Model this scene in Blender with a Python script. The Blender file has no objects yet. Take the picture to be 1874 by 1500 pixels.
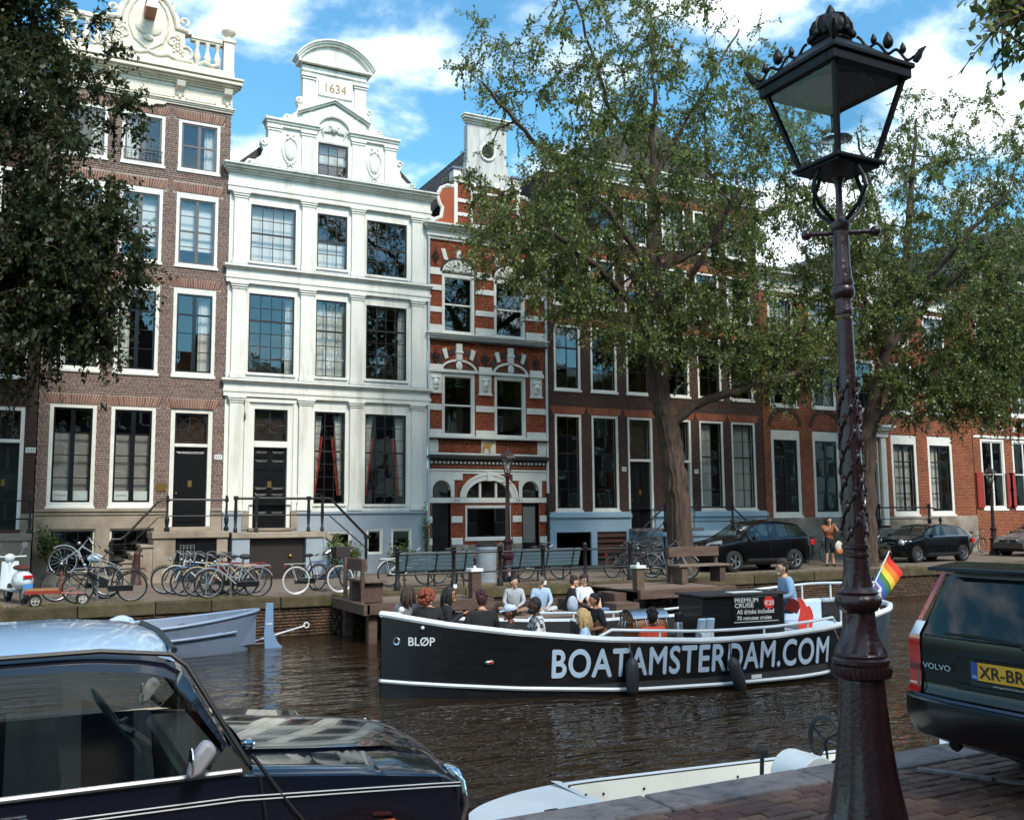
import bpy, bmesh, math, random
import numpy as np
from mathutils import Matrix, Vector
from math import radians, sin, cos, pi

random.seed(7); RNG = np.random.default_rng(7)
SC = bpy.context.scene
COL = SC.collection

# ------------------------------------------------------------------ camera
def cam_axes(yaw, pitch, roll):
    f = Vector((sin(yaw)*cos(pitch), cos(yaw)*cos(pitch), sin(pitch)))
    r = Vector((cos(yaw), -sin(yaw), 0)); u = r.cross(f)
    c, s = cos(roll), sin(roll)
    return c*r+s*u, -s*r+c*u, f
_r, _u, _f = cam_axes(radians(27.146), radians(6.305), radians(-0.469))
cd = bpy.data.cameras.new('camera'); cam = bpy.data.objects.new('camera', cd); COL.objects.link(cam)
cd.sensor_width = 36.0; cd.lens = 36.0*1750/1874; cd.clip_start = 0.05; cd.clip_end = 5000
cam.matrix_world = Matrix(((_r.x, _u.x, -_f.x, 0), (_r.y, _u.y, -_f.y, 0), (_r.z, _u.z, -_f.z, 1.78), (0, 0, 0, 1)))
SC.camera = cam

# ------------------------------------------------------------------ sky, sun, exposure
SUN_DIR = Vector((0.10, -0.72, 0.74)).normalized()      # towards the sun: high, behind the viewer's right shoulder
SUN_EL = math.asin(SUN_DIR.z); SUN_AZ = math.atan2(SUN_DIR.x, SUN_DIR.y)
w = bpy.data.worlds.new('World'); SC.world = w; w.use_nodes = True
nt = w.node_tree; nt.nodes.clear()
def N(t, typ, **kw):
    n = t.nodes.new(typ)
    for k, v in kw.items(): setattr(n, k, v)
    return n
out = N(nt, 'ShaderNodeOutputWorld'); bg = N(nt, 'ShaderNodeBackground'); bg.inputs[1].default_value = 0.138
sky = N(nt, 'ShaderNodeTexSky'); sky.sky_type = 'NISHITA'; sky.sun_disc = False
sky.sun_elevation = SUN_EL; sky.sun_rotation = SUN_AZ; sky.air_density = 1.0; sky.dust_density = 0.2; sky.ozone_density = 1.6
tc = N(nt, 'ShaderNodeTexCoord'); sep = N(nt, 'ShaderNodeSeparateXYZ')
nt.links.new(tc.outputs['Generated'], sep.inputs[0])
def WM(op, a, b=None, c=None):
    n = N(nt, 'ShaderNodeMath', operation=op)
    for i, v in enumerate((a, b, c)):
        if v is None: continue
        if isinstance(v, (int, float)): n.inputs[i].default_value = v
        else: nt.links.new(v, n.inputs[i])
    return n.outputs[0]
den = WM('ADD', WM('MAXIMUM', sep.outputs[2], 0.0), 0.22)
comb = N(nt, 'ShaderNodeCombineXYZ')
nt.links.new(WM('DIVIDE', sep.outputs[0], den), comb.inputs[0]); nt.links.new(WM('DIVIDE', sep.outputs[1], den), comb.inputs[1])
comb.inputs[2].default_value = 33.8
n1 = N(nt, 'ShaderNodeTexNoise'); n1.inputs['Scale'].default_value = 2.6; n1.inputs['Detail'].default_value = 8; n1.inputs['Roughness'].default_value = 0.55; n1.inputs['Distortion'].default_value = 0.15
nt.links.new(comb.outputs[0], n1.inputs['Vector'])
cr = N(nt, 'ShaderNodeValToRGB'); cr.color_ramp.elements[0].position = 0.475; cr.color_ramp.elements[1].position = 0.64
cr.color_ramp.interpolation = 'EASE'
nt.links.new(n1.outputs[0], cr.inputs[0])
n2 = N(nt, 'ShaderNodeTexNoise'); n2.inputs['Scale'].default_value = 6.0; n2.inputs['Detail'].default_value = 5
nt.links.new(comb.outputs[0], n2.inputs['Vector'])
cc = N(nt, 'ShaderNodeMix', data_type='RGBA'); cc.inputs[6].default_value = (7.2, 8.2, 9.2, 1); cc.inputs[7].default_value = (9.6, 9.7, 9.6, 1)
nt.links.new(n2.outputs[0], cc.inputs[0])
mx = N(nt, 'ShaderNodeMix', data_type='RGBA')
nt.links.new(WM('MULTIPLY', cr.outputs[0], 0.92), mx.inputs[0]); SKT = N(nt, 'ShaderNodeMix', data_type='RGBA', blend_type='MULTIPLY'); SKT.inputs[0].default_value = 1.0; SKT.inputs[7].default_value = (0.62, 1.10, 1.13, 1); nt.links.new(sky.outputs[0], SKT.inputs[6]); nt.links.new(SKT.outputs[2], mx.inputs[6]); nt.links.new(cc.outputs[2], mx.inputs[7])
nt.links.new(mx.outputs[2], bg.inputs[0]); nt.links.new(bg.outputs[0], out.inputs[0])
sl = bpy.data.lights.new('sun', 'SUN'); sl.energy = 2.45; sl.angle = radians(13); sl.color = (1.0, 0.94, 0.85)
so = bpy.data.objects.new('sun', sl); COL.objects.link(so); so.rotation_euler = SUN_DIR.to_track_quat('Z', 'Y').to_euler(); so.location = (0, 0, 60)
SC.view_settings.view_transform = 'Standard'; SC.view_settings.look = 'None'; SC.view_settings.exposure = 0.75
SC.cycles.use_adaptive_sampling = True; SC.cycles.adaptive_threshold = 0.025; SC.cycles.max_bounces = 6; SC.cycles.diffuse_bounces = 2; SC.cycles.glossy_bounces = 3; SC.cycles.transmission_bounces = 3; SC.cycles.transparent_max_bounces = 8; SC.cycles.caustics_reflective = False; SC.cycles.caustics_refractive = False
SC.view_settings.gamma = 1.0; SC.view_settings.use_curve_mapping = False

# ------------------------------------------------------------------ materials
def lin(r, g, b):
    f = lambda c: (c/255/12.92 if c/255 <= 0.04045 else ((c/255+0.055)/1.055)**2.4)
    return (f(r), f(g), f(b))
MATS = {}
def mat(name, col, rough=0.6, metal=0.0, var=0.15, vs=3.0, bump=0.0, bs=30.0, coat=0.0, island=0.0, spec=0.5, col2=None, c2s=1.5, c2t=(0.5, 0.7), stretch=None, trans=0.0):
    """procedural principled material: noise-varied colour, optional second colour in patches, bump, per-piece variation"""
    if name in MATS: return MATS[name]
    m = bpy.data.materials.new(name); MATS[name] = m; m.use_nodes = True; t = m.node_tree
    b = t.nodes['Principled BSDF']; L = t.links.new
    b.inputs['Roughness'].default_value = rough; b.inputs['Metallic'].default_value = metal
    b.inputs['Specular IOR Level'].default_value = spec
    if coat: b.inputs['Coat Weight'].default_value = coat; b.inputs['Coat Roughness'].default_value = 0.03
    c4 = (*col, 1)
    tcn = N(t, 'ShaderNodeTexCoord'); vec = tcn.outputs['Object']
    if stretch:
        mp = N(t, 'ShaderNodeMapping'); mp.inputs['Scale'].default_value = stretch; L(vec, mp.inputs[0]); vec = mp.outputs[0]
    cur = None
    if col2 is not None:
        n = N(t, 'ShaderNodeTexNoise'); n.inputs['Scale'].default_value = c2s; n.inputs['Detail'].default_value = 7; n.inputs['Roughness'].default_value = 0.65
        L(vec, n.inputs['Vector'])
        r = N(t, 'ShaderNodeValToRGB'); r.color_ramp.elements[0].position = c2t[0]; r.color_ramp.elements[1].position = c2t[1]
        L(n.outputs[0], r.inputs[0])
        mx = N(t, 'ShaderNodeMix', data_type='RGBA'); mx.inputs[6].default_value = c4; mx.inputs[7].default_value = (*col2, 1); L(r.outputs[0], mx.inputs[0]); cur = mx.outputs[2]
    if var or island:
        h = N(t, 'ShaderNodeHueSaturation'); h.inputs['Color'].default_value = c4
        if cur: L(cur, h.inputs['Color'])
        val = None
        if var:
            n = N(t, 'ShaderNodeTexNoise'); n.inputs['Scale'].default_value = vs; n.inputs['Detail'].default_value = 6; n.inputs['Roughness'].default_value = 0.6; L(vec, n.inputs['Vector'])
            mr = N(t, 'ShaderNodeMapRange'); mr.inputs[1].default_value = 0.25; mr.inputs[2].default_value = 0.75; mr.inputs[3].default_value = 1-var; mr.inputs[4].default_value = 1+var
            L(n.outputs[0], mr.inputs[0]); val = mr.outputs[0]
        if island:
            g = N(t, 'ShaderNodeNewGeometry'); mr = N(t, 'ShaderNodeMapRange'); mr.inputs[3].default_value = 1-island; mr.inputs[4].default_value = 1+island
            oi = N(t, 'ShaderNodeObjectInfo'); ad = N(t, 'ShaderNodeMath', operation='ADD'); L(g.outputs['Random Per Island'], ad.inputs[0]); L(oi.outputs['Random'], ad.inputs[1])
            fr = N(t, 'ShaderNodeMath', operation='FRACT'); L(ad.outputs[0], fr.inputs[0])
            L(fr.outputs[0], mr.inputs[0])
            if val:
                mu = N(t, 'ShaderNodeMath', operation='MULTIPLY'); L(val, mu.inputs[0]); L(mr.outputs[0], mu.inputs[1]); val = mu.outputs[0]
            else: val = mr.outputs[0]
            h2 = N(t, 'ShaderNodeMapRange'); h2.inputs[3].default_value = 0.5-island*0.05; h2.inputs[4].default_value = 0.5+island*0.05; L(fr.outputs[0], h2.inputs[0]); L(h2.outputs[0], h.inputs['Hue'])
        L(val, h.inputs['Value']); cur = h.outputs[0]
    if cur: L(cur, b.inputs['Base Color'])
    else: b.inputs['Base Color'].default_value = c4
    if bump:
        n = N(t, 'ShaderNodeTexNoise'); n.inputs['Scale'].default_value = bs; n.inputs['Detail'].default_value = 5; L(vec, n.inputs['Vector'])
        bp = N(t, 'ShaderNodeBump'); bp.inputs['Strength'].default_value = bump; bp.inputs['Distance'].default_value = 0.02; L(n.outputs[0], bp.inputs['Height']); L(bp.outputs[0], b.inputs['Normal'])
        rr = N(t, 'ShaderNodeMapRange'); rr.inputs[3].default_value = max(0, rough-0.12); rr.inputs[4].default_value = min(1, rough+0.12); L(n.outputs[0], rr.inputs[0]); L(rr.outputs[0], b.inputs['Roughness'])
    return m
def glassmat(name, tint, refl=0.08, rough=0.0, bump=0.0, bs=3.0):
    if name in MATS: return MATS[name]
    m = bpy.data.materials.new(name); MATS[name] = m; m.use_nodes = True; t = m.node_tree; t.nodes.clear(); L = t.links.new
    o = N(t, 'ShaderNodeOutputMaterial'); mx = N(t, 'ShaderNodeMixShader'); tr = N(t, 'ShaderNodeBsdfTransparent'); gl = N(t, 'ShaderNodeBsdfGlossy')
    tr.inputs[0].default_value = (*tint, 1); gl.inputs[0].default_value = (1, 1, 1, 1); gl.inputs['Roughness'].default_value = rough
    lw = N(t, 'ShaderNodeLayerWeight'); lw.inputs[0].default_value = 0.5
    pw = N(t, 'ShaderNodeMath', operation='POWER'); pw.inputs[1].default_value = 5.0; L(lw.outputs['Facing'], pw.inputs[0])
    ad = N(t, 'ShaderNodeMath', operation='MULTIPLY_ADD'); ad.use_clamp = True; ad.inputs[1].default_value = 0.65; ad.inputs[2].default_value = 0.04+refl; L(pw.outputs[0], ad.inputs[0])
    L(ad.outputs[0], mx.inputs[0]); L(tr.outputs[0], mx.inputs[1]); L(gl.outputs[0], mx.inputs[2]); L(mx.outputs[0], o.inputs[0])
    if bump:
        tcn = N(t, 'ShaderNodeTexCoord'); n = N(t, 'ShaderNodeTexNoise'); n.inputs['Scale'].default_value = bs; n.inputs['Detail'].default_value = 1; L(tcn.outputs['Object'], n.inputs['Vector'])
        bp = N(t, 'ShaderNodeBump'); bp.inputs['Strength'].default_value = bump; bp.inputs['Distance'].default_value = 0.01; L(n.outputs[0], bp.inputs['Height']); L(bp.outputs[0], gl.inputs['Normal'])
    return m

# ------------------------------------------------------------------ mesh helpers
class MB:
    def __init__(s): s.v = []; s.f = []; s.m = []
    def add(s, V, F, mi=0, T=None):
        o = len(s.v)
        if T is not None: V = [T @ Vector(p) for p in V]
        s.v.extend(tuple(p) for p in V)
        for f in F: s.f.append(tuple(i+o for i in f)); s.m.append(mi)
        return s
    def box(s, x0, x1, y0, y1, z0, z1, mi=0, T=None):
        V = [(x0,y0,z0),(x1,y0,z0),(x1,y1,z0),(x0,y1,z0),(x0,y0,z1),(x1,y0,z1),(x1,y1,z1),(x0,y1,z1)]
        return s.add(V, [(0,3,2,1),(4,5,6,7),(0,1,5,4),(1,2,6,5),(2,3,7,6),(3,0,4,7)], mi, T)
    def tube(s, P, r, n=6, mi=0, T=None, caps=True):
        P = [Vector(p) for p in P]; k = len(P)
        R = r if isinstance(r, (list, tuple)) else [r]*k
        V = []; F = []; a = None
        for i, p in enumerate(P):
            d = (P[min(i+1, k-1)]-P[max(i-1, 0)])
            if d.length < 1e-9: d = Vector((0, 0, 1))
            d.normalize()
            if a is None:
                a = d.cross(Vector((0, 0, 1)))
                if a.length < 1e-3: a = d.cross(Vector((1, 0, 0)))
            else: a = a-d*a.dot(d)
            if a.length < 1e-6: a = d.orthogonal()
            a.normalize(); b = d.cross(a)
            for j in range(n):
                t = 2*pi*j/n; V.append(p+R[i]*(cos(t)*a+sin(t)*b))
        for i in range(k-1):
            for j in range(n):
                j2 = (j+1) % n; F.append((i*n+j, i*n+j2, (i+1)*n+j2, (i+1)*n+j))
        if caps: F.append(tuple(range(n-1, -1, -1))); F.append(tuple((k-1)*n+j for j in range(n)))
        return s.add(V, F, mi, T)
    def cyl(s, p, q, r0, r1=None, n=10, mi=0, T=None): return s.tube([p, q], [r0, r0 if r1 is None else r1], n, mi, T)
    def ring(s, c, R, r, axis='y', n=24, m=6, mi=0, T=None, a0=0, a1=2*pi):
        full = abs(a1-a0-2*pi) < 1e-6; V = []; F = []; K = n if full else n+1
        for i in range(K):
            t = a0+(a1-a0)*i/n
            for j in range(m):
                p = 2*pi*j/m; q = R+r*cos(p); h = r*sin(p)
                V.append({'y': (c[0]+q*cos(t), c[1]+h, c[2]+q*sin(t)), 'z': (c[0]+q*cos(t), c[1]+q*sin(t), c[2]+h), 'x': (c[0]+h, c[1]+q*cos(t), c[2]+q*sin(t))}[axis])
        for i in range(n):
            i2 = (i+1) % K
            for j in range(m): F.append((i*m+j, i*m+(j+1) % m, i2*m+(j+1) % m, i2*m+j))
        return s.add(V, F, mi, T)
    def lathe(s, prof, n=16, c=(0, 0, 0), mi=0, T=None, wob=None, a0=0.0, caps=True):
        V = []; F = []; k = len(prof)
        for i, (r, z) in enumerate(prof):
            for j in range(n):
                t = a0+2*pi*j/n; q = r if wob is None else wob(r, z, t)
                V.append((c[0]+q*cos(t), c[1]+q*sin(t), c[2]+z))
        for i in range(k-1):
            for j in range(n): F.append((i*n+j, i*n+(j+1) % n, (i+1)*n+(j+1) % n, (i+1)*n+j))
        if caps: F.append(tuple(range(n-1, -1, -1))); F.append(tuple((k-1)*n+j for j in range(n)))
        return s.add(V, F, mi, T)
    def prism(s, poly, a, b, axis='y', mi=0, T=None):
        n = len(poly)
        mk = {'y': lambda u, v, w: (u, w, v), 'x': lambda u, v, w: (w, u, v), 'z': lambda u, v, w: (u, v, w)}[axis]
        V = [mk(u, v, a) for u, v in poly]+[mk(u, v, b) for u, v in poly]
        F = [tuple(range(n)), tuple(range(2*n-1, n-1, -1))]+[(i, i+n, (i+1) % n+n, (i+1) % n) for i in range(n)]
        return s.add(V, F, mi, T)
    def grid(s, G, mi=0, T=None, closed=False):
        a = len(G); b = len(G[0]); V = [p for r in G for p in r]; F = []
        for i in range(a-1):
            for j in range(b if closed else b-1): F.append((i*b+j, i*b+(j+1) % b, (i+1)*b+(j+1) % b, (i+1)*b+j))
        return s.add(V, F, mi, T)
    def ell(s, c, rx, ry, rz, n=12, m=8, mi=0, T=None, fn=None):
        V = []; F = []
        for i in range(m+1):
            p = -pi/2+pi*i/m
            for j in range(n):
                t = 2*pi*j/n; d = Vector((cos(p)*cos(t), cos(p)*sin(t), sin(p)))
                q = Vector((d.x*rx, d.y*ry, d.z*rz))
                if fn: q = fn(q, d)
                V.append((c[0]+q.x, c[1]+q.y, c[2]+q.z))
        for i in range(m):
            for j in range(n): F.append((i*n+j, i*n+(j+1) % n, (i+1)*n+(j+1) % n, (i+1)*n+j))
        return s.add(V, F, mi, T)
    def mesh(s, name, smooth=False, ang=0.7):
        me = bpy.data.meshes.new(name); me.from_pydata(s.v, [], s.f)
        if any(s.m): me.polygons.foreach_set('material_index', s.m)
        if smooth: me.shade_smooth(); me.set_sharp_from_angle(angle=ang)
        me.update(); return me
    def build(s, name, m, parent=None, smooth=False, ang=0.7, world=False, bevel=0.0, subd=0, kind=None):
        return link(name, s.mesh(name, smooth, ang), m, parent, world, bevel, subd, kind)
def link(name, me, m, parent=None, world=False, bevel=0.0, subd=0, kind=None):
    o = bpy.data.objects.new(name, me); COL.objects.link(o)
    if m is not None and not me.materials:
        for x in (m if isinstance(m, (list, tuple)) else [m]): me.materials.append(x)
    if parent is not None:
        o.parent = parent
        if world: o.matrix_parent_inverse = wmat(parent).inverted()
    if bevel: b = o.modifiers.new('bevel', 'BEVEL'); b.width = bevel; b.segments = 2; b.limit_method = 'ANGLE'; b.angle_limit = 0.6
    if subd: b = o.modifiers.new('subdivision', 'SUBSURF'); b.levels = subd; b.render_levels = subd
    if kind: o['kind'] = kind
    return o
def wmat(o):
    m = Matrix.LocRotScale(o.location, o.rotation_euler, o.scale)
    return m if o.parent is None else wmat(o.parent) @ o.matrix_parent_inverse @ m
def tag(o, label, cat, group=None):
    o['label'] = label; o['category'] = cat
    if group: o['group'] = group
    return o
def thing(name, label, cat, loc=(0, 0, 0), rz=0.0, group=None):
    o = bpy.data.objects.new(name, None); COL.objects.link(o); o.empty_display_size = 0.2
    o.location = loc; o.rotation_euler = (0, 0, rz)
    return tag(o, label, cat, group)
def struct(o): o['kind'] = 'structure'; return o
def copy_tree(o, parent=None):
    c = o.copy(); COL.objects.link(c)
    if parent is not None: c.parent = parent
    for ch in list(KIDS(o)): copy_tree(ch, c)
    return c
def KIDS(o): return [x for x in o.children]
def paint(o, m):
    for sl_ in o.material_slots[:1]: sl_.link = 'OBJECT'; sl_.material = m
def arr_mesh(name, V, F, smooth=False):
    """mesh from numpy arrays of verts (n,3) and quads (k,4)"""
    me = bpy.data.meshes.new(name); V = np.asarray(V, np.float32); F = np.asarray(F, np.int32); k = F.shape[1]
    me.vertices.add(len(V)); me.vertices.foreach_set('co', V.ravel())
    me.loops.add(F.size); me.loops.foreach_set('vertex_index', F.ravel())
    me.polygons.add(len(F)); me.polygons.foreach_set('loop_start', np.arange(0, F.size, k, dtype=np.int32))
    me.update(calc_edges=True); 
    if smooth: me.shade_smooth()
    return me
def text_mesh(s, size=1.0, bold=0.0, space=1.0):
    c = bpy.data.curves.new('lettering', 'FONT'); c.body = s; c.size = size; c.offset = bold; c.space_character = space; c.align_x = 'LEFT'; c.resolution_u = 4
    o = bpy.data.objects.new('lettering', c); me = bpy.data.meshes.new_from_object(o)
    bm = bmesh.new(); bm.from_mesh(me); bmesh.ops.triangulate(bm, faces=bm.faces[:], ngon_method='EAR_CLIP'); bm.to_mesh(me); bm.free()
    bpy.data.objects.remove(o); bpy.data.curves.remove(c); return me
def lettering(name, s, m, parent, width=None, height=None, T=None, fn=None, bold=0.0, extr=0.0, world=False, space=1.0):
    """flat or extruded writing fitted to width/height with its lower-left corner at the origin, then moved by T or fn"""
    me = text_mesh(s, 1.0, 0.0, space); co = np.zeros(len(me.vertices)*3); me.vertices.foreach_get('co', co); co = co.reshape(-1, 3)
    mn = co.min(0); mxv = co.max(0); w_, h_ = mxv[0]-mn[0], mxv[1]-mn[1]
    sx = width/w_ if width else height/h_; sy = height/h_ if height else sx; F = [tuple(p.vertices) for p in me.polygons]; bpy.data.meshes.remove(me); B_ = MB()
    for k, (dx, dy) in enumerate(((0, 0),) if not bold else ((0, 0), (bold, 0), (-bold, 0), (0, bold), (0, -bold))):     # overlaid strokes thicken the letters
        V = []
        for c in co:
            u, v = (c[0]-mn[0]+dx)*sx, (c[1]-mn[1]+dy)*sy; V.append(Vector(fn(u, v))+Vector((0, -.0008*k, 0)) if fn else (T if T is not None else Matrix()) @ Vector((u, v, .0006*k)))
        B_.add(V, F)
    me = B_.mesh(name)
    me.name = name; me.update()
    return link(name, me, m, parent, world)
def Tm(loc, rx=0, ry=0, rz=0, sc=(1, 1, 1)):
    from mathutils import Euler
    return Matrix.LocRotScale(Vector(loc), Euler((rx, ry, rz)), Vector(sc))
FACE = lambda x, y, z: Matrix(((1, 0, 0, x), (0, 0, -1, y), (0, 1, 0, z), (0, 0, 0, 1)))   # text plane facing -Y
def bricks(x0, x1, z0, z1, holes, Y, name, m, parent, L=0.21, H=0.056, J=0.014, dep=0.008, world=True, ztop=None, seed=1):
    """real courses of bricks with recessed joints on a wall facing -Y, leaving the holes open"""
    rg = np.random.default_rng(seed); A = []
    nz = int((z1-z0)/(H+J))
    for k in range(nz):
        a = z0+k*(H+J); b = a+H; hd = k % 2
        ln = (L if not hd else (L-J)/2); off = -(L+J)*(0.25 if not hd else 0.125)*(1 if (k//2) % 2 else 3)
        iv = [(x0, x1)]
        for (hx0, hx1, hz0, hz1) in holes:
            if b > hz0 and a < hz1:
                nv = []
                for (p, q) in iv:
                    if hx1 <= p or hx0 >= q: nv.append((p, q)); continue
                    if hx0 > p: nv.append((p, hx0))
                    if hx1 < q: nv.append((hx1, q))
                iv = nv
        if ztop is not None:
            lim = ztop((a+b)/2)
            iv = [(max(p, lim[0]), min(q, lim[1])) for p, q in iv if min(q, lim[1])-max(p, lim[0]) > 0.03]
        st = ln+J
        for (p, q) in iv:
            i0 = math.floor((p-x0-off)/st); i1 = math.ceil((q-x0-off)/st)
            s = x0+off+np.arange(i0, i1)*st; e = s+ln
            s = np.maximum(s, p); e = np.minimum(e, q); ok = e-s > 0.02
            for u, v in zip(s[ok], e[ok]): A.append((u, v, a, b))
    A = np.array(A); n = len(A); d = dep*(0.5+0.7*rg.random(n)); jz = rg.normal(0, 0.0015, n)
    yf = Y-d; yb = np.full(n, Y+0.004)
    u, v, a, b = A[:, 0], A[:, 1], A[:, 2]+jz, A[:, 3]+jz
    P = np.stack([np.stack([u, yf, a], 1), np.stack([v, yf, a], 1), np.stack([v, yf, b], 1), np.stack([u, yf, b], 1),
                  np.stack([u, yb, a], 1), np.stack([v, yb, a], 1), np.stack([v, yb, b], 1), np.stack([u, yb, b], 1)], 1).reshape(-1, 3)
    base = (np.arange(n)*8)[:, None, None]
    F = (base+np.array([[0,1,2,3],[0,4,5,1],[3,2,6,7],[0,3,7,4],[1,5,6,2]])[None]).reshape(-1, 4)
    return link(name, arr_mesh(name, P, F), m, parent, world, kind='stuff')
# ================================================================== the setting
ST = -0.10; WZ = -1.0; YF = 31.2; YQ = 22.85
M_street = mat('far_street_clinker', lin(118, 104, 92), 0.85, var=0.25, vs=1.2, bump=0.5, bs=14, col2=lin(92, 84, 58), c2s=0.6, c2t=(0.48, 0.7))
M_paver = mat('paver_clinker', lin(104, 76, 66), 0.75, var=0.35, vs=9, bump=0.5, bs=60, island=0.35, col2=lin(70, 60, 56), c2s=4, c2t=(0.5, 0.75))
M_joint = mat('paver_joint', lin(58, 50, 44), 0.95, var=0.3, vs=12, bump=0.5, bs=80)
M_gran = mat('kerb_granite', lin(128, 120, 118), 0.7, var=0.28, vs=6, bump=0.6, bs=70, island=0.12, col2=lin(92, 78, 74), c2s=9, c2t=(0.5, 0.68))
M_moss = mat('mossy_kerb_stone', lin(84, 73, 52), 0.9, var=0.35, vs=3, bump=0.7, bs=18, island=0.15, col2=lin(66, 60, 30), c2s=2.4, c2t=(0.42, 0.62))
M_qbrick = mat('quay_brick', lin(86, 64, 46), 0.85, var=0.45, vs=1.4, bump=0.5, bs=25, island=0.22, col2=lin(52, 46, 30), c2s=1.3, c2t=(0.45, 0.65))
M_mortar = mat('mortar', lin(140, 128, 112), 0.95, var=0.25, vs=6)
M_mortar_d = mat('mortar_dark', lin(84, 74, 62), 0.95, var=0.3, vs=3, col2=lin(44, 40, 26), c2s=1.2)

def sheet(name, x0, x1, y0, y1, z, m, nx=1, ny=1):
    b = MB(); b.grid([[(x0+(x1-x0)*i/nx, y0+(y1-y0)*j/ny, z) for i in range(nx+1)] for j in range(ny+1)])
    return struct(b.build(name, m))
# bed under everything, reaching the horizon
M_bed = mat('ground_earth', lin(86, 78, 66), 0.95, var=0.3, vs=0.2)
sheet('ground', -2500, 2500, -2500, 2500, -3.2, M_bed)
sheet('far_street', -60, 140, YQ+0.3, YF+12, ST, M_street)
# canal water
def watermat():
    m = bpy.data.materials.new('canal_water'); m.use_nodes = True; t = m.node_tree; b = t.nodes['Principled BSDF']; L = t.links.new
    b.inputs['Base Color'].default_value = (*lin(42, 31, 19), 1); b.inputs['Roughness'].default_value = 0.035; b.inputs['IOR'].default_value = 1.4
    b.inputs['Specular IOR Level'].default_value = 0.5
    tcn = N(t, 'ShaderNodeTexCoord'); hs = []
    for sc, sx, sy, det, wgt in ((1.0, 0.75, 2.5, 2, 1.0), (1.0, 2.6, 7.0, 2, 0.34), (1.0, 0.25, 0.5, 2, 1.2)):
        mp = N(t, 'ShaderNodeMapping'); mp.inputs['Scale'].default_value = (sx, sy, 1); mp.inputs['Rotation'].default_value = (0, 0, 0.28); L(tcn.outputs['Object'], mp.inputs[0])
        n = N(t, 'ShaderNodeTexNoise'); n.inputs['Scale'].default_value = sc; n.inputs['Detail'].default_value = det; n.inputs['Distortion'].default_value = 0.5; L(mp.outputs[0], n.inputs['Vector'])
        mu = N(t, 'ShaderNodeMath', operation='MULTIPLY'); mu.inputs[1].default_value = wgt; L(n.outputs[0], mu.inputs[0]); hs.append(mu.outputs[0])
    ad = N(t, 'ShaderNodeMath', operation='ADD'); L(hs[0], ad.inputs[0]); L(hs[1], ad.inputs[1])
    a2 = N(t, 'ShaderNodeMath', operation='ADD'); L(ad.outputs[0], a2.inputs[0]); L(hs[2], a2.inputs[1])
    bp = N(t, 'ShaderNodeBump'); bp.inputs['Strength'].default_value = 1.0; bp.inputs['Distance'].default_value = 0.085; L(a2.outputs[0], bp.inputs['Height']); L(bp.outputs[0], b.inputs['Normal'])
    MATS['water'] = m; return m
sheet('canal_water', -120, 260, 5.0, YQ+0.5, WZ, watermat())

# far quay wall: real brick courses, mossy capping stones
qw = thing('quay_wall', 'mossy brown brick quay wall along the far bank of the canal', 'quay wall', (0, YQ+0.02, WZ))
b = MB(); b.box(-60, 140, YQ+0.06, YQ+0.6, -2.2, -0.34); b.build('wall_core', M_mortar_d, qw, world=True)
bricks(-6, 44, -1.15, -0.34, [], YQ+0.06, 'brick_courses', M_qbrick, qw, L=0.22, H=0.06, J=0.012, dep=0.03, seed=3)
rr = random.Random(5); x = -14.0
while x < 62:
    ln = rr.uniform(1.1, 1.6); b = MB(); j = rr.uniform(-0.012, 0.012)
    b.box(x, x+ln-0.015, YQ-0.03+j, YQ+0.34, -0.34, ST+0.03+rr.uniform(-0.01, 0.012)); b.build('capping_stone', M_moss, qw, world=True, bevel=0.025); x += ln

# near quay: retaining wall, granite kerb stones, clinker pavement
M_near = mat('near_street_clinker', lin(84, 62, 56), 0.8, var=0.3, vs=2, bump=0.5, bs=20)
pv = MB(); pv.grid([[(-60+200*i/1, -9.5+14.4*j/1, -0.022) for i in range(2)] for j in range(2)])
near = struct(pv.build('near_pavement', M_joint))
nk = thing('quay_kerb', 'grey granite kerb edging the near quay above the white boat', 'kerb', (2.0, 5.1, 0.0))
b = MB(); b.box(-60, 140, 4.95, 5.2, -2.5, -0.16); b.build('retaining_wall', M_mortar_d, nk, world=True)
x = -9.3
while x < 30:
    ln = rr.uniform(1.25, 1.9); b = MB(); dz = rr.uniform(-0.006, 0.008)
    b.box(x, x+ln-0.012, 4.93+rr.uniform(-0.006, 0.006), 5.27+rr.uniform(-0.008, 0.008), -0.16, 0.012+dz); b.build('kerb_stone', M_gran, nk, world=True, bevel=0.018); x += ln
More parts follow.
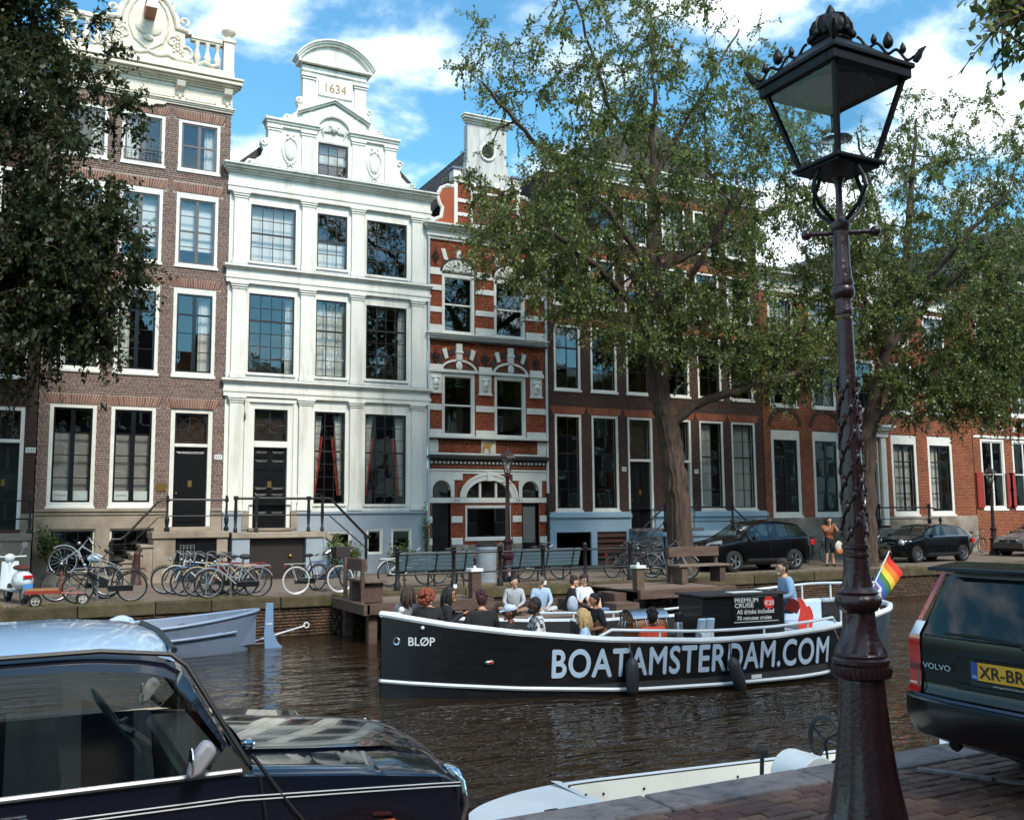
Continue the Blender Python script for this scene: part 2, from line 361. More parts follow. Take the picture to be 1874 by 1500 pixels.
def pavers():
    L, Wd, J = 0.2, 0.085, 0.007; A = []
    rows = int((4.92-(-1.2))/(Wd+J)); rg = random.Random(11)
    for r in range(rows):
        y1 = 4.915-r*(Wd+J); y0 = y1-Wd; off = (r % 2)*(L+J)/2
        for i in range(int(-3/(L+J)), int(14/(L+J))): A.append((i*(L+J)+off, y0))
    cen = [(abs(a[0]-4.1)*0.75+abs(a[1]-4.55)*1.25, a) for a in A]; cen.sort()
    proto = MB(); e = 0.008
    V = [(0,0,-.03),(L,0,-.03),(L,Wd,-.03),(0,Wd,-.03),(0,0,-e),(L,0,-e),(L,Wd,-e),(0,Wd,-e),(e,e,0),(L-e,e,0),(L-e,Wd-e,0),(e,Wd-e,0)]
    F = [(0,1,5,4),(1,2,6,5),(2,3,7,6),(3,0,4,7),(4,5,9,8),(5,6,10,9),(6,7,11,10),(7,4,8,11),(8,9,10,11)]
    me = proto.add(V, F).mesh('paving_brick'); me.materials.append(M_paver)
    for k, (_, (x_, y_)) in enumerate(cen[:300]):
        o = link('paving_brick', me, None, near); o.location = (x_+rg.uniform(-.003, .003), y_+rg.uniform(-.003, .003), rg.uniform(-.005, .004)); o.rotation_euler = (rg.uniform(-.02, .02), rg.uniform(-.012, .012), rg.uniform(-.02, .02))
    R_ = np.array([a for _, a in cen[300:]]); n = len(R_); P = np.array(V)[None]+np.zeros((n, 1, 3)); P[:, :, 0] += R_[:, 0:1]; P[:, :, 1] += R_[:, 1:2]; P[:, :, 2] += RNG.uniform(-.005, .004, (n, 1))
    F2 = (np.arange(n)*12)[:, None, None]+np.array(F)[None]
    link('paving_bricks', arr_mesh('paving_bricks', P.reshape(-1, 3), F2.reshape(-1, 4)), M_paver, near, kind='stuff')
pavers()
# row of pale edging stones between parking strip and quay edge
b0 = Vector((5.62, 4.86, 0)); b1 = Vector((6.35, 3.55, 0)); es = thing('edging_strip', 'thin pale edging stones set in the pavement behind the dark estate car', 'edging', b0)
for k in range(3):
    p = b0.lerp(b1, k/3+0.01); q = b0.lerp(b1, (k+1)/3-0.01); d = (q-p).normalized(); nrm = Vector((-d.y, d.x, 0))*0.035
    b = MB(); b.add([p-nrm, q-nrm, q+nrm, p+nrm]+[c+Vector((0, 0, 0.02)) for c in (p-nrm, q-nrm, q+nrm, p+nrm)], [(4,5,6,7),(0,1,5,4),(1,2,6,5),(2,3,7,6),(3,0,4,7)])
    b.build('edging_stone', M_gran, es, world=True)
# ================================================================== canal houses
M_white = mat('white_house_paint', lin(232, 230, 219), 0.5, var=0.06, vs=1.5, bump=0.06, bs=8, col2=lin(186, 178, 158), c2s=1.1, c2t=(0.5, 0.78), stretch=(2.2, 2.2, .3))
M_trim = mat('white_trim_paint', lin(228, 225, 214), 0.45, var=0.1, vs=3)
M_cream = mat('cream_attic_paint', lin(226, 214, 194), 0.55, var=0.1, vs=2, bump=0.1, bs=12, col2=lin(196, 168, 134), c2s=2.2, c2t=(0.56, 0.8))
M_br1 = mat('brick_brown_pink', lin(124, 101, 92), 0.85, var=0.25, vs=0.9, bump=0.3, bs=60, island=0.16)
M_br0 = mat('brick_dark_brown', lin(66, 50, 44), 0.85, var=0.3, vs=1, bump=0.3, bs=60, island=0.18)
M_br3 = mat('brick_orange_red', lin(160, 78, 46), 0.8, var=0.22, vs=1.5, bump=0.25, bs=60, island=0.14)
M_br4 = mat('brick_deep_brown', lin(74, 54, 46), 0.85, var=0.28, vs=0.8, bump=0.3, bs=60, island=0.16)
M_br5 = mat('brick_rust', lin(158, 92, 62), 0.85, var=0.3, vs=0.8, bump=0.3, bs=60, island=0.15)
M_mo1 = mat('mortar_pale', lin(172, 156, 142), 0.95, var=0.2, vs=4)
M_mo3 = mat('mortar_brown', lin(96, 66, 52), 0.95, var=0.2, vs=4)
M_stone = mat('plinth_sandstone', lin(158, 144, 126), 0.85, var=0.22, vs=2.5, bump=0.35, bs=35, col2=lin(120, 104, 88), c2s=1.1, c2t=(0.45, 0.75))
M_stone5 = mat('plinth_grey_stone', lin(150, 140, 124), 0.85, var=0.3, vs=1.5, bump=0.35, bs=25, col2=lin(98, 86, 72), c2s=1.6, c2t=(0.45, 0.7))
M_blue2 = mat('plinth_blue_grey_paint', lin(152, 162, 170), 0.6, var=0.1, vs=2, bump=0.08, bs=12)
M_blue4 = mat('plinth_light_blue_paint', lin(158, 184, 200), 0.5, var=0.1, vs=2, bump=0.08, bs=12)
M_sash = mat('dark_sash_paint', lin(44, 34, 30), 0.35, var=0.1)
M_sashg = mat('grey_sash_paint', lin(92, 86, 84), 0.4, var=0.1)
M_black = mat('black_gloss_paint', lin(20, 20, 21), 0.25, var=0.15, vs=3, coat=0.3)
M_iron = mat('black_iron', lin(22, 20, 20), 0.45, var=0.2, bump=0.15, bs=40)
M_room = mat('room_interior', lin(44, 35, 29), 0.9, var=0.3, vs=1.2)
M_curt = mat('sheer_curtain', lin(205, 205, 198), 0.9, var=0.08, vs=2)
M_red_c = mat('red_curtain_lining', lin(172, 62, 46), 0.9, var=0.15)
M_blind = mat('roller_blind', lin(212, 216, 214), 0.9, var=0.05)
M_screen = mat('window_gauze', lin(140, 136, 132), 0.9, var=0.12, vs=4)
M_tile = mat('dark_roof_tile', lin(64, 56, 52), 0.75, var=0.25, vs=1.5, island=0.25, bump=0.3, bs=20)
M_lead = mat('lead_sheet', lin(112, 118, 134), 0.45, var=0.2, vs=1.5, metal=0.2)
M_brass = mat('brass', lin(190, 150, 84), 0.3, metal=0.9, var=0.1)
M_text = mat('dark_lettering', lin(40, 38, 36), 0.7, var=0)
M_num = mat('number_plate_enamel', lin(228, 230, 226), 0.35, var=0.04)
M_glass = glassmat('window_glass', (0.97, 0.98, 0.97), 0.02, 0.0, 0.05, 2.5)
M_ochre = mat('ochre_relief', lin(196, 142, 62), 0.6, var=0.1)
M_shut = mat('red_shutter_paint', lin(150, 44, 32), 0.5, var=0.12, vs=3)
M_pipe = mat('pale_downpipe', lin(196, 204, 206), 0.5, var=0.08)
_p = MB(); _p.box(0, 1, -0.003, 0.003, 0, 1); PANE = _p.mesh('pane'); PANE.materials.append(M_glass)
PR = random.Random(31)

def wave(mb, x0, x1, z0, z1, y, amp=0.03, wl=0.11, x0b=None, x1b=None, nz=4):
    x0b = x0 if x0b is None else x0b; x1b = x1 if x1b is None else x1b
    n = max(6, int((x1-x0)/wl*5)); G = []
    for j in range(nz+1):
        t = j/nz; a = x0b+(x0-x0b)*t; b_ = x1b+(x1-x1b)*t
        G.append([(a+(b_-a)*i/n, y+amp*sin(i/n*(x1-x0)/wl*2*pi)+0.01*sin(i*1.7), z0+(z1-z0)*t) for i in range(n+1)])
    mb.grid(G)

class House:
    def __init__(s, name, label, x0, x1, ztop, Y=YF, cat='house'):
        s.x0, s.x1, s.zt, s.Y = x0, x1, ztop, Y; s.holes = []; s.o = thing(name, label, cat, ((x0+x1)/2, Y, ST))
    def part(s, name, m, boxes, bevel=0.0, parent=None, smooth=False):
        b = MB()
        for (x0, x1, y0, y1, z0, z1) in boxes: b.box(x0, x1, s.Y+y0, s.Y+y1, z0, z1)
        return b.build(name, m, parent or s.o, smooth, world=True, bevel=bevel)
    def parts(s, name, m, boxes, bevel=0.0):
        for q in boxes: s.part(name, m, [q], bevel)
    def mesh(s, name, b, m, smooth=False, ang=0.7, bevel=0, parent=None): return b.build(name, m, parent or s.o, smooth, ang, world=True, bevel=bevel)
    def steps(s, name, m, x0, x1, z, st, bevel=0.012):
        """moulding: stacked courses (projection, height) from z upwards, returned at both ends"""
        B = []
        for pr, h in st: B.append((x0-pr*0.6, x1+pr*0.6, -pr, 0.05, z, z+h)); z += h
        return s.part(name, m, B, bevel)
    def window(s, x0, x1, z0, z1, nx, nz, fw=0.1, ft=None, fb=None, frame=None, sash=None, bar=0.024, sb=0.055, split=(), yo=0.05, curt=None, sill=0.06, room=None, arch=0.0, name='window', mull=None):
        frame = frame or M_trim; sash = sash or M_sash; ft = fw if ft is None else ft; fb = fw if fb is None else fb; Y = s.Y
        s.holes.append((x0, x1, z0, z1))
        W = MB(); ix0, ix1, iz0, iz1 = x0+fw, x1-fw, z0+fb, z1-ft
        W.box(x0, ix0, Y+yo-0.04, Y+0.2, z0, z1); W.box(ix1, x1, Y+yo-0.04, Y+0.2, z0, z1); W.box(ix0, ix1, Y+yo-0.04, Y+0.2, iz1, z1); W.box(ix0, ix1, Y+yo-0.04, Y+0.2, z0, iz0)
        if sill: W.box(x0-0.03, x1+0.03, Y-0.05, Y+0.1, z0-0.05, z0+sill-0.02)
        wo = s.mesh(name, W, frame, bevel=0.008)
        S = MB(); ya, yb = Y+yo+0.0, Y+yo+0.05
        S.box(ix0, ix0+sb, ya, yb, iz0, iz1); S.box(ix1-sb, ix1, ya, yb, iz0, iz1); S.box(ix0+sb, ix1-sb, ya, yb, iz0, iz0+sb); S.box(ix0+sb, ix1-sb, ya, yb, iz1-sb, iz1)
        gx0, gx1, gz0, gz1 = ix0+sb, ix1-sb, iz0+sb, iz1-sb
        zs = [gz0+(gz1-gz0)*k/nz for k in range(nz+1)]; xs = [gx0+(gx1-gx0)*k/nx for k in range(nx+1)]
        bx = [bar]*(nx+1); bz = [bar]*(nz+1)
        for k in split: bz[k] = 0.06
        if mull is not None and nx % 2 == 0: bx[nx//2] = mull
        for k in range(1, nx): S.box(xs[k]-bx[k]/2, xs[k]+bx[k]/2, ya+0.006, yb-0.004, gz0, gz1)
        for k in range(1, nz): S.box(gx0, gx1, ya+(0.008 if bz[k] < 0.05 else 0.001), yb-0.006, zs[k]-bz[k]/2, zs[k]+bz[k]/2)
        s.mesh('sash', S, sash, parent=wo)
        for i in range(nx):
            for k in range(nz):
                p = link('pane', PANE, None, wo, world=True)
                a = xs[i]+(bx[i]/2 if i else 0); b_ = xs[i+1]-(bx[i+1]/2 if i+1 < nx else 0); c = zs[k]+(bz[k]/2 if k else 0); d = zs[k+1]-(bz[k+1]/2 if k+1 < nz else 0)
                p.location = (a, Y+yo+0.03, c); p.scale = (b_-a, 1, d-c); p.rotation_euler = (PR.uniform(-.006, .006), 0, PR.uniform(-.006, .006))
        Rm = MB(); X0, X1, A, B_, C, D = ix0-0.3, ix1+0.3, Y+0.21, Y+2.2, iz0-0.3, iz1+0.25
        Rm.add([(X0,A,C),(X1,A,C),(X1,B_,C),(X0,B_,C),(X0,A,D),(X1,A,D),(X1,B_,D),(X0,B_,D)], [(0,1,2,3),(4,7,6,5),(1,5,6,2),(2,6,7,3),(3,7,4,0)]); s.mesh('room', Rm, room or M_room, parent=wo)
        yc = Y+0.3
        if curt:
            k = curt[0]; gh = gz1-gz0; gw = gx1-gx0
            if k == 'full': cb = MB(); wave(cb, gx0-.05, gx1+.05, gz0-.05, gz1, yc, 0.028, 0.13); s.mesh('curtain', cb, M_curt, True, parent=wo)
            if k == 'left': cb = MB(); wave(cb, gx0-.05, gx0+curt[1]*gw, gz0-.05, gz1, yc, 0.028, 0.12); s.mesh('curtain', cb, M_curt, True, parent=wo)
            if k in ('right', 'sides'): cb = MB(); wave(cb, gx1-curt[1]*gw, gx1+.05, gz0-.05, gz1, yc, 0.028, 0.12); s.mesh('curtain', cb, M_curt, True, parent=wo)
            if k == 'sides': cb = MB(); wave(cb, gx0-.05, gx0+curt[1]*gw, gz0-.05, gz1, yc, 0.028, 0.12); s.mesh('curtain', cb, M_curt, True, parent=wo)
            if k == 'tied':
                zt = gz0+gh*0.98; zm = gz0+gh*0.08
                for sg, xe in ((1, gx0), (-1, gx1)):
                    wt = gw*curt[1]; wb = gw*0.05
                    p, q = (xe-.03, xe+sg*wt) if sg > 0 else (xe-wt, xe+.03); pb, qb = (xe-.03, xe+wb) if sg > 0 else (xe-wb, xe+.03)
                    cb = MB(); wave(cb, p, q, zm, zt, yc, 0.022, 0.07, pb, qb, 8); s.mesh('curtain', cb, M_curt, True, parent=wo)
                    cb = MB(); e = 0.06
                    p, q, pb, qb = (xe+wt-e, xe+wt+e, xe+wb-e, xe+wb+e) if sg > 0 else (xe-wt-e, xe-wt+e, xe-wb-e, xe-wb+e)
                    wave(cb, p, q, zm, gz0+gh*0.75, yc+0.06, 0.012, 0.07, pb, qb, 6); s.mesh('curtain_lining', cb, M_red_c, True, parent=wo)
            if k == 'blind': cb = MB(); cb.box(gx0-.04, gx1+.04, yc, yc+0.01, gz0+gh*curt[1], gz0+gh*curt[2]); s.mesh('blind', cb, curt[3] if len(curt) > 3 else M_blind, parent=wo)
        return wo
    def door(s, x0, x1, z0, z1, zt, fw=0.11, panels=((0.08, 0.34), (0.42, 0.62), (0.68, 0.94)), cols=2, bars='x', frame=None, tr=0.1):
        """panelled door with fanlight above zt"""
        frame = frame or M_trim; Y = s.Y; s.holes.append((x0, x1, z0, z1)); W = MB(); yb = Y+0.28
        W.box(x0, x0+fw, Y+0.01, yb, z0, z1); W.box(x1-fw, x1, Y+0.01, yb, z0, z1); W.box(x0+fw, x1-fw, Y+0.01, yb, z1-fw, z1); W.box(x0+fw, x1-fw, Y+0.0, yb, zt, zt+tr)
        fo = s.mesh('door_frame', W, frame, bevel=0.01)
        a, b_ = x0+fw, x1-fw; D = MB(); D.box(a, b_, Y+0.14, Y+0.2, z0, zt); h = zt-z0; wd = (b_-a)/cols
        for (p, q) in panels:
            for c in range(cols):
                u, v = a+wd*c+0.07, a+wd*(c+1)-0.07; D.box(u, v, Y+0.118, Y+0.142, z0+h*p, z0+h*q); D.box(u+0.04, v-0.04, Y+0.106, Y+0.12, z0+h*p+0.04, z0+h*q-0.04)
        do = s.mesh('door', D, M_black, bevel=0.006)
        kn = MB(); kn.ell((a+0.1, Y+0.09, z0+h*0.42), .03, .03, .03, 8, 6); kn.box(a+(b_-a)*.44, a+(b_-a)*.56, Y+.098, Y+.118, z0+h*.5, z0+h*.58); s.mesh('door_fitting', kn, M_brass, True, parent=do)
        fz0, fz1 = zt+tr, z1-fw; F = MB(); F.box(a, a+.05, Y+.1, Y+.15, fz0, fz1); F.box(b_-.05, b_, Y+.1, Y+.15, fz0, fz1); F.box(a+.05, b_-.05, Y+.1, Y+.15, fz0, fz0+.05); F.box(a+.05, b_-.05, Y+.1, Y+.15, fz1-.05, fz1)
        cx, cz = (a+b_)/2, (fz0+fz1)/2; r = min(b_-a, fz1-fz0)*0.36
        if bars == 'x':
            F.ring((cx, Y+.115, cz), r, .013); F.tube([(a+.05, Y+.115, fz0+.05), (b_-.05, Y+.115, fz1-.05)], .012); F.tube([(a+.05, Y+.115, fz1-.05), (b_-.05, Y+.115, fz0+.05)], .012)
        if bars == 'o':
            F.ring((cx, Y+.115, cz), r*0.55, .016, n=4); F.tube([(a+.05, Y+.115, cz), (cx-r*.55, Y+.115, cz)], .01); F.tube([(cx+r*.55, Y+.115, cz), (b_-.05, Y+.115, cz)], .01)
        if bars == 'v':
            for t in (.3, .7): F.tube([(a+(b_-a)*t, Y+.115, fz0), (a+(b_-a)*(t+.06), Y+.115, fz1)], .012)
        s.mesh('fanlight', F, M_sash, parent=fo)
        p = link('pane', PANE, None, fo, world=True); p.location = (a+.05, Y+.13, fz0+.05); p.scale = (b_-a-.1, 1, fz1-fz0-.1)
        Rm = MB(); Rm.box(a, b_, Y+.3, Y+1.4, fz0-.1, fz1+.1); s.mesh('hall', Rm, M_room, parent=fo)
        return do
    def wall(s, m, z0, z1, dep=0.32, name='wall'):
        """front wall with the openings cut out and their reveals"""
        xs = sorted({s.x0, s.x1, *[h[0] for h in s.holes], *[h[1] for h in s.holes]}); zs = sorted({z0, z1, *[min(max(h[2], z0), z1) for h in s.holes], *[min(max(h[3], z0), z1) for h in s.holes]})
        xs = [x for x in xs if s.x0 <= x <= s.x1]; b = MB(); Y = s.Y
        for i in range(len(xs)-1):
            for k in range(len(zs)-1):
                cx, cz = (xs[i]+xs[i+1])/2, (zs[k]+zs[k+1])/2
                if any(h[0] < cx < h[1] and h[2] < cz < h[3] for h in s.holes): continue
                b.add([(xs[i], Y, zs[k]), (xs[i+1], Y, zs[k]), (xs[i+1], Y, zs[k+1]), (xs[i], Y, zs[k+1])], [(0, 1, 2, 3)])
        for (x0, x1, a, c) in s.holes:
            if c <= z0 or a >= z1: continue
            b.add([(x0,Y,a),(x1,Y,a),(x1,Y,c),(x0,Y,c),(x0,Y+dep,a),(x1,Y+dep,a),(x1,Y+dep,c),(x0,Y+dep,c)], [(0,4,5,1),(1,5,6,2),(2,6,7,3),(3,7,4,0)])
        return s.mesh(name, b, m)
    def shell(s, m, z1, dep=10.0, peak=0.0):
        Y = s.Y; a, c = s.x0+0.02, s.x1-0.02; b = MB(); mx_ = (a+c)/2
        b.add([(a,Y,-.1),(a,Y+dep,-.1),(a,Y+dep,z1),(a,Y,z1),(c,Y,-.1),(c,Y+dep,-.1),(c,Y+dep,z1),(c,Y,z1)], [(0,3,2,1),(4,5,6,7),(1,2,6,5)])
        s.mesh('side_wall', b, m)
        r = MB(); r.add([(a,Y+.25,z1),(c,Y+.25,z1),(c,Y+dep,z1),(a,Y+dep,z1),(mx_,Y+.3,z1+peak),(mx_,Y+dep,z1+peak)], [(0,4,5,3),(4,1,2,5),(0,1,4),(3,5,2)] if peak else [(0,1,2,3)])
        s.mesh('roof', r, M_tile)
    def arches(s, m, wins, h=0.3, single=True):
        """flat soldier arches: every brick on end a piece of its own"""
        if not single: b = MB()
        for (x0, x1, z0, z1) in wins:
            a, c = x0-0.09, x1+0.09; n = int((c-a)/0.068)
            for i in range(n):
                t = (i+.5)/n; w_ = (c-a)/n-0.017; xc = a+(c-a)*t; lean = (t-.5)*0.22
                V = []
                for yy in (s.Y-.016-PR.random()*.004, s.Y+.004):
                    for (dx, zz) in ((-w_/2, z1+.012), (w_/2, z1+.012), (w_/2+lean, z1+h), (-w_/2+lean, z1+h)): V.append((xc+dx, yy, zz))
                F = [(0,1,2,3),(0,4,5,1),(1,5,6,2),(2,6,7,3),(3,7,4,0)]
                if single: b = MB(); b.add(V, F); s.mesh('arch_brick', b, m)
                else: b.add(V, F)
        if not single: s.mesh('arch_bricks', b, m)['kind'] = 'stuff'
    def brickwork(s, m, z0, z1, extra=(), seed=1, ztop=None, x0=None, x1=None):
        hs = list(s.holes)+list(extra)
        return bricks(s.x0 if x0 is None else x0, s.x1 if x1 is None else x1, z0, z1, hs, s.Y, 'brick_courses', m, s.o, seed=seed, ztop=ztop)
def arch_holes(wins, h=0.31): return [(x0-0.12, x1+0.12, z1-.01, z1+h) for (x0, x1, z0, z1) in wins]
def plate(H, x, z, txt, wd=0.26, hh=0.15):
    p = H.part('number_plate', M_num, [(x, x+wd, -0.03, 0, z, z+hh)]); lettering('number', txt, M_text, p, width=wd*.8, height=hh*.6, T=FACE(x+wd*.1, H.Y-0.033, z+hh*.2), world=True)
def scroll_pts(cx, cz, r0, r1, a0, a1, n=18): return [(cx+(r0+(r1-r0)*i/n)*cos(a0+(a1-a0)*i/n), cz+(r0+(r1-r0)*i/n)*sin(a0+(a1-a0)*i/n)) for i in range(n+1)]

# ---------------------------------------------------------------- dark house at the left edge
H = House('dark_brick_house', 'dark brown brick house at the left edge behind the leafy tree', -7.5, 0.33, 14)
H.door(-0.98, 0.02, 1.5, 5.05, 4.0, bars='v'); plate(H, 0.07, 3.72, '235')
H.window(-0.98, 0.0, 5.9, 8.7, 3, 6, curt=('sides', .25), split=(3,)); H.window(-0.98, 0.0, 9.7, 12.2, 3, 5, curt=('full',))
for x_ in (-3.0, -5.0): H.window(x_, x_+1.1, 2.1, 5.1, 3, 6); H.window(x_, x_+1.1, 5.9, 8.7, 3, 6); H.window(x_, x_+1.1, 9.7, 12.2, 3, 5)
H.wall(M_mo3, -0.15, 14.0); H.brickwork(M_br0, 1.95, 14, x0=-2.0, seed=21); H.shell(M_br0, 14, peak=3)
H.parts('plinth', M_stone, [(H.x0, -0.98, -0.06, 0.02, -.1, 1.95), (0.02, H.x1-.003, -0.06, 0.02, -.1, 1.95)]); H.part('cornice', M_cream, [(H.x0, H.x1, -.2, .1, 14, 14.4)])
H.part('step', M_stone, [(-2.2, 0.32, -1.5, -.06, 1.2, 1.4)], .015); H.part('step_front', M_stone, [(-1.0, 0.3, -1.45, -.07, -.1, 1.19)], .01)
b = MB()
for z_ in (2.3, 1.8): b.tube([(-2.4, YF-1.42, z_), (0.3, YF-1.42, z_)], .024)
b.lathe([(.07, 1.4), (.07, 1.5), (.035, 1.55), (.06, 1.75), (.03, 1.85), (.03, 2.25), (.06, 2.3), (.03, 2.4)], 10, (.25, YF-1.42, 0)); H.mesh('railing', b, M_iron, True)

# ---------------------------------------------------------------- brown brick house with cream attic
H = House('brown_brick_house', 'tall brown brick house with ornate cream attic and balustrade beside the white house', 0.36, 5.66, 15.1)
X = [(0.66, 1.94), (2.34, 3.62), (4.03, 5.33)]
G1 = [(X[0][0], X[0][1], 2.12, 5.2), (X[1][0], X[1][1], 2.12, 5.2)]; F1 = [(a, c, 6.22, 9.06) for a, c in X]; S1 = [(a, c, 9.75, 12.17) for a, c in X]; T1 = [(a, c, 12.88, 14.58) for a, c in X]
for i, q in enumerate(G1):
    wo = H.window(*q, 2, 4, fw=.11, fb=.16, sash=M_black, mull=.13, curt=('blind', -.02, .74, M_screen), bar=.03)
    cb = MB(); 
    for (u, v) in ((q[0]+.17, q[0]+.57), (q[0]+.72, q[1]-.17)): cb.box(u, v, YF+.11, YF+.115, q[2]+.22, q[2]+.5)
    so_ = H.mesh('window_film', cb, M_blind, parent=wo); lettering('lettering', 'Oudezijds', M_text, wo, width=.3, T=FACE(q[0]+.22, YF+.105, q[2]+.33), world=True)
for i, q in enumerate(F1): H.window(*q, 2, 4, fw=.11, ft=.2, fb=.14, sash=M_black, mull=.11, split=(3,), curt=('right', .33) if i == 2 else ('left', .3) if i == 1 else ('sides', .2))
for i, q in enumerate(S1): H.window(*q, 2, 4, fw=.1, ft=.2, sash=M_sashg, mull=.1, split=(2,), curt=('blind', .22, 1.0))
for i, q in enumerate(T1): H.window(*q, 2, 2 if i == 2 else 1, fw=.1, ft=.1, sash=M_sashg, mull=.1, curt=('left', .42) if i == 1 else ('right', .3), split=(1,) if i == 2 else ())
dq = (X[2][0]+.02, X[2][1], 1.52, 5.2); H.door(*dq, 4.0, fw=.14, panels=((.06, .94),), cols=1, bars='x')
aw = G1+F1+S1+T1+[dq]; H.arches(mat('arch_brick_brown', lin(128, 88, 74), .85, var=.15, island=.3), aw, .3)
H.wall(M_mo1, 1.88, 15.1); H.brickwork(M_br1, 2.1, 15.1, arch_holes(aw), seed=4); H.shell(M_br1, 15.1, peak=2.5)
# stone plinth with basement windows
bw = [(0.76, 2.02, 0.2, 1.5), (2.42, 3.66, 0.2, 1.5)]
for q in bw:
    H.holes.append(q); wo = H.window(*q, 3, 3, fw=.06, sill=0, frame=M_cream, sash=M_iron, yo=.1); H.holes.pop()
H2h = H.holes[:]; H.holes = bw+[dq]; Yk = H.Y; H.Y = YF-.05; H.wall(M_stone, -0.12, 1.9, name='plinth', dep=.3); H.Y = Yk; H.holes = H2h
H.parts('plinth_moulding', M_stone, [(H.x0, dq[0], -.14, 0, 2.0, 2.1), (dq[1], H.x1, -.14, 0, 2.0, 2.1), (H.x0, dq[0], -.09, 0, 1.9, 2.0), (dq[1], H.x1, -.09, 0, 1.9, 2.0)], .015)
# stoop with five stone steps
H.part('stoop_landing', M_stone, [(3.45, 5.64, -1.45, -.05, 1.2, 1.4)], .02)
H.parts('stoop_wall', M_stone, [(3.5, 4.12, -1.38, -.06, -.1, 1.19), (5.3, 5.62, -1.38, -.06, -.1, 1.19)], .015)
H.part('door_sill', M_stone, [(dq[0]-.05, dq[1]+.02, -.25, .1, 1.4, 1.52)], .01)
for k in range(5):
    xa = 3.42-.27*(k+1); zt_ = 1.19-.215*(k+1)
    H.part('step', M_stone, [(xa, xa+.36, -1.45, -.1, zt_-.03, zt_+.05)], .012); H.part('step_riser', M_stone, [(xa+.06, xa+.34, -1.4, -.1, -.1, zt_-.032)])
b = MB(); gx0, gx1 = 4.14, 5.28; b.box(gx0, gx1, YF-1.3, YF-1.27, -.1, 1.18)
H.mesh('cellar_door', b, M_black)
b = MB()
for i in range(5): b.tube([(gx0+.12+.1*i, YF-1.33, .15), (gx0+.12+.1*i, YF-1.33, 1.0)], .009)
for z_ in (.2, .45, .7, .95):
    for i in range(4): b.ring((gx0+.17+.1*i, YF-1.33, z_), .045, .007, n=12, m=4)
H.mesh('cellar_grille', b, mat('grey_grille', lin(120, 122, 118), .5), True)
def newel(b, x, y, z, h=1.0, r=.045): b.lathe([(r*1.7, 0), (r*1.7, .1*h), (r*.9, .14*h), (r*1.5, .3*h), (r*1.6, .36*h), (r*.8, .45*h), (r*.75, .86*h), (r*1.4, .88*h), (r*1.4, .95*h), (r*.9, .97*h), (r*1.1, 1.02*h), (r*.2, 1.08*h)], 10, (x, y, z))
b = MB(); yr = YF-1.38
newel(b, 3.86, yr, 1.4); newel(b, 5.56, yr, 1.4); newel(b, 2.35, yr, .2, .9)
b.tube([(5.56, yr, 2.33), (3.86, yr, 2.33), (3.6, yr, 2.28), (2.75, yr, 1.3), (2.6, yr, 1.2), (2.35, yr, 1.2)], .034, 8); b.tube([(5.56, yr, 1.85), (3.86, yr, 1.85), (3.6, yr, 1.8), (2.9, yr, 1.05)], .018, 6)
H.mesh('stair_railing', b, M_iron, True)
# door number, brass plaque, wall anchor
plate(H, 5.4, 3.62, '237', .24, .16); H.part('brass_plaque', M_brass, [(3.69, 3.98, -.035, 0, 2.62, 2.85)])
b = MB(); b.tube([(2.05, YF-.04, 5.25), (2.2, YF-.04, 5.05)], .018); b.tube([(2.05, YF-.04, 5.05), (2.05, YF-.04, 5.28)], .015); b.tube([(2.2, YF-.04, 5.05), (2.2, YF-.04, 5.28)], .015); H.mesh('wall_anchor', b, M_iron)
b = MB(); q = T1[1]
for z_ in (13.35, 13.0): b.tube([(q[0]+.05, YF-.06, z_), (q[1]-.05, YF-.06, z_)], .014)
for i in range(11): b.tube([(q[0]+.08+i*.11, YF-.06, 13.0), (q[0]+.08+i*.11, YF-.06, 13.35)], .006, 4)
b.tube([(q[0]+.05, YF-.06, 13.17), (q[1]-.05, YF-.06, 13.17)], .006, 4); H.mesh('window_guard', b, M_iron)
# cream attic: frieze, brackets, cornice, balustrade, cartouche
xa, xb = H.x0-.02, H.x1+.02
H.part('frieze', M_cream, [(xa, xb, -.05, .3, 15.1, 15.75)], .01)
H.steps('architrave', M_cream, xa, xb, 15.02, [(.06, .06), (.1, .05), (.14, .04)]); H.steps('cornice', M_cream, xa, xb, 15.72, [(.12, .06), (.2, .05), (.3, .06), (.42, .09), (.36, .05), (.46, .07), (.3, .05)])
b = MB()
for (u, v) in ((.5, 1.85), (2.15, 3.85), (4.2, 5.15)):
    for (p0, p1, z0_, z1_) in ((u, v, 15.6, 15.63), (u, v, 15.24, 15.27), (u, u+.03, 15.24, 15.63), (v-.03, v, 15.24, 15.63)): b.box(p0, p1, YF-.075, YF-.04, z0_, z1_)
H.mesh('frieze_panels', b, M_cream)
for xc in (.4, 2.0, 4.02, 5.5):
    b = MB(); b.prism([(YF-.36, 15.72), (YF-.05, 15.72), (YF-.05, 15.3), (YF-.1, 15.34), (YF-.14, 15.46), (YF-.3, 15.56)], xc-.13, xc+.13, 'x'); b.ell((xc, YF-.12, 15.28), .05, .05, .07); H.mesh('cornice_bracket', b, M_cream, bevel=.01)
yb = YF-.12
H.part('balustrade_base', M_cream, [(xa, xb, -.3, .15, 16.15, 16.35)], .015)
for (u, v) in ((.34, 1.75), (4.3, 5.3)): H.part('balustrade_rail', M_cream, [(u, v, -.24, .06, 17.28, 17.42), (u, v, -.2, .02, 17.22, 17.28)], .012)
for xc in (.5, .85, 1.2, 1.52, 4.5, 4.82, 5.14):
    b = MB(); b.lathe([(.1, 16.35), (.1, 16.42), (.06, 16.46), (.12, 16.62), (.13, 16.72), (.07, 16.9), (.05, 17.02), (.08, 17.12), (.09, 17.22)], 10, (xc, yb, 0)); H.mesh('baluster', b, M_cream, True)
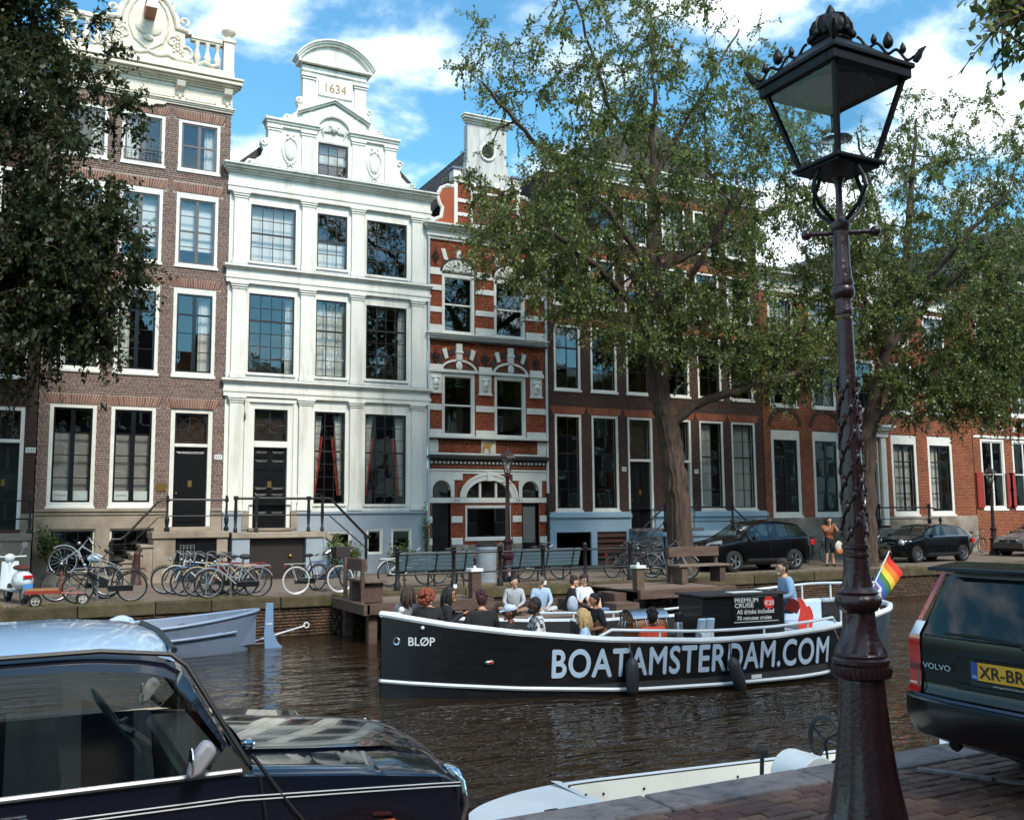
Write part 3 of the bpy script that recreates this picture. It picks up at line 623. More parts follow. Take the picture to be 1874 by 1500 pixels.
H.part('corner_post', M_cream, [(5.32, 5.66, -.28, .12, 16.35, 17.35), (5.28, 5.7, -.32, .16, 17.35, 17.48)], .015)
b = MB(); b.lathe([(.1, 17.48), (.12, 17.55), (.08, 17.62), (.2, 17.72), (.23, 17.8), (.18, 17.88), (.05, 17.92)], 14, (5.49, yb+.03, 0), wob=lambda r, z, t: r*(1+.07*cos(7*t))); H.mesh('urn_finial', b, M_cream, True)
poly = [(1.55, 16.35), (4.45, 16.35), (4.3, 16.7), (4.12, 17.0), (4.1, 17.35), (4.3, 17.4), (4.32, 17.55), (3.98, 17.6), (3.9, 17.9), (3.7, 18.3), (3.35, 18.62), (3.0, 18.75), (2.65, 18.62), (2.3, 18.3), (2.1, 17.9), (2.02, 17.6), (1.68, 17.55), (1.7, 17.4), (1.9, 17.35), (1.88, 17.0), (1.7, 16.7)]
b = MB(); b.prism(poly, YF-.2, YF+.1); H.mesh('cartouche_field', b, M_cream, bevel=.015)
b = MB(); y_ = YF-.22
def ctube(b, P, r, y): b.tube([(u, y, v) for u, v in P], r, 6)
for sg in (1, -1):
    fx = lambda P: [(3.0+sg*(u-3.0), v) for u, v in P]
    ctube(b, fx([(3.0, 18.62), (3.35, 18.5), (3.62, 18.2), (3.78, 17.85), (3.84, 17.5), (4.2, 17.45)]), .07, y_); ctube(b, fx([(3.0, 18.4), (3.3, 18.28), (3.5, 18.02), (3.6, 17.7), (3.58, 17.3), (3.42, 16.9), (3.05, 16.62)]), .035, y_)
    ctube(b, fx(scroll_pts(4.1, 16.75, .32, .06, -2.2, 4.0)), .045, y_); ctube(b, fx([(4.35, 16.45), (3.9, 16.42), (3.6, 16.55), (3.3, 16.45), (3.0, 16.55)]), .05, y_); ctube(b, fx(scroll_pts(3.75, 17.0, .2, .04, 1.0, 6.8)), .035, y_)
    ctube(b, fx([(4.55, 16.4), (4.7, 16.5), (4.95, 16.42), (5.2, 16.5)]), .06, y_-.05); ctube(b, fx(scroll_pts(3.3, 18.45, .14, .03, 3.0, 9)), .04, y_); ctube(b, fx(scroll_pts(4.05, 17.75, .16, .03, -1.0, 5)), .05, y_)
    for k in range(5):
        for j in range(3): b.ell((3.0+sg*(.78+.1*j), y_, 16.72+.12*k+.06*(j % 2)), .05, .035, .06, 8, 4)
    for k in range(6): b.ell((3.0+sg*(1.0+.05*sin(k)), y_, 16.5+.13*k), .045, .05, .06, 7, 4)
    for k in range(4): b.ell((3.0+sg*(.45+.1*k), y_, 18.5-.12*k*k*.4), .06, .06, .05, 7, 4)
b.ell((3.0, y_, 17.35), .42, .07, .3, 14, 8); b.ell((3.0, y_-.03, 16.98), .16, .06, .1); H.mesh('cartouche_scrollwork', b, M_cream, True)
b = MB(); b.prism([(YF-1.05, 17.62), (YF-1.05, 18.0), (YF-.1, 18.0), (YF-.1, 17.55)], 2.84, 3.16, 'x'); H.mesh('hoist_beam', b, mat('wood_beam_brown', lin(150, 108, 84), .7), bevel=.012)
b = MB(); b.prism([(2.8, 17.58), (3.2, 17.58), (3.15, 17.75), (3.2, 18.05), (2.8, 18.05), (2.85, 17.75)], YF-1.09, YF-1.052); H.mesh('hoist_beam_cap', b, M_trim)
b = MB(); b.prism([(2.35, 15.02), (3.65, 15.02), (3.55, 14.92), (3.3, 14.9), (3.15, 14.78), (3.0, 14.84), (2.85, 14.78), (2.7, 14.9), (2.45, 14.92)], YF-.1, YF-.02); H.mesh('frieze_ornament', b, M_cream, bevel=.02)

# ---------------------------------------------------------------- white house dated 1634
H = House('white_gable_house', 'white painted house with pilasters and a gable dated 1634', 5.68, 12.64, 13.35)
c1, c2, c3 = (6.34, 7.9), (8.57, 9.69), (10.33, 11.88); kw = dict(frame=M_white, fw=.035, sb=.045, yo=.03, bar=.02)
H.window(*c1, 10.13, 12.12, 4, 4, split=(2,), curt=('blind', .0, 1., M_blind), **kw); H.window(*c2, 10.17, 12.12, 3, 4, split=(2,), curt=('blind', 0, .48), **kw); H.window(*c3, 10.11, 12.12, 4, 4, split=(2,), **kw)
H.window(*c1, 6.43, 9.12, 4, 6, split=(4,), curt=('right', .13), **kw); H.window(*c2, 6.43, 9.12, 3, 5, split=(3,), curt=('full',), **kw); H.window(*c3, 6.45, 9.1, 4, 6, split=(4,), curt=('right', .12), **kw)
H.window(*c2, 2.19, 5.32, 3, 7, split=(4,), curt=('tied', .3), **kw); H.window(*c3, 2.17, 5.31, 4, 7, split=(4,), curt=('tied', .22), **kw)
dq = (6.5, 7.84, 1.45, 5.42); H.door(*dq, 4.05, fw=.13, bars='o', panels=((.05, .2), (.36, .42), (.45, .5), (.72, .84), (.87, .95)), cols=2, frame=M_white, tr=.2)
H.wall(M_white, 1.95, 13.35); H.shell(M_white, 13.3, peak=3.2)
for z0, z1, hs in ((9.98, 12.42, .22), (6.25, 9.38, .22), (2.0, 5.66, .22)):
    for (a, c) in ((5.82, 6.24), (8.06, 8.5), (9.8, 10.22), (12.02, 12.44)):
        H.part('pilaster', M_white, [(a, c, -.1, 0, z0+.2, z1-.2), (a-.04, c+.04, -.14, 0, z0, z0+.13), (a-.02, c+.02, -.12, 0, z0+.13, z0+.2), (a-.02, c+.02, -.13, 0, z1-.2, z1-.15), (a-.05, c+.05, -.16, 0, z1-.13, z1-.06), (a-.08, c+.08, -.19, 0, z1-.06, z1)], .008)
xa, xb = H.x0, H.x1
H.steps('main_cornice', M_white, xa, xb, 12.42, [(.14, .16), (.17, .12), (.12, .34), (.2, .06), (.28, .06), (.38, .08), (.46, .05)]); H.part('cornice_lead', M_lead, [(xa-.28, xb+.28, -.45, .1, 13.29, 13.31)])
H.steps('second_floor_band', M_white, xa, xb, 9.38, [(.12, .14), (.15, .1), (.11, .22), (.18, .05), (.26, .07)]); H.part('band_lead', M_lead, [(xa-.1, xb+.1, -.24, 0, 9.96, 9.975)])
H.steps('first_floor_band', M_white, xa, xb, 5.66, [(.12, .14), (.15, .1), (.11, .2), (.18, .05), (.26, .07)]); H.part('band_lead', M_lead, [(xa-.1, xb+.1, -.24, 0, 6.222, 6.236)])
H.parts('door_surround', M_white, [(6.3, 6.46, -.06, 0, 2.0, 5.5), (7.88, 8.02, -.06, 0, 2.0, 5.5), (6.3, 8.02, -.07, 0, 5.5, 5.62)], .01)
# blue-grey plinth with basement lights
q = [(10.42, 11.0, .52, 1.37), (11.3, 12.05, .5, 1.37), (8.95, 9.9, .35, 1.3)]; keep = H.holes; H.holes = q+[(6.5, 7.84, 1.4, 2.2)]; H.Y = YF-.06; H.wall(M_blue2, -.12, 1.88, name='plinth', dep=.25)
for a in q: H.window(*a, 1, 1, fw=.05, sill=0, sash=M_trim, sb=.04)
H.holes = keep; H.Y = YF; H.parts('plinth_moulding', M_blue2, [(xa, 6.3, -.12, 0, 1.882, 1.98), (8.02, xb, -.12, 0, 1.882, 1.98)], .02)
H.parts('door_block', M_stone, [(6.28, 6.5, -.1, 0, 1.4, 1.99), (7.84, 8.06, -.1, 0, 1.4, 1.99)], .01); H.part('door_sill', M_stone, [(6.46, 7.88, -.3, .1, 1.36, 1.45)], .01)
# stoop, landing and stair falling to the right
H.part('stoop_landing', M_stone, [(5.72, 8.62, -1.5, -.07, 1.16, 1.34)], .02); H.parts('stoop_wall', M_blue2, [(5.74, 6.26, -1.44, -.08, -.1, 1.158), (8.0, 8.55, -1.44, -.08, -.1, 1.158)])
b = MB(); b.prism([(8.62, 1.34), (8.62, 1.14), (9.75, .2), (9.9, .2), (9.9, .34)], YF-1.5, YF-1.38); H.mesh('stair_string', b, M_stone, bevel=.01)
b = MB(); b.prism([(8.56, 1.14), (8.56, -.1), (9.86, -.1), (9.72, .2)], YF-1.45, YF-1.4); H.mesh('stair_side', b, M_blue2)
for k in range(6): H.part('step', M_stone, [(8.62+.2*k, 8.62+.2*k+.22, -1.38, -.08, -.1, 1.12-.2*k)], .01)
b = MB(); b.box(6.28, 7.98, YF-1.25, YF-1.2, -.1, 1.15); o = H.mesh('cellar_doors', b, mat('brown_black_paint', lin(46, 38, 34), .45)); b = MB(); b.ell((7.55, YF-1.28, .6), .06, .06, .06, 8, 6); H.mesh('door_knob', b, M_brass, True, parent=o)
b = MB(); yr = YF-1.44
for (x_, z_) in ((5.82, 1.34), (6.44, 1.34), (8.06, 1.34), (8.5, 1.34), (9.95, 0.1)):
    b.tube([(x_, yr, z_), (x_, yr, z_+.12), (x_, yr, z_+.16), (x_, yr, z_+.5), (x_, yr, z_+1.0)], [.06, .06, .035, .055, .045], 8); b.box(x_-.06, x_+.06, yr-.06, yr+.06, z_+.98, z_+1.1)
b.tube([(5.82, yr, 2.37), (8.75, yr, 2.37), (9.95, yr, 1.18), (10.1, yr, 1.14)], .045, 6); b.tube([(5.6, yr, 1.86), (8.7, yr, 1.86), (10.05, yr, .7)], .022, 6); H.mesh('stair_railing', b, M_iron, True)
b = MB(); b.box(7.96, 8.06, YF-.05, YF, 2.25, 2.5); b.ell((8.01, YF-.05, 2.33), .025, .025, .025, 6, 4); H.mesh('doorbell', b, M_num)
b = MB()
for a in ((5.93, 4.9),): b.tube([(a[0]+.38, YF-.06, a[1]), (a[0]+.38, YF-.1, a[1]+.12), (a[0]+.38, YF-.06, a[1]+.25)], .02)
H.mesh('wall_hook', b, M_iron)
# gable: lower tier
gy0, gy1 = YF-.1, YF+.3
b = MB(); gl, gr = 6.86, 11.4
for (u, v, z0_, z1_) in ((gl, 8.56, 13.31, 15.0), (9.68, gr, 13.31, 15.0), (8.56, 9.68, 14.62, 15.0), (8.56, 9.68, 13.31, 13.4)): b.box(u, v, gy0+.06, gy1, z0_, z1_)
H.mesh('gable_lower', b, M_white); H.holes = []
H.Y = YF-.04; H.window(8.56, 9.68, 13.4, 14.62, 3, 3, frame=M_white, fw=.03, sb=.05, yo=.05, curt=('blind', .25, 1., M_blind)); H.Y = YF; H.holes = keep
for (a, c) in ((gl, gl+.42), (8.0, 8.46), (9.78, 10.22), (gr-.42, gr)): H.part('gable_pilaster', M_white, [(a, c, -.1, 0, 13.5, 14.7), (a-.04, c+.04, -.13, 0, 13.31, 13.48), (a-.03, c+.03, -.13, 0, 14.7, 14.76), (a-.05, c+.05, -.16, 0, 14.78, 14.86)], .008)
for (a, c) in ((gl, 8.5), (9.74, gr)): H.part('gable_cornice', M_white, [(a-.04, c+.04, -.13, .3, 14.86, 14.96), (a-.07, c+.07, -.18, .32, 14.96, 15.04), (a-.12, c+.12, -.24, .34, 15.04, 15.12)], .008)
for xc in (7.62, 10.6):
    b = MB(); b.ell((xc, YF-.06, 14.12), .19, .07, .36, 14, 8); H.mesh('cartouche', b, M_white, True)
    b = MB(); P = [(xc+.27*cos(t)*(1-.25*max(0, -sin(t))), 14.1+.47*sin(t)) for t in [2*pi*i/24 for i in range(25)]]; ctube(b, P, .035, YF-.06)
    for sg in (-1, 1): ctube(b, scroll_pts(xc+sg*.13, 14.55, .12, .02, pi/2, pi/2+sg*5), .03, YF-.07); ctube(b, scroll_pts(xc+sg*.09, 13.64, .08, .02, -pi/2, -pi/2-sg*4), .025, YF-.07)
    H.mesh('cartouche_frame', b, M_white, True)
# arch with cherub head and small pediment
b = MB(); n = 16; xc = 9.12; b.prism([(8.0, 14.95)]+[(8.0, 15.46), (9.12, 16.0), (10.26, 15.46)]+[(10.26, 14.95), (xc+.62, 14.95)]+[(xc+.62*cos(t), 14.95+.6*sin(t)) for t in [pi*i/n for i in range(1, n)]]+[(xc-.62, 14.95)], YF-.1, YF+.2); H.mesh('pediment_field', b, M_white)
b = MB(); b.box(8.45, 9.8, YF-.02, YF+.1, 14.62, 15.6); H.mesh('tympanum', b, M_white)
b = MB(); P = [(xc+.62*cos(t), 14.95+.6*sin(t)) for t in [pi*i/n for i in range(n+1)]]; ctube(b, P, .045, YF-.11); H.mesh('arch_moulding', b, M_white, True)
b = MB(); b.ell((xc, YF-.1, 15.12), .13, .12, .16, 12, 8); b.ell((xc, YF-.2, 15.1), .025, .03, .04, 6, 4)
for sg in (-1, 1):
    for k in range(4): b.tube([(xc+sg*.12, YF-.08, 15.08-.02*k), (xc+sg*(.3+.03*k), YF-.08, 15.2-.07*k), (xc+sg*(.5-.05*k), YF-.07, 15.02-.08*k)], [.05, .05, .015], 6)
    for k in range(4): b.ell((xc+sg*(.03+.06*k*.7), YF-.12, 15.28-.03*k), .05, .05, .05, 6, 4)
H.mesh('cherub_relief', b, M_white, True)
b = MB()
for (p, q_) in (((7.84, 15.44), (9.12, 16.06)), ((10.4, 15.44), (9.12, 16.06))):
    d = (q_[0]-p[0], q_[1]-p[1]); 
    for (pr, o0, o1) in ((.18, -.02, .05), (.25, .05, .1)): b.prism([(p[0], p[1]+o0), (q_[0], q_[1]+o0), (q_[0], q_[1]+o1), (p[0], p[1]+o1)], YF-pr, YF+.2)
H.mesh('pediment_moulding', b, M_white)
# upper tier with date stone and round hood
ul, ur = 8.0, 10.26
b = MB(); b.box(ul, ur, YF-.04, YF+.3, 15.0, 17.2); H.mesh('gable_upper', b, M_white)
for (a, c) in ((ul, ul+.42), (ur-.42, ur)): H.part('gable_pilaster', M_white, [(a, c, -.1, 0, 15.6, 16.74), (a-.04, c+.04, -.14, .02, 16.74, 16.8), (a-.07, c+.07, -.18, .02, 16.82, 16.92)], .008)
H.part('date_stone', M_white, [(8.6, 9.72, -.07, 0, 16.28, 16.86), (8.55, 8.64, -.1, 0, 16.3, 16.84), (9.68, 9.77, -.1, 0, 16.3, 16.84), (8.56, 9.76, -.1, 0, 16.26, 16.32)], .012)
lettering('date', '1634', mat('date_gilding', lin(150, 112, 64), .5), H.o, width=.74, height=.32, T=FACE(8.8, YF-.075, 16.42), bold=.004, world=True)
H.steps('hood_cornice', M_white, ul, ur, 17.16, [(.06, .06), (.1, .06)]); H.part('hood_band', M_white, [(ul-.02, ur+.02, -.1, .3, 17.05, 17.28)])
b = MB(); n = 20; xm = 9.13; R_, zc = 1.5, 16.75
def arc(R, z0): return [(xm+R*cos(t), z0+R*sin(t)) for t in [pi*.5+(i/n-.5)*2*1.02 for i in range(n+1)]]
P = arc(1.5, 16.58); b.prism(P+[(P[-1][0], 17.3), (P[0][0], 17.3)], YF-.08, YF+.25); H.mesh('hood_field', b, M_white)
b = MB()
for R_, pr, wd in ((1.5, .2, .07), (1.57, .27, .06), (1.63, .33, .05)):
    A = arc(R_, 16.58); B = arc(R_+wd, 16.58)
    for i in range(n): b.add([(A[i][0], YF-pr, A[i][1]), (A[i+1][0], YF-pr, A[i+1][1]), (B[i+1][0], YF-pr, B[i+1][1]), (B[i][0], YF-pr, B[i][1]), (A[i][0], YF+.3, A[i][1]), (A[i+1][0], YF+.3, A[i+1][1]), (B[i+1][0], YF+.3, B[i+1][1]), (B[i][0], YF+.3, B[i][1])], [(0,1,2,3),(0,4,5,1),(3,2,6,7)]+([(0,3,7,4)] if i == 0 else [])+([(1,5,6,2)] if i == n-1 else []))
H.mesh('hood_moulding', b, M_white)
H.part('hood_ledge', M_white, [(ul-.18, ur+.18, -.26, .3, 17.28, 17.35)], .008)
for nm, xe, z0_, sg, s_ in (('scroll', ul, 15.12, -1, 1.0), ('scroll', ur, 15.12, 1, 1.0), ('scroll', gl, 13.31, -1, 1.15), ('scroll', gr, 13.31, 1, 1.15)):
    b = MB(); poly = [(xe, z0_), (xe+sg*.62*s_, z0_), (xe+sg*.66*s_, z0_+.12*s_), (xe+sg*.55*s_, z0_+.26*s_), (xe+sg*.36*s_, z0_+.26*s_), (xe+sg*.18*s_, z0_+.42*s_), (xe+sg*.12*s_, z0_+.62*s_), (xe+sg*.22*s_, z0_+.78*s_), (xe+sg*.2*s_, z0_+.92*s_), (xe, z0_+.98*s_)]
    b.prism(poly, YF-.06, YF+.14); ctube(b, scroll_pts(xe+sg*.5*s_, z0_+.14*s_, .12*s_, .02, 0, sg*8), .03*s_, YF-.08); ctube(b, scroll_pts(xe+sg*.12*s_, z0_+.82*s_, .1*s_, .02, 0, sg*7), .025*s_, YF-.08); H.mesh(nm, b, M_white, bevel=.01)
b = MB(); b.box(11.0, 11.45, YF+1.2, YF+1.8, 13.5, 15.75); b.box(10.93, 11.52, YF+1.13, YF+1.87, 15.35, 15.5); H.mesh('chimney', b, M_br3)
# ---------------------------------------------------------------- red brick house with white bands (camel)
H = House('red_white_house', 'narrow red brick house with white bands and a camel stone', 12.66, 17.42, 11.85)
for (a, c) in ((13.2, 14.49), (15.28, 16.58)):
    H.window(a, c, 4.62, 6.9, 1, 2, fw=.1, ft=.14, fb=.07, sb=.03, bar=.09, split=(1,), sash=M_trim, sill=0)
    H.window(a, c, 8.33, 10.52, 1, 2, fw=.1, ft=.14, fb=.07, sb=.03, bar=.09, split=(1,), sash=M_trim, sill=0)
dl, dr = (12.83, 13.53), (16.37, 17.07)
for (a, c) in (dl, dr):
    H.holes.append((a, c, -.1, 3.05)); b = MB(); b.box(a, c, YF+.12, YF+.17, -.1, 2.25); b.box(a+.1, c-.1, YF+.1, YF+.125, .15, .7); H.mesh('door', b, M_black, bevel=.008)
    b = MB(); n = 14; xc = (a+c)/2; r = (c-a)/2; b.prism([(a-.13, 2.45), (a, 2.45)]+[(xc-r*cos(pi*i/n), 2.7+r*.98*sin(pi*i/n)) for i in range(n+1)]+[(c, 2.45), (c+.13, 2.45), (c+.13, 3.3), (a-.13, 3.3)], YF-.04, YF+.2); H.mesh('arched_light', b, M_trim)
    p = link('pane', PANE, None, H.o, world=True); p.location = (a, YF+.12, 2.44); p.scale = (c-a, 1, .62); b = MB(); b.box(a, c, YF+.3, YF+1.2, 2.3, 3.1); H.mesh('hall', b, M_room)
    b = MB(); b.box(a-.05, a, YF+.02, YF+.2, -.1, 2.25); b.box(c, c+.05, YF+.02, YF+.2, -.1, 2.25); H.mesh('door_frame', b, M_trim)
p = link('pane', PANE, None, H.o, world=True); p.location = (dr[0]+.1, YF+.11, .75); p.scale = (.5, 1, 1.4); b = MB(); b.box(dr[0]+.1, dr[1]-.1, YF+.114, YF+.118, .8, 2.1); H.mesh('poster', b, M_screen)
H.window(14.1, 15.92, .95, 2.17, 1, 1, fw=.06, ft=.1, sb=.03, sash=M_trim, sill=.08)
# big round-headed light above the shop window
xc, rx, rz = 15.02, .9, .62; n = 18; H.holes.append((xc-rx, xc+rx, 2.44, 3.0)); el = lambda a, k, z0=2.44: [(xc-(rx+k)*cos(pi*i/n), z0+(rz+k)*sin(pi*i/n)) for i in range(n+1)]
b = MB(); I = el(0, 0); O = el(0, .24)
for i in range(n): b.prism([I[i], I[i+1], O[i+1], O[i]], YF-.07, YF+.15)
O2 = el(0, .17); O3 = el(0, .26)
for i in range(n): b.prism([O2[i], O2[i+1], O3[i+1], O3[i]], YF-.1, YF-.06)
H.mesh('arch_surround', b, M_trim)
H.part('keystone', M_trim, [(xc-.11, xc+.11, -.15, 0, 3.02, 3.36)], .02); H.parts('light_mullion', M_trim, [(xc-.36, xc-.28, .03, .1, 2.44, 2.98), (xc+.28, xc+.36, .03, .1, 2.44, 2.98)])
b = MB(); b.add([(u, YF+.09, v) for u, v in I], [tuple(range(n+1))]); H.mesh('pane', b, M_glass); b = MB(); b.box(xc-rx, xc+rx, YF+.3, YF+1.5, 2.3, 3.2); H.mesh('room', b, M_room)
H.parts('lintel_band', M_trim, [(12.66, 12.83, -.06, .05, 2.25, 2.43), (13.53, 14.02, -.07, .05, 2.25, 2.43), (14.02, 16.0, -.05, .1, 2.25, 2.43), (16.0, 16.37, -.07, .05, 2.25, 2.43), (17.07, 17.4, -.06, .05, 2.25, 2.43), (12.83, 13.53, -.02, .2, 2.25, 2.43), (16.37, 17.07, -.02, .2, 2.25, 2.43)], .008)
for x_ in (13.62, 16.08): lettering('number', '241', M_text, H.o, width=.24, height=.1, T=FACE(x_, YF-.074, 2.29), world=True)
W_ = []
for (a, c) in ((12.66, 12.82), (13.56, 13.98), (15.98, 16.34), (17.1, 17.41)): W_ += [(a, c, -.05, .03, 1.55, 1.78), (a, c, -.06, .03, .78, 1.02), (a, c, -.06, .03, 3.05, 3.28)]
H.parts('white_block', M_trim, W_, .012); H.parts('base_course', M_stone5, [(12.66, 12.8, -.08, .02, -.1, .77), (13.56, 16.34, -.08, .02, -.1, .77), (17.1, 17.41, -.08, .02, -.1, .77)], .015)
H.steps('shop_band', M_trim, 12.68, 17.4, 3.28, [(.05, .1), (.09, .06)]); H.part('shop_gutter', mat('dark_gutter', lin(52, 44, 40), .5), [(12.62, 17.46, -.22, .02, 3.8, 3.92), (12.64, 17.44, -.12, .02, 3.72, 3.8)], .01)
H.parts('dentils', M_trim, [(12.75+.16*i, 12.81+.16*i, -.1, 0, 3.64, 3.71) for i in range(29)])
# sign band with camel relief
H.parts('sign_band', M_trim, [(12.68, 17.4, -.05, .02, 3.94, 4.02), (12.68, 13.05, -.05, .02, 4.02, 4.5), (17.03, 17.4, -.05, .02, 4.02, 4.5), (14.72, 15.3, -.06, .02, 4.0, 4.52)], .02)
b = MB(); cam_ = [(0, 0), (.06, 0), (.1, .2), (.13, .22), (.28, .2), (.3, 0), (.36, 0), (.36, .22), (.42, .3), (.47, .44), (.54, .45), (.55, .49), (.47, .52), (.42, .5), (.38, .36), (.33, .4), (.26, .5), (.19, .42), (.1, .44), (.03, .36), (.0, .24), (-.02, .12)]
b.prism([(14.76+u*.85, 4.04+v*.82) for u, v in cam_], YF-.085, YF-.055); H.mesh('camel_relief', b, M_ochre, bevel=.006)
H.part('sill_ledge', M_trim, [(12.66, 17.42, -.16, .02, 4.53, 4.62)], .01); H.part('sill_ledge_lead', mat('dark_gutter', (0, 0, 0)), [(12.64, 17.44, -.2, .02, 4.5, 4.528)])
PX = [(12.68, 13.18), (14.52, 15.26), (16.6, 17.4)]
B_ = []
for (a, c) in PX:
    for z0_, z1_ in ((4.63, 4.85), (5.52, 5.74), (8.34, 8.6), (9.05, 9.25), (9.85, 10.05), (10.42, 10.68)): B_.append((a, c, -.05, .02, z0_, z1_))
H.parts('white_band', M_trim, B_, .012)
for (a, c) in PX:
    u = (a+c)/2; H.part('mask_console', M_trim, [(u-.24, u+.24, -.07, .02, 6.2, 6.88), (u-.29, u+.29, -.14, .02, 6.88, 7.02), (u-.25, u+.25, -.1, .02, 7.02, 7.16), (u-.27, u+.27, -.1, .02, 6.12, 6.2)], .015)
    b = MB(); b.ell((u, YF-.1, 6.5), .12, .1, .16, 10, 8); b.ell((u, YF-.2, 6.48), .025, .03, .04, 6, 4); b.ell((u, YF-.08, 6.68), .17, .08, .07, 10, 5); b.ell((u, YF-.09, 6.34), .11, .07, .08, 8, 5); H.mesh('mask_relief', b, M_trim, True)
    b = MB(); b.tube([(u, YF-.08, 7.15), (u, YF-.08, 7.8)], [.03, .012], 6); b.ring((u, YF-.08, 7.45), .11, .025, n=14); b.ell((u, YF-.08, 7.25), .06, .04, .05, 8, 5); b.tube([(u-.18, YF-.08, 7.55), (u, YF-.08, 7.4), (u+.18, YF-.08, 7.55)], .022, 5); H.mesh('wall_anchor', b, M_iron, True)
    b = MB(); b.tube([(u, YF-.08, 10.8), (u, YF-.08, 11.4)], [.03, .012], 6); b.ring((u, YF-.08, 11.1), .11, .025, n=14); H.mesh('wall_anchor', b, M_iron, True)
for (a, c) in ((13.2, 14.49), (15.28, 16.58)):
    xm = (a+c)/2; hw = (c-a)/2; n = 14
    A = [(xm-hw*cos(pi*i/n), 6.95+.36*sin(pi*i/n)) for i in range(n+1)]; Bq = [(xm-(hw+.08)*cos(pi*i/n), 6.95+.44*sin(pi*i/n)) for i in range(n+1)]; b = MB()
    for i in range(n): b.prism([A[i], A[i+1], Bq[i+1], Bq[i]], YF-.06, YF+.01)
    b.box(a-.08, c+.08, YF-.08, YF+.01, 6.9, 7.0); b.ell((xm, YF-.07, 7.14), .13, .05, .17, 12, 8); H.mesh('arch_moulding', b, M_trim)
    C = [(xm-(hw+.02)*cos(pi*i/n), 7.1+.5*sin(pi*i/n)) for i in range(n+1)]; D_ = [(xm-(hw+.2)*cos(pi*i/n), 7.12+.66*sin(pi*i/n)) for i in range(n+1)]; b = MB()
    for i in range(1, n-1): b.prism([C[i], C[i+1], D_[i+1], D_[i]], YF-.03, YF+.0)
    H.mesh('brick_arch', b, M_br4); H.part('keystone', M_trim, [(xm-.12, xm+.12, -.1, .02, 7.35, 7.95), (xm-.15, xm+.15, -.13, .02, 7.6, 7.68)], .015)
    for sg in (-1, 1): 
        b = MB(); b.prism([(xm+sg*.42, 7.42), (xm+sg*.54, 7.36), (xm+sg*.66, 7.72), (xm+sg*.5, 7.78)], YF-.07, YF+.01); H.mesh('voussoir', b, M_trim)
    A = [(xm-hw*cos(pi*i/n), 10.56+.5*sin(pi*i/n)) for i in range(n+1)]; b = MB(); b.prism(A, YF-.02, YF+.06)
    for i in range(9):
        t = pi*(i+.5)/9; b.tube([(xm, YF-.03, 10.6), (xm-hw*.9*cos(t), YF-.05, 10.58+.44*sin(t))], [.015, .06], 6)
    H.mesh('shell_tympanum', b, M_trim, True)
    Bq = [(xm-(hw+.1)*cos(pi*i/n), 10.56+.6*sin(pi*i/n)) for i in range(n+1)]; b = MB()
    for i in range(n): b.prism([A[i], A[i+1], Bq[i+1], Bq[i]], YF-.05, YF+.02)
    H.mesh('brick_arch', b, M_br4)
    for sg in (-1, 0, 1): b = MB(); b.prism([(xm+sg*.5-.08, 11.0 if sg else 11.1), (xm+sg*.5+.08, 11.0 if sg else 11.1), (xm+sg*.62+.08, 11.4), (xm+sg*.62-.08, 11.4)], YF-.06, YF+.01); H.mesh('voussoir', b, M_trim)
H.steps('floor_ledge', M_trim, 12.68, 17.4, 8.1, [(.08, .08), (.14, .07), (.2, .05)]); H.part('ledge_lead', mat('dark_gutter', (0, 0, 0)), [(12.66, 17.42, -.16, .02, 8.02, 8.1)])
H.wall(M_mo3, -.12, 11.85)
H.brickwork(M_br3, .77, 11.85, [(12.6, 17.5, 2.24, 2.44), (12.6, 17.5, 3.28, 3.45), (12.6, 17.5, 3.6, 4.05), (13.8, 16.24, 2.44, 2.75), (12.6, 17.5, 4.5, 4.64), (13.1, 14.6, 6.9, 7.2), (15.2, 16.7, 6.9, 7.2), (13.2, 14.5, 10.5, 10.9), (15.27, 16.6, 10.5, 10.9), (14.2, 15.84, 2.7, 3.0)], seed=8)
H.steps('cornice', M_trim, 12.66, 17.42, 11.72, [(.08, .1), (.14, .08), (.1, .16), (.2, .06), (.3, .08), (.4, .07)])
# gable
def gz(z): return (13.75, 16.3) if z < 13.9 else (14.0, 16.05)
H.part('gable_core', M_mo3, [(13.75, 16.3, .0, .3, 12.25, 13.95)])
gh = [(14.5, 15.02, 12.6, 13.5), (15.06, 15.6, 12.6, 13.5)]
bricks(13.75, 16.3, 12.27, 14.3, [(14.35, 15.75, 12.5, 13.9)], YF, 'brick_courses', M_br3, H.o, seed=9)
H.parts('gable_band', M_trim, [(13.75, 14.35, -.05, .02, 12.72, 12.85), (13.75, 14.35, -.05, .02, 13.24, 13.38), (15.75, 16.3, -.05, .02, 12.72, 12.85), (15.75, 16.3, -.05, .02, 13.24, 13.38), (13.66, 13.8, -.07, .3, 12.25, 14.0), (16.25, 16.38, -.07, .3, 12.25, 14.0)], .01)
H.Y = YF-.03; hk = H.holes; H.window(14.35, 15.75, 12.4, 13.75, 2, 2, fw=.08, sb=.04, split=(1,), sash=M_trim, sill=.05); H.holes = hk; H.Y = YF
H.parts('gable_post', M_trim, [(13.62, 14.0, -.1, .3, 13.98, 14.45), (16.06, 16.42, -.1, .3, 13.98, 14.45)], .01); H.parts('gable_post_cap', M_lead, [(13.56, 14.06, -.15, .33, 14.45, 14.53), (16.0, 16.48, -.15, .33, 14.45, 14.53)])
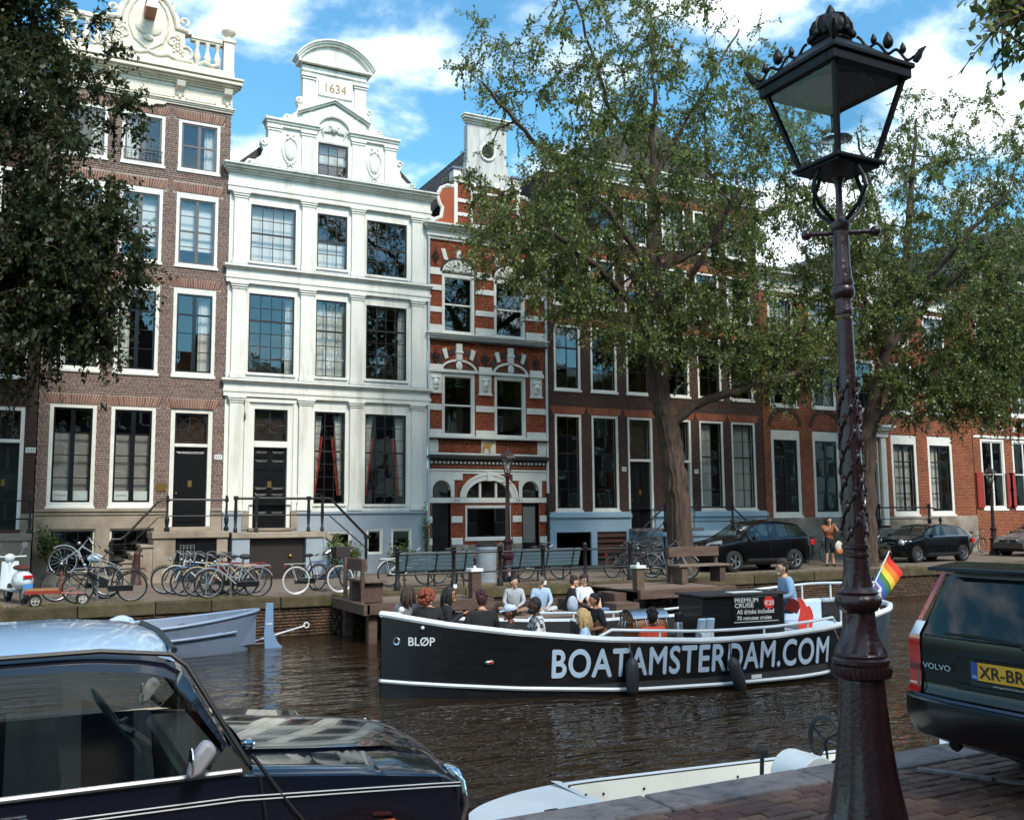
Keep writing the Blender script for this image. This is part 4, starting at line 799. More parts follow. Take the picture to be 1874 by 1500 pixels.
for sg, xe in ((-1, 13.72), (1, 16.32)):
    b = MB(); poly = [(xe, 12.25), (xe+sg*.98, 12.25), (xe+sg*.9, 12.5), (xe+sg*.6, 12.62), (xe+sg*.5, 12.9), (xe+sg*.5, 13.05), (xe+sg*.66, 13.2), (xe+sg*.7, 13.45), (xe+sg*.5, 13.72), (xe+sg*.2, 13.8), (xe, 13.8)]
    b.prism(poly, YF, YF+.25); H.mesh('gable_wing', b, M_br3)
    b = MB(); ctube(b, [(xe+sg*.98, 12.36), (xe+sg*.85, 12.45), (xe+sg*.55, 12.6), (xe+sg*.5, 12.95), (xe+sg*.62, 13.1), (xe+sg*.7, 13.4), (xe+sg*.55, 13.68), (xe+sg*.3, 13.8), (xe, 13.8)], .075, YF+.02); b.ell((xe+sg*.95, YF, 12.42), .14, .12, .14, 12, 8); H.mesh('wing_coping', b, M_trim, True)
b = MB(); b.prism([(13.98, 14.0), (16.07, 14.0), (16.07, 14.35), (15.9, 14.6), (15.82, 14.9), (15.82, 16.3), (14.2, 16.3), (14.2, 14.9), (14.12, 14.6), (13.98, 14.35)], YF-.06, YF+.28); H.mesh('gable_top', b, mat('weathered_white_paint', lin(196, 196, 190), .6, var=.15, vs=2, col2=lin(140, 140, 136), c2s=1.4, c2t=(.48, .75), stretch=(3, 3, .4)), bevel=.015)
H.steps('gable_top_cornice', M_white, 14.16, 15.86, 16.3, [(.1, .08), (.18, .07), (.28, .08), (.34, .05)])
b = MB(); b.ring((15.02, YF-.08, 15.3), .3, .06); H.mesh('oculus_ring', b, M_trim, True); b = MB(); b.cyl((15.02, YF-.075, 15.3), (15.02, YF-.02, 15.3), .28, n=20); H.mesh('oculus', b, M_black)
b = MB()
for i in range(7):
    t = pi*(i+.5)/7; b.prism([(15.05+.72*cos(t-.16), 13.72+.3*sin(t-.16)), (15.05+.72*cos(t+.16), 13.72+.3*sin(t+.16)), (15.05+.9*cos(t+.14), 13.74+.5*sin(t+.14)), (15.05+.9*cos(t-.14), 13.74+.5*sin(t-.14))], YF-.07, YF, mi=0)
H.mesh('gable_voussoirs', b, M_trim)
# steep tiled roof with lead flashing
H.part('party_wall', M_br3, [(12.67, 17.4, .02, .3, 11.85, 12.25)])
b = MB(); a, c, m_ = 12.55, 17.5, 15.03; zr = 16.0; Y0, Y1 = YF+.32, YF+10
for sg, xe in ((0, a), (1, c)):
    for k in range(26):
        t0, t1 = k/26, (k+1)/26+.012; x0_, x1_ = xe+(m_-xe)*t0, xe+(m_-xe)*t1; z0_, z1_ = 12.1+(zr-12.1)*t0, 12.1+(zr-12.1)*t1
        for j in range(28):
            ya, yb_ = Y0+j*.35, Y0+(j+1)*.35-.02; b.add([(x0_, ya, z0_+.06), (x0_, yb_, z0_+.06), (x1_, yb_, z1_+.02), (x1_, ya, z1_+.02), (x0_, ya, z0_), (x0_, yb_, z0_)], [(0,1,2,3),(0,4,5,1)])
o = H.mesh('roof_tiles', b, M_tile); o['kind'] = 'stuff'
b = MB(); b.add([(a, Y0, 12.05), (m_, Y0, zr), (c, Y0, 12.05), (a, Y1, 12.05), (m_, Y1, zr), (c, Y1, 12.05)], [(0,1,4,3),(1,2,5,4),(3,4,5)]); H.mesh('roof', b, M_tile)
b = MB()
for sg, xe in ((0, a), (1, c)): b.add([(xe+.3*(1 if xe < 15 else -1), YF+.28, 12.4), (m_, YF+.28, zr+.1), (m_, YF+.9, zr+.12), (xe+.3*(1 if xe < 15 else -1), YF+.9, 12.45)], [(0,1,2,3)])
H.mesh('lead_flashing', b, M_lead)
b = MB(); b.tube([(17.43, YF-.08, 11.6), (17.43, YF-.08, 2.6)], .05, 8); b.lathe([(.05, 10.5), (.12, 10.62), (.12, 10.75)], 8, (17.43, YF-.1, 0)); o = H.mesh('downpipe', b, M_pipe, True); b = MB(); b.tube([(17.43, YF-.08, 2.6), (17.43, YF-.08, 0)], .058, 8); H.mesh('downpipe_foot', b, M_iron, True)
b = MB(); b.tube([(12.66, YF-.08, 12.0), (12.66, YF-.08, 0)], .045, 8); H.mesh('downpipe', b, M_pipe, True)

# ---------------------------------------------------------------- wide dark brown brick house with light blue plinth
H = House('wide_brown_house', 'wide dark brown brick house with light blue plinth behind the big tree', 17.5, 27.95, 15.2)
XS = [(17.8, 18.98), (19.43, 20.65), (21.08, 22.28), (22.98, 24.18), (24.6, 25.84), (26.26, 27.55)]
for i, (a, c) in enumerate(XS):
    kw = dict(fw=.1, ft=.1, bar=.022, sb=.04, sash=M_sash)
    if i not in (2, 3): H.window(a, c, 1.92, 5.6, 2, 5, fb=.12, split=(3,), curt=('full',) if i == 5 else ('left', .72) if i == 4 else None, **kw)
    H.window(a, c, 6.5, 9.05, 2, 3, split=(2,), **kw)
    H.window(a, c, 9.82, 11.82, 2, 2, split=(1,), curt=('blind', .45, 1., mat('amber_blind', lin(176, 112, 48), .8)) if i in (1, 2) else ('left', .4) if i > 3 else None, **kw)
    H.window(a, c, 12.6, 14.45, 2, 3, split=(), mull=.1, curt=('full',) if i > 2 else None, **kw)
for (a, c) in (XS[2], XS[3]): H.door(a, c, 1.25, 5.6, 3.85, fw=.1, bars='v', panels=((.05, .3), (.36, .9)))
plate(H, 20.78, 3.46, '243', .2, .17); plate(H, 24.28, 3.42, '245', .2, .17)
aw = [h for h in H.holes]; H.arches(M_br5, aw, .28, single=False); H.wall(M_mo3, -.12, 15.2); H.brickwork(M_br4, 1.95, 15.2, arch_holes(aw, .29), seed=12); H.shell(M_br4, 15.2, peak=3)
H.steps('cornice', M_trim, 17.52, 27.93, 15.0, [(.05, .12), (.1, .22), (.18, .06), (.28, .08), (.42, .12), (.5, .06)])
q = [(17.78, 19.3, -.1, 1.15), (19.55, 20.9, -.1, 1.15), (24.7, 25.8, .3, 1.15), (26.2, 27.4, .3, 1.15), (21.08, 22.28, 1.2, 2), (22.98, 24.18, 1.2, 2)]; keep = H.holes; H.holes = q; H.Y = YF-.08; H.wall(M_blue4, -.12, 1.62, name='plinth')
for a in q[2:4]: H.window(*a, 3, 1, fw=.05, sill=0)
H.Y = YF; H.holes = keep; H.steps('plinth_moulding', M_blue4, 17.56, 21.0, 1.62, [(.1, .06), (.18, .14), (.1, .08)], .02); H.steps('plinth_moulding', M_blue4, 22.36, 22.9, 1.62, [(.1, .06), (.18, .14), (.1, .08)], .02); H.steps('plinth_moulding', M_blue4, 24.26, 27.9, 1.62, [(.1, .06), (.18, .14), (.1, .08)], .02)
H.part('cellar_door', M_black, [(17.8, 19.28, .0, .05, -.1, 1.13)]); H.part('cellar_louvre', M_black, [(19.55, 20.9, .02, .06, -.1, 1.15)]+[(19.57, 20.88, -.05, .03, .1+.2*k, .14+.2*k) for k in range(5)])
M_greyst = mat('blue_stone_steps', lin(122, 116, 114), .8, var=.2, bump=.3)
H.part('stoop_landing', M_blue4, [(21.6, 25.1, -1.5, -.08, .95, 1.12)], .02); H.part('door_sill', M_greyst, [(21.0, 24.3, -.5, .1, 1.12, 1.25)], .015); H.part('stoop_wall', M_blue4, [(21.8, 24.9, -1.4, -.1, -.1, .948)])
for k in range(5): H.part('step', M_greyst, [(21.6-.28*(k+1), 21.62-.28*k, -1.45, -.3, -.1, .95-.2*k)], .012); H.part('step', M_greyst, [(25.08+.28*k, 25.1+.28*(k+1), -1.45, -.3, -.1, .95-.2*k)], .012)
b = MB(); yr = YF-1.42; newel(b, 21.75, yr, 1.12, 1.0, .06); newel(b, 25.0, yr, 1.12, 1.0, .06)
b.tube([(20.2, yr, .85), (21.7, yr, 2.05), (25.0, yr, 2.05), (26.5, yr, .85)], .035, 7); b.tube([(20.4, yr, .45), (21.7, yr, 1.5), (25.0, yr, 1.5), (26.3, yr, .45)], .02, 6); newel(b, 20.2, yr, -.1, .95, .05); newel(b, 26.5, yr, -.1, .95, .05); H.mesh('stair_railing', b, M_iron, True)

# ---------------------------------------------------------------- rust brick house with white door case
H = House('rust_brick_house', 'rust red brick house with white door case behind the lamp post', 28.0, 41.2, 11.4)
for i, (a, c) in enumerate(((28.4, 30.04), (30.77, 32.36), (35.6, 37.28), (38.03, 39.73))):
    H.window(a, c, 1.64, 5.35, 2, 4, fw=.16, ft=.42, fb=.2, bar=.05, sb=.07, split=(3,), sash=M_black, mull=.12, curt=('full',) if i == 2 else ('left', .6) if i == 3 else None)
    H.window(a+.05, c-.05, 6.36, 8.75, 2, 3, fw=.14, sash=M_sash, curt=('sides', .3)); H.window(a+.08, c-.1, 9.5, 11.2, 2, 3, fw=.14, sash=M_sash, curt=('full',))
H.window(33.4, 34.8, 6.36, 8.75, 2, 3, fw=.14); H.window(33.4, 34.8, 9.5, 11.2, 2, 3, fw=.14)
H.door(33.4, 34.8, 1.24, 5.2, 4.05, fw=.1, bars='x')
H.parts('door_case', M_trim, [(33.05, 33.38, -.14, 0, 1.2, 5.2), (34.82, 35.15, -.14, 0, 1.2, 5.2), (32.95, 35.25, -.2, 0, 5.2, 5.5), (32.85, 35.35, -.4, 0, 5.5, 5.62), (32.75, 35.45, -.5, 0, 5.62, 5.74)], .015)
H.wall(M_mo3, -.12, 11.4); H.brickwork(M_br5, 1.6, 11.4, seed=15); H.shell(M_br5, 11.4, peak=3)
for (a, c) in ((28.4, 30.04), (30.77, 32.36), (35.6, 37.28), (38.03, 39.73)):
    xm = (a+c)/2; n = 14; b = MB()
    for i in range(n):
        t0, t1 = pi*i/n, pi*(i+1)/n-.03; b.prism([(xm-.8*cos(t), 5.55+.62*sin(t)) for t in (t0, t1)]+[(xm-.95*cos(t), 5.55+.8*sin(t)) for t in (t1, t0)], YF-.04, YF)
    H.mesh('relieving_arch', b, M_br4)
H.parts('plinth', M_stone5, [(28.02, 33.0, -.1, .02, -.1, 1.6), (35.2, 41.18, -.1, .02, -.1, 1.6)], .02)
H.steps('cornice', M_trim, 28.0, 41.2, 11.4, [(.06, .2), (.1, .36), (.2, .08), (.34, .1), (.5, .14), (.58, .06)]); b = MB(); b.prism([(32.5, 12.36), (37, 12.36), (34.75, 13.3)], YF-.4, YF+.2); H.mesh('pediment', b, M_trim, bevel=.03)
H.part('stoop', M_stone5, [(33.0, 36.0, -1.5, -.02, -.1, 1.1)], .02); b = MB(); yr = YF-1.4
for x_ in (33.1, 36.2, 36.9): newel(b, x_, yr, 1.1 if x_ < 36.5 else .5, 1.0, .06)
b.tube([(33.1, yr, 2.0), (36.2, yr, 2.0), (36.9, yr, 1.9)], .035, 7); b.tube([(33.1, yr, 1.5), (36.9, yr, 1.5)], .02, 6); H.mesh('stair_railing', b, M_iron, True)
# ---------------------------------------------------------------- brick house with red shutters
H = House('shutter_house', 'brick house with red wooden shutters at the right edge', 41.25, 52.0, 13.0)
for i, a in enumerate((41.78, 44.16, 46.6, 49)):
    H.window(a, a+1.78, 1.88, 5.36, 2, 2, fw=.14, bar=.1, sb=.05, sash=M_trim, split=(1,), mull=.1); H.window(a+.1, a+1.75, 6.52, 8.8, 2, 2, fw=.14, bar=.1, sb=.05, sash=M_trim, split=(1,), mull=.1); H.window(a+.1, a+1.7, 9.8, 12, 2, 2, fw=.14, bar=.1, sash=M_trim, mull=.1)
    for (z0_, z1_) in ((1.98, 3.7), (6.6, 7.7)):
        for xs_ in (a-.5, a+1.72):
            o = H.part('shutter', M_shut, [(xs_, xs_+.5, -.09, -.04, z0_, z1_), (xs_+.07, xs_+.43, -.1, -.085, z0_+.1, (z0_+z1_)/2-.05), (xs_+.07, xs_+.43, -.1, -.085, (z0_+z1_)/2+.05, z1_-.1)], .008)
    for k in range(3): H.part('voussoir', M_trim, [(a+.1+.7*k, a+.3+.7*k, -.05, .01, 5.75+.25*(k == 1), 6.0+.25*(k == 1))])
H.wall(M_mo3, -.12, 13); H.brickwork(M_br5, -.1, 13, seed=17); H.shell(M_br5, 13, peak=4); H.steps('cornice', M_trim, 41.25, 52, 13, [(.1, .2), (.2, .1), (.4, .15)])
H.part('string_course', M_trim, [(41.27, 52, -.04, .01, 5.4, 5.52)])
# ---------------------------------------------------------------- canal houses on the near bank behind the viewer (seen only as reflections)
def near_row():
    r = random.Random(3); x = -18.0; k = 0
    cols = [M_br4, M_br1, M_white, M_br0, M_br5, M_br4, M_cream, M_br1, M_br0, M_br3]
    while x < 112:
        wd = r.uniform(6, 8.5); zt = r.uniform(11.5, 14.5); Y = -10.0; m = cols[k % len(cols)]
        o = thing('near_bank_house', '%s canal house from the left in the row behind the viewer' % ('first', 'second', 'third', 'fourth', 'fifth', 'sixth', 'seventh', 'eighth', 'ninth', 'tenth', 'eleventh', 'twelfth', 'thirteenth', 'fourteenth', 'fifteenth', 'sixteenth', 'seventeenth', 'eighteenth', 'nineteenth', 'twentieth', 'twenty first', 'twenty second')[k], 'house', (x+wd/2, Y, 0), 0, 'near bank houses')
        b = MB(); b.box(x+.02, x+wd-.02, Y-8, Y, -.1, zt)
        ty = k % 3; mx_ = x+wd/2
        if ty == 0: b.prism([(x+.1, zt), (x+wd-.1, zt), (mx_+1.2, zt+2.8), (mx_+1.2, zt+3.6), (mx_-1.2, zt+3.6), (mx_-1.2, zt+2.8)], Y-.4, Y)
        if ty == 1:
            for j in range(4): b.box(x+.1+j*.8, x+wd-.1-j*.8, Y-.4, Y-.001*j, zt+j*.9-.01, zt+(j+1)*.9)
        b.build('wall', m, o, world=True)
        if ty == 2: b = MB(); b.box(x-.1, x+wd+.1, Y-.3, Y+.4, zt, zt+.7); b.build('cornice', M_trim, o, world=True)
        nb = 3; st = wd/nb
        for i in range(nb):
            for j, (z0, z1) in enumerate(((1.2, 3.9), (5, 7.3), (8.2, 10.2))):
                xa = x+st*(i+.5)-.6; b = MB(); b.box(xa, xa+1.2, Y-.01, Y+.05, z0, z1); wf = b.build('window', M_trim, o, world=True)
                b = MB(); b.box(xa+.1, xa+1.1, Y+.04, Y+.06, z0+.1, z1-.1); b.build('pane', M_black, wf, world=True)
        x += wd; k += 1
near_row()
# ================================================================== trees
M_bark = mat('elm_bark', lin(88, 68, 56), .9, var=.4, vs=4, bump=1.0, bs=9, stretch=(4, 4, .6), col2=lin(58, 48, 40), c2s=3, c2t=(.42, .62))
def leafmat(name, c, c2):
    m = bpy.data.materials.new(name); MATS[name] = m; m.use_nodes = True; t = m.node_tree; t.nodes.clear(); L = t.links.new
    o = N(t, 'ShaderNodeOutputMaterial'); g = N(t, 'ShaderNodeNewGeometry'); r = N(t, 'ShaderNodeValToRGB')
    e = r.color_ramp.elements; e[0].color = (*c, 1); e[1].color = (*c2, 1); x = e.new(.55); x.color = tuple((a+b_)/2*.95 for a, b_ in zip(c, c2))+(1,)
    L(g.outputs['Random Per Island'], r.inputs[0])
    d = N(t, 'ShaderNodeBsdfDiffuse'); tr = N(t, 'ShaderNodeBsdfTranslucent'); gl = N(t, 'ShaderNodeBsdfGlossy'); gl.inputs['Roughness'].default_value = .42; gl.inputs[0].default_value = (.9, .95, .9, 1)
    hs = N(t, 'ShaderNodeHueSaturation'); hs.inputs['Hue'].default_value = .48; hs.inputs['Value'].default_value = 1.7; L(r.outputs[0], hs.inputs['Color'])
    L(r.outputs[0], d.inputs[0]); L(hs.outputs[0], tr.inputs[0])
    m1 = N(t, 'ShaderNodeMixShader'); m1.inputs[0].default_value = .38; L(d.outputs[0], m1.inputs[1]); L(tr.outputs[0], m1.inputs[2])
    m2 = N(t, 'ShaderNodeMixShader'); m2.inputs[0].default_value = .025; L(m1.outputs[0], m2.inputs[1]); L(gl.outputs[0], m2.inputs[2]); L(m2.outputs[0], o.inputs[0]); return m
M_leaf = leafmat('elm_leaf', (.052, .078, .019), (.20, .25, .068)); M_leaf_shaded = leafmat('elm_leaf_dark', (.016, .024, .009), (.05, .066, .02))  # second one is a darker copy: the left tree's backlit shade in its colour

def tree(name, label, base, trunk, limbs, ells, natt, seed, ntw=8, nlf=18, leaf=.122, m=None, sparse=None, twl=.75, group=None):
    rg = np.random.default_rng(seed); rr = random.Random(seed); o = thing(name, label, 'tree', base, 0, group)
    nodes = []; nr = []; nl = []
    def addline(P, R):
        for i in range(len(P)-1):
            for k in range(6):
                t = k/6; nodes.append([P[i][j]*(1-t)+P[i+1][j]*t for j in range(3)]); nr.append(R[i]*(1-t)+R[i+1]*t)
    def smooth(P, R):
        Q = []; S = []; n = len(P)
        for i in range(n-1):
            p0, p1, p2, p3 = [np.array(P[max(0, min(n-1, k))], float) for k in (i-1, i, i+1, i+2)]
            for k in range(7):
                t = k/7; q = .5*((2*p1)+(-p0+p2)*t+(2*p0-5*p1+4*p2-p3)*t*t+(-p0+3*p1-3*p2+p3)*t**3); q = q+rg.normal(0, .035, 3)*(R[i] < .35); Q.append(tuple(q)); S.append(R[i]*(1-t)+R[i+1]*t)
        Q.append(tuple(P[-1])); S.append(R[-1]); return Q, S
    tb = MB(); P, R = smooth([p[:3] for p in trunk], [p[3] for p in trunk]); R[0] *= 1.25
    # furrowed trunk
    V = []; n = 56
    for i, p in enumerate(P):
        for j in range(n):
            t = 2*pi*j/n; w_ = 1+.05*sin(3*t+i*.12)+.05*abs(sin(7*t+.5*sin(i*.4)))+.045*sin(17*t+1.3*sin(i*.33))+rr.uniform(-.03, .03); V.append((p[0]+R[i]*w_*cos(t), p[1]+R[i]*w_*sin(t), p[2]))
    F = [(i*n+j, i*n+(j+1) % n, (i+1)*n+(j+1) % n, (i+1)*n+j) for i in range(len(P)-1) for j in range(n)]
    tb.add(V, F); tb.build('trunk', M_bark, o, True, 1.2, world=True); addline([p for p in P if p[2] > 4], [r for p, r in zip(P, R) if p[2] > 4])
    lb = MB()
    for li in limbs:
        P, R = smooth([p[:3] for p in li], [p[3] for p in li]); lb.tube(P, R, 9); addline(P, R)
    # crown points inside the envelope, joined to the nearest wood by thin branches
    A = []; wsum = [e[6] for e in ells]; k = 0
    while len(A) < natt:
        e = ells[rg.choice(len(ells), p=np.array(wsum)/sum(wsum))]; d = rg.normal(size=3); d /= np.linalg.norm(d); rad = rg.random()**.42
        p = np.array(e[:3])+d*rad*np.array(e[3:6])
        if sparse is not None and rg.random() < sparse(p): continue
        A.append(p)
    A = np.array(A); ND = np.array(nodes); D0 = np.array([np.min(((ND-a)**2).sum(1)) for a in A]); A = A[np.argsort(D0)]
    NL = [tuple(x) for x in nodes]; NR = list(nr); arr = np.zeros((len(NL)+len(A)*4, 3)); arr[:len(NL)] = NL; cnt = len(NL); TW = []
    for a in A:
        dd = ((arr[:cnt]-a)**2).sum(1); i = int(np.argmin(dd)); s = arr[i].copy(); r0 = min(.045, NR[i]*.6); dist = math.sqrt(dd[i])
        mid = (s+a)/2+rg.normal(0, .12*dist+.02, 3)+np.array([0, 0, .1*dist]); Pb = [s, s*.55+mid*.45, mid, mid*.5+a*.5, a]; r1 = max(.008, r0*.35)
        lb.tube([tuple(p) for p in Pb], [r0+(r1-r0)*t/4 for t in range(5)], 5, caps=False)
        for q, f in ((Pb[2], .7), (Pb[3], .55), (a, .4)): arr[cnt] = q; NR.append(max(.01, r0*f)); cnt += 1
        out = (a-s)/(dist+1e-6)
        for k in range(ntw):
            d = out*.5+rg.normal(0, .75, 3)+np.array([0, 0, -.1]); d /= np.linalg.norm(d); st = Pb[2+rg.integers(0, 3)]; TW.append((st, d, twl*(.5+.8*rg.random())))
    S = np.array([t[0] for t in TW]); Dr = np.array([t[1] for t in TW]); Ln = np.array([t[2] for t in TW]); nT = len(TW)
    droop = np.array([0, 0, -.22]); mid = S+Dr*(Ln*.5)[:, None]; tip = S+Dr*Ln[:, None]+droop*Ln[:, None]
    # twigs as three-sided slivers
    ang = np.array([0, 2.09, 4.19]); up = np.cross(Dr, [0.3, .2, 1]); up /= np.linalg.norm(up, axis=1)[:, None]; sd = np.cross(Dr, up); ring = lambda c, r: c[:, None]+r*(np.cos(ang)[None, :, None]*up[:, None]+np.sin(ang)[None, :, None]*sd[:, None])
    V = np.concatenate([ring(S, .011), ring(mid, .008), ring(tip, .004)], 1).reshape(-1, 3); b0 = (np.arange(nT)*9)[:, None, None]
    F = (b0+np.array([[0,1,4,3],[1,2,5,4],[2,0,3,5],[3,4,7,6],[4,5,8,7],[5,3,6,8]])[None]).reshape(-1, 4)
    link('twigs', arr_mesh('twigs', V, F), M_bark, o, True, kind='stuff'); lb.build('branches', M_bark, o, True, 1.2, world=True)
    t = (np.arange(nlf)+.6)/nlf; t = np.clip(t[None, :]+rg.normal(0, .04, (nT, nlf)), .05, 1.0)
    C = S[:, None]+Dr[:, None]*(Ln[:, None]*t)[..., None]+droop*(Ln[:, None]*t**2)[..., None]
    side = np.where(np.arange(nlf) % 2 == 0, 1., -1.)[None, :, None]
    dirn = sd[:, None]*side*.9+Dr[:, None]*.6+rg.normal(0, .4, (nT, nlf, 3))+np.array([0, 0, -.25]); dirn /= np.linalg.norm(dirn, axis=2)[..., None]
    nrm = np.array([0, 0, 1.])+rg.normal(0, .55, (nT, nlf, 3)); w_ = np.cross(nrm, dirn); w_ /= np.linalg.norm(w_, axis=2)[..., None]+1e-9; nn = np.cross(dirn, w_)
    sz = (leaf*(.6+.7*rg.random((nT, nlf))))[..., None]; C = C+dirn*.012
    V = np.stack([C, C+dirn*sz*.45+w_*sz*.29+nn*sz*.07, C+dirn*sz-nn*sz*.08, C+dirn*sz*.45-w_*sz*.29+nn*sz*.07], 2).reshape(-1, 3); nq = nT*nlf
    keep = rg.random(nq) < .93; F = (np.arange(nq)*4)[:, None]+np.arange(4)[None]
    link('crown', arr_mesh('crown', V, F[keep]), m or M_leaf, o, True, kind='stuff'); return o

sp = lambda p: 0.0 if p[2] < 11.5 else min(.3, (p[2]-11.5)*.06)
tree('elm_tree', 'tall elm with thick brown trunk in front of the wide brown house', (18.35, 24.3, ST),
     [(18.4, 24.3, -.2, .44), (18.3, 24.3, 1.0, .37), (18.22, 24.3, 2.6, .345), (17.98, 24.3, 4.2, .345), (17.66, 24.3, 5.6, .31), (17.58, 24.3, 7.6, .24), (17.55, 24.3, 10.2, .2), (17.5, 24.2, 13, .1), (17.7, 24.2, 15.8, .05), (17.6, 24.2, 18.2, .03)],
     [[(17.95, 24.2, 4.3, .17), (18.6, 24.0, 5.1, .16), (20.3, 23.5, 5.75, .12), (22.7, 23.0, 6.4, .1), (24.5, 22.6, 7.1, .04)], [(17.6, 24.2, 9.4, .16), (19.85, 24, 10.7, .13), (21.75, 23.8, 11.7, .09), (24.3, 23.5, 12.7, .04)],
      [(17.62, 24.2, 6.6, .18), (16, 23.5, 8.2, .13), (13.8, 23, 9.4, .08), (11.6, 22.6, 10, .03)], [(17.55, 24.3, 9.3, .15), (15.8, 24.6, 11.5, .11), (13.3, 24.5, 13.1, .07), (11.5, 24.2, 14.4, .03)],
      [(17.6, 24.4, 8.2, .15), (17.2, 26, 10.5, .1), (16.4, 27.6, 12.6, .04)], [(17.6, 24.2, 7.4, .15), (17.9, 22.4, 9.4, .1), (18.2, 20.9, 11.2, .04)],
      [(17.5, 24.2, 11.8, .09), (15.6, 24, 15, .05), (14.2, 23.5, 17.8, .03)], [(17.5, 24.2, 12.4, .09), (19.5, 24.4, 15.4, .05), (21.4, 24.3, 18.4, .03)]],
     [(17.2, 24, 13.4, 6.6, 4.2, 7.0, 1.0), (21.9, 23.2, 6.9, 3.2, 2.0, 1.5, .2), (22.2, 24, 12.4, 3.0, 2.5, 3.4, .14), (17.4, 23.2, 7.6, 3.8, 2.5, 1.7, .2), (13.2, 23.4, 9.6, 2.8, 2.2, 2.4, .16)], 730, 5, sparse=sp)
sp2 = lambda p: 0.0 if p[2] < 11 else min(.5, (p[2]-11)*.09)
tree('elm_tree', 'elm whose leafy crown fills the right side behind the lamp post', (26.75, 24.7, ST),
     [(26.7, 24.7, -.2, .4), (26.75, 24.7, 1.2, .33), (26.9, 24.7, 3.5, .3), (27.2, 24.7, 5.1, .27), (28.0, 24.6, 7.4, .2), (29.0, 24.6, 10.2, .15), (29.8, 24.6, 13.5, .1), (30.4, 24.6, 17, .04)],
     [[(27.2, 24.6, 5.0, .2), (28.5, 24.2, 6.2, .16), (30.8, 23.6, 7.2, .1), (33.4, 23.2, 8, .04)], [(28.2, 24.6, 7.8, .15), (30.8, 24.8, 9.8, .11), (33.6, 24.6, 11.8, .07), (36, 24.4, 13, .03)], [(28.0, 24.6, 7.6, .14), (26.8, 24.4, 9.6, .1), (25.6, 24.2, 11.6, .05)], [(29, 24.6, 10, .12), (28, 24.6, 13, .08), (27, 24.5, 15.8, .03)], [(28.6, 24.4, 9, .13), (29.5, 22.5, 11.2, .09), (30.5, 21, 13, .04)]],
     [(32.0, 24.4, 12.0, 6.6, 4.4, 6.8, 1.0), (30.2, 23.6, 6.2, 3.6, 1.8, 1.5, .2), (34, 23.8, 8, 3.2, 2.5, 3.2, .22), (26.0, 24, 10.2, 2.6, 2, 3.0, .16)], 880, 9, sparse=sp2)
tree('elm_tree', 'dark dense leafy tree hanging into the upper left corner', (-4.6, 24.2, ST),
     [(-4.6, 24.2, -.2, .4), (-4.5, 24.2, 3, .32), (-4.2, 24.2, 6, .25), (-3.8, 24.2, 10, .15), (-3.4, 24.2, 14.5, .05)],
     [[(-4.4, 24.2, 4.6, .18), (-2.5, 24, 5.9, .12), (-.4, 23.8, 6.6, .07), (1.6, 23.6, 6.9, .03)], [(-4.1, 24.2, 6.6, .16), (-2, 24, 8.2, .11), (.4, 23.9, 8.8, .06), (2.2, 23.8, 9, .03)], [(-3.9, 24.2, 9, .13), (-1.8, 24, 11.2, .08), (.2, 23.9, 12.4, .03)], [(-4.2, 24.2, 6, .14), (-4.4, 21.8, 8.4, .08), (-4, 20.6, 10.4, .03)], [(-4, 24.3, 7.5, .14), (-3, 26, 9.5, .08), (-2, 27, 11, .03)]],
     [(-2.75, 24.1, 10.4, 5.0, 3.4, 6.6, 1.0), (.5, 23.8, 7.4, 2.1, 1.8, 2.2, .22), (-1.0, 24, 13.2, 2.2, 2, 2.6, .22)], 720, 13, ntw=9, nlf=19, leaf=.14, m=M_leaf_shaded)
tree('street_tree', 'leafy twigs hanging into the top right corner from a nearby tree', (11.2, 3.4, 0),
     [(11.2, 3.4, -.1, .26), (11.2, 3.4, 2.5, .2), (11.1, 3.4, 5, .16), (11, 3.5, 8, .1), (11, 3.5, 11, .04)],
     [[(11.1, 3.4, 5.2, .1), (9.6, 3.8, 6.0, .07), (7.9, 4.25, 6.05, .04), (6.75, 4.45, 5.7, .02)], [(11, 3.5, 7, .1), (9, 3, 9, .06), (7.6, 2.4, 10, .03)], [(11, 3.5, 6.5, .1), (13, 3.5, 8.5, .05)]],
     [(6.95, 4.5, 5.75, .34, .3, .34, .03), (11.4, 3.4, 9.4, 3, 2.6, 3.0, 1.0)], 160, 21, ntw=6, nlf=14, leaf=.1, twl=.5)
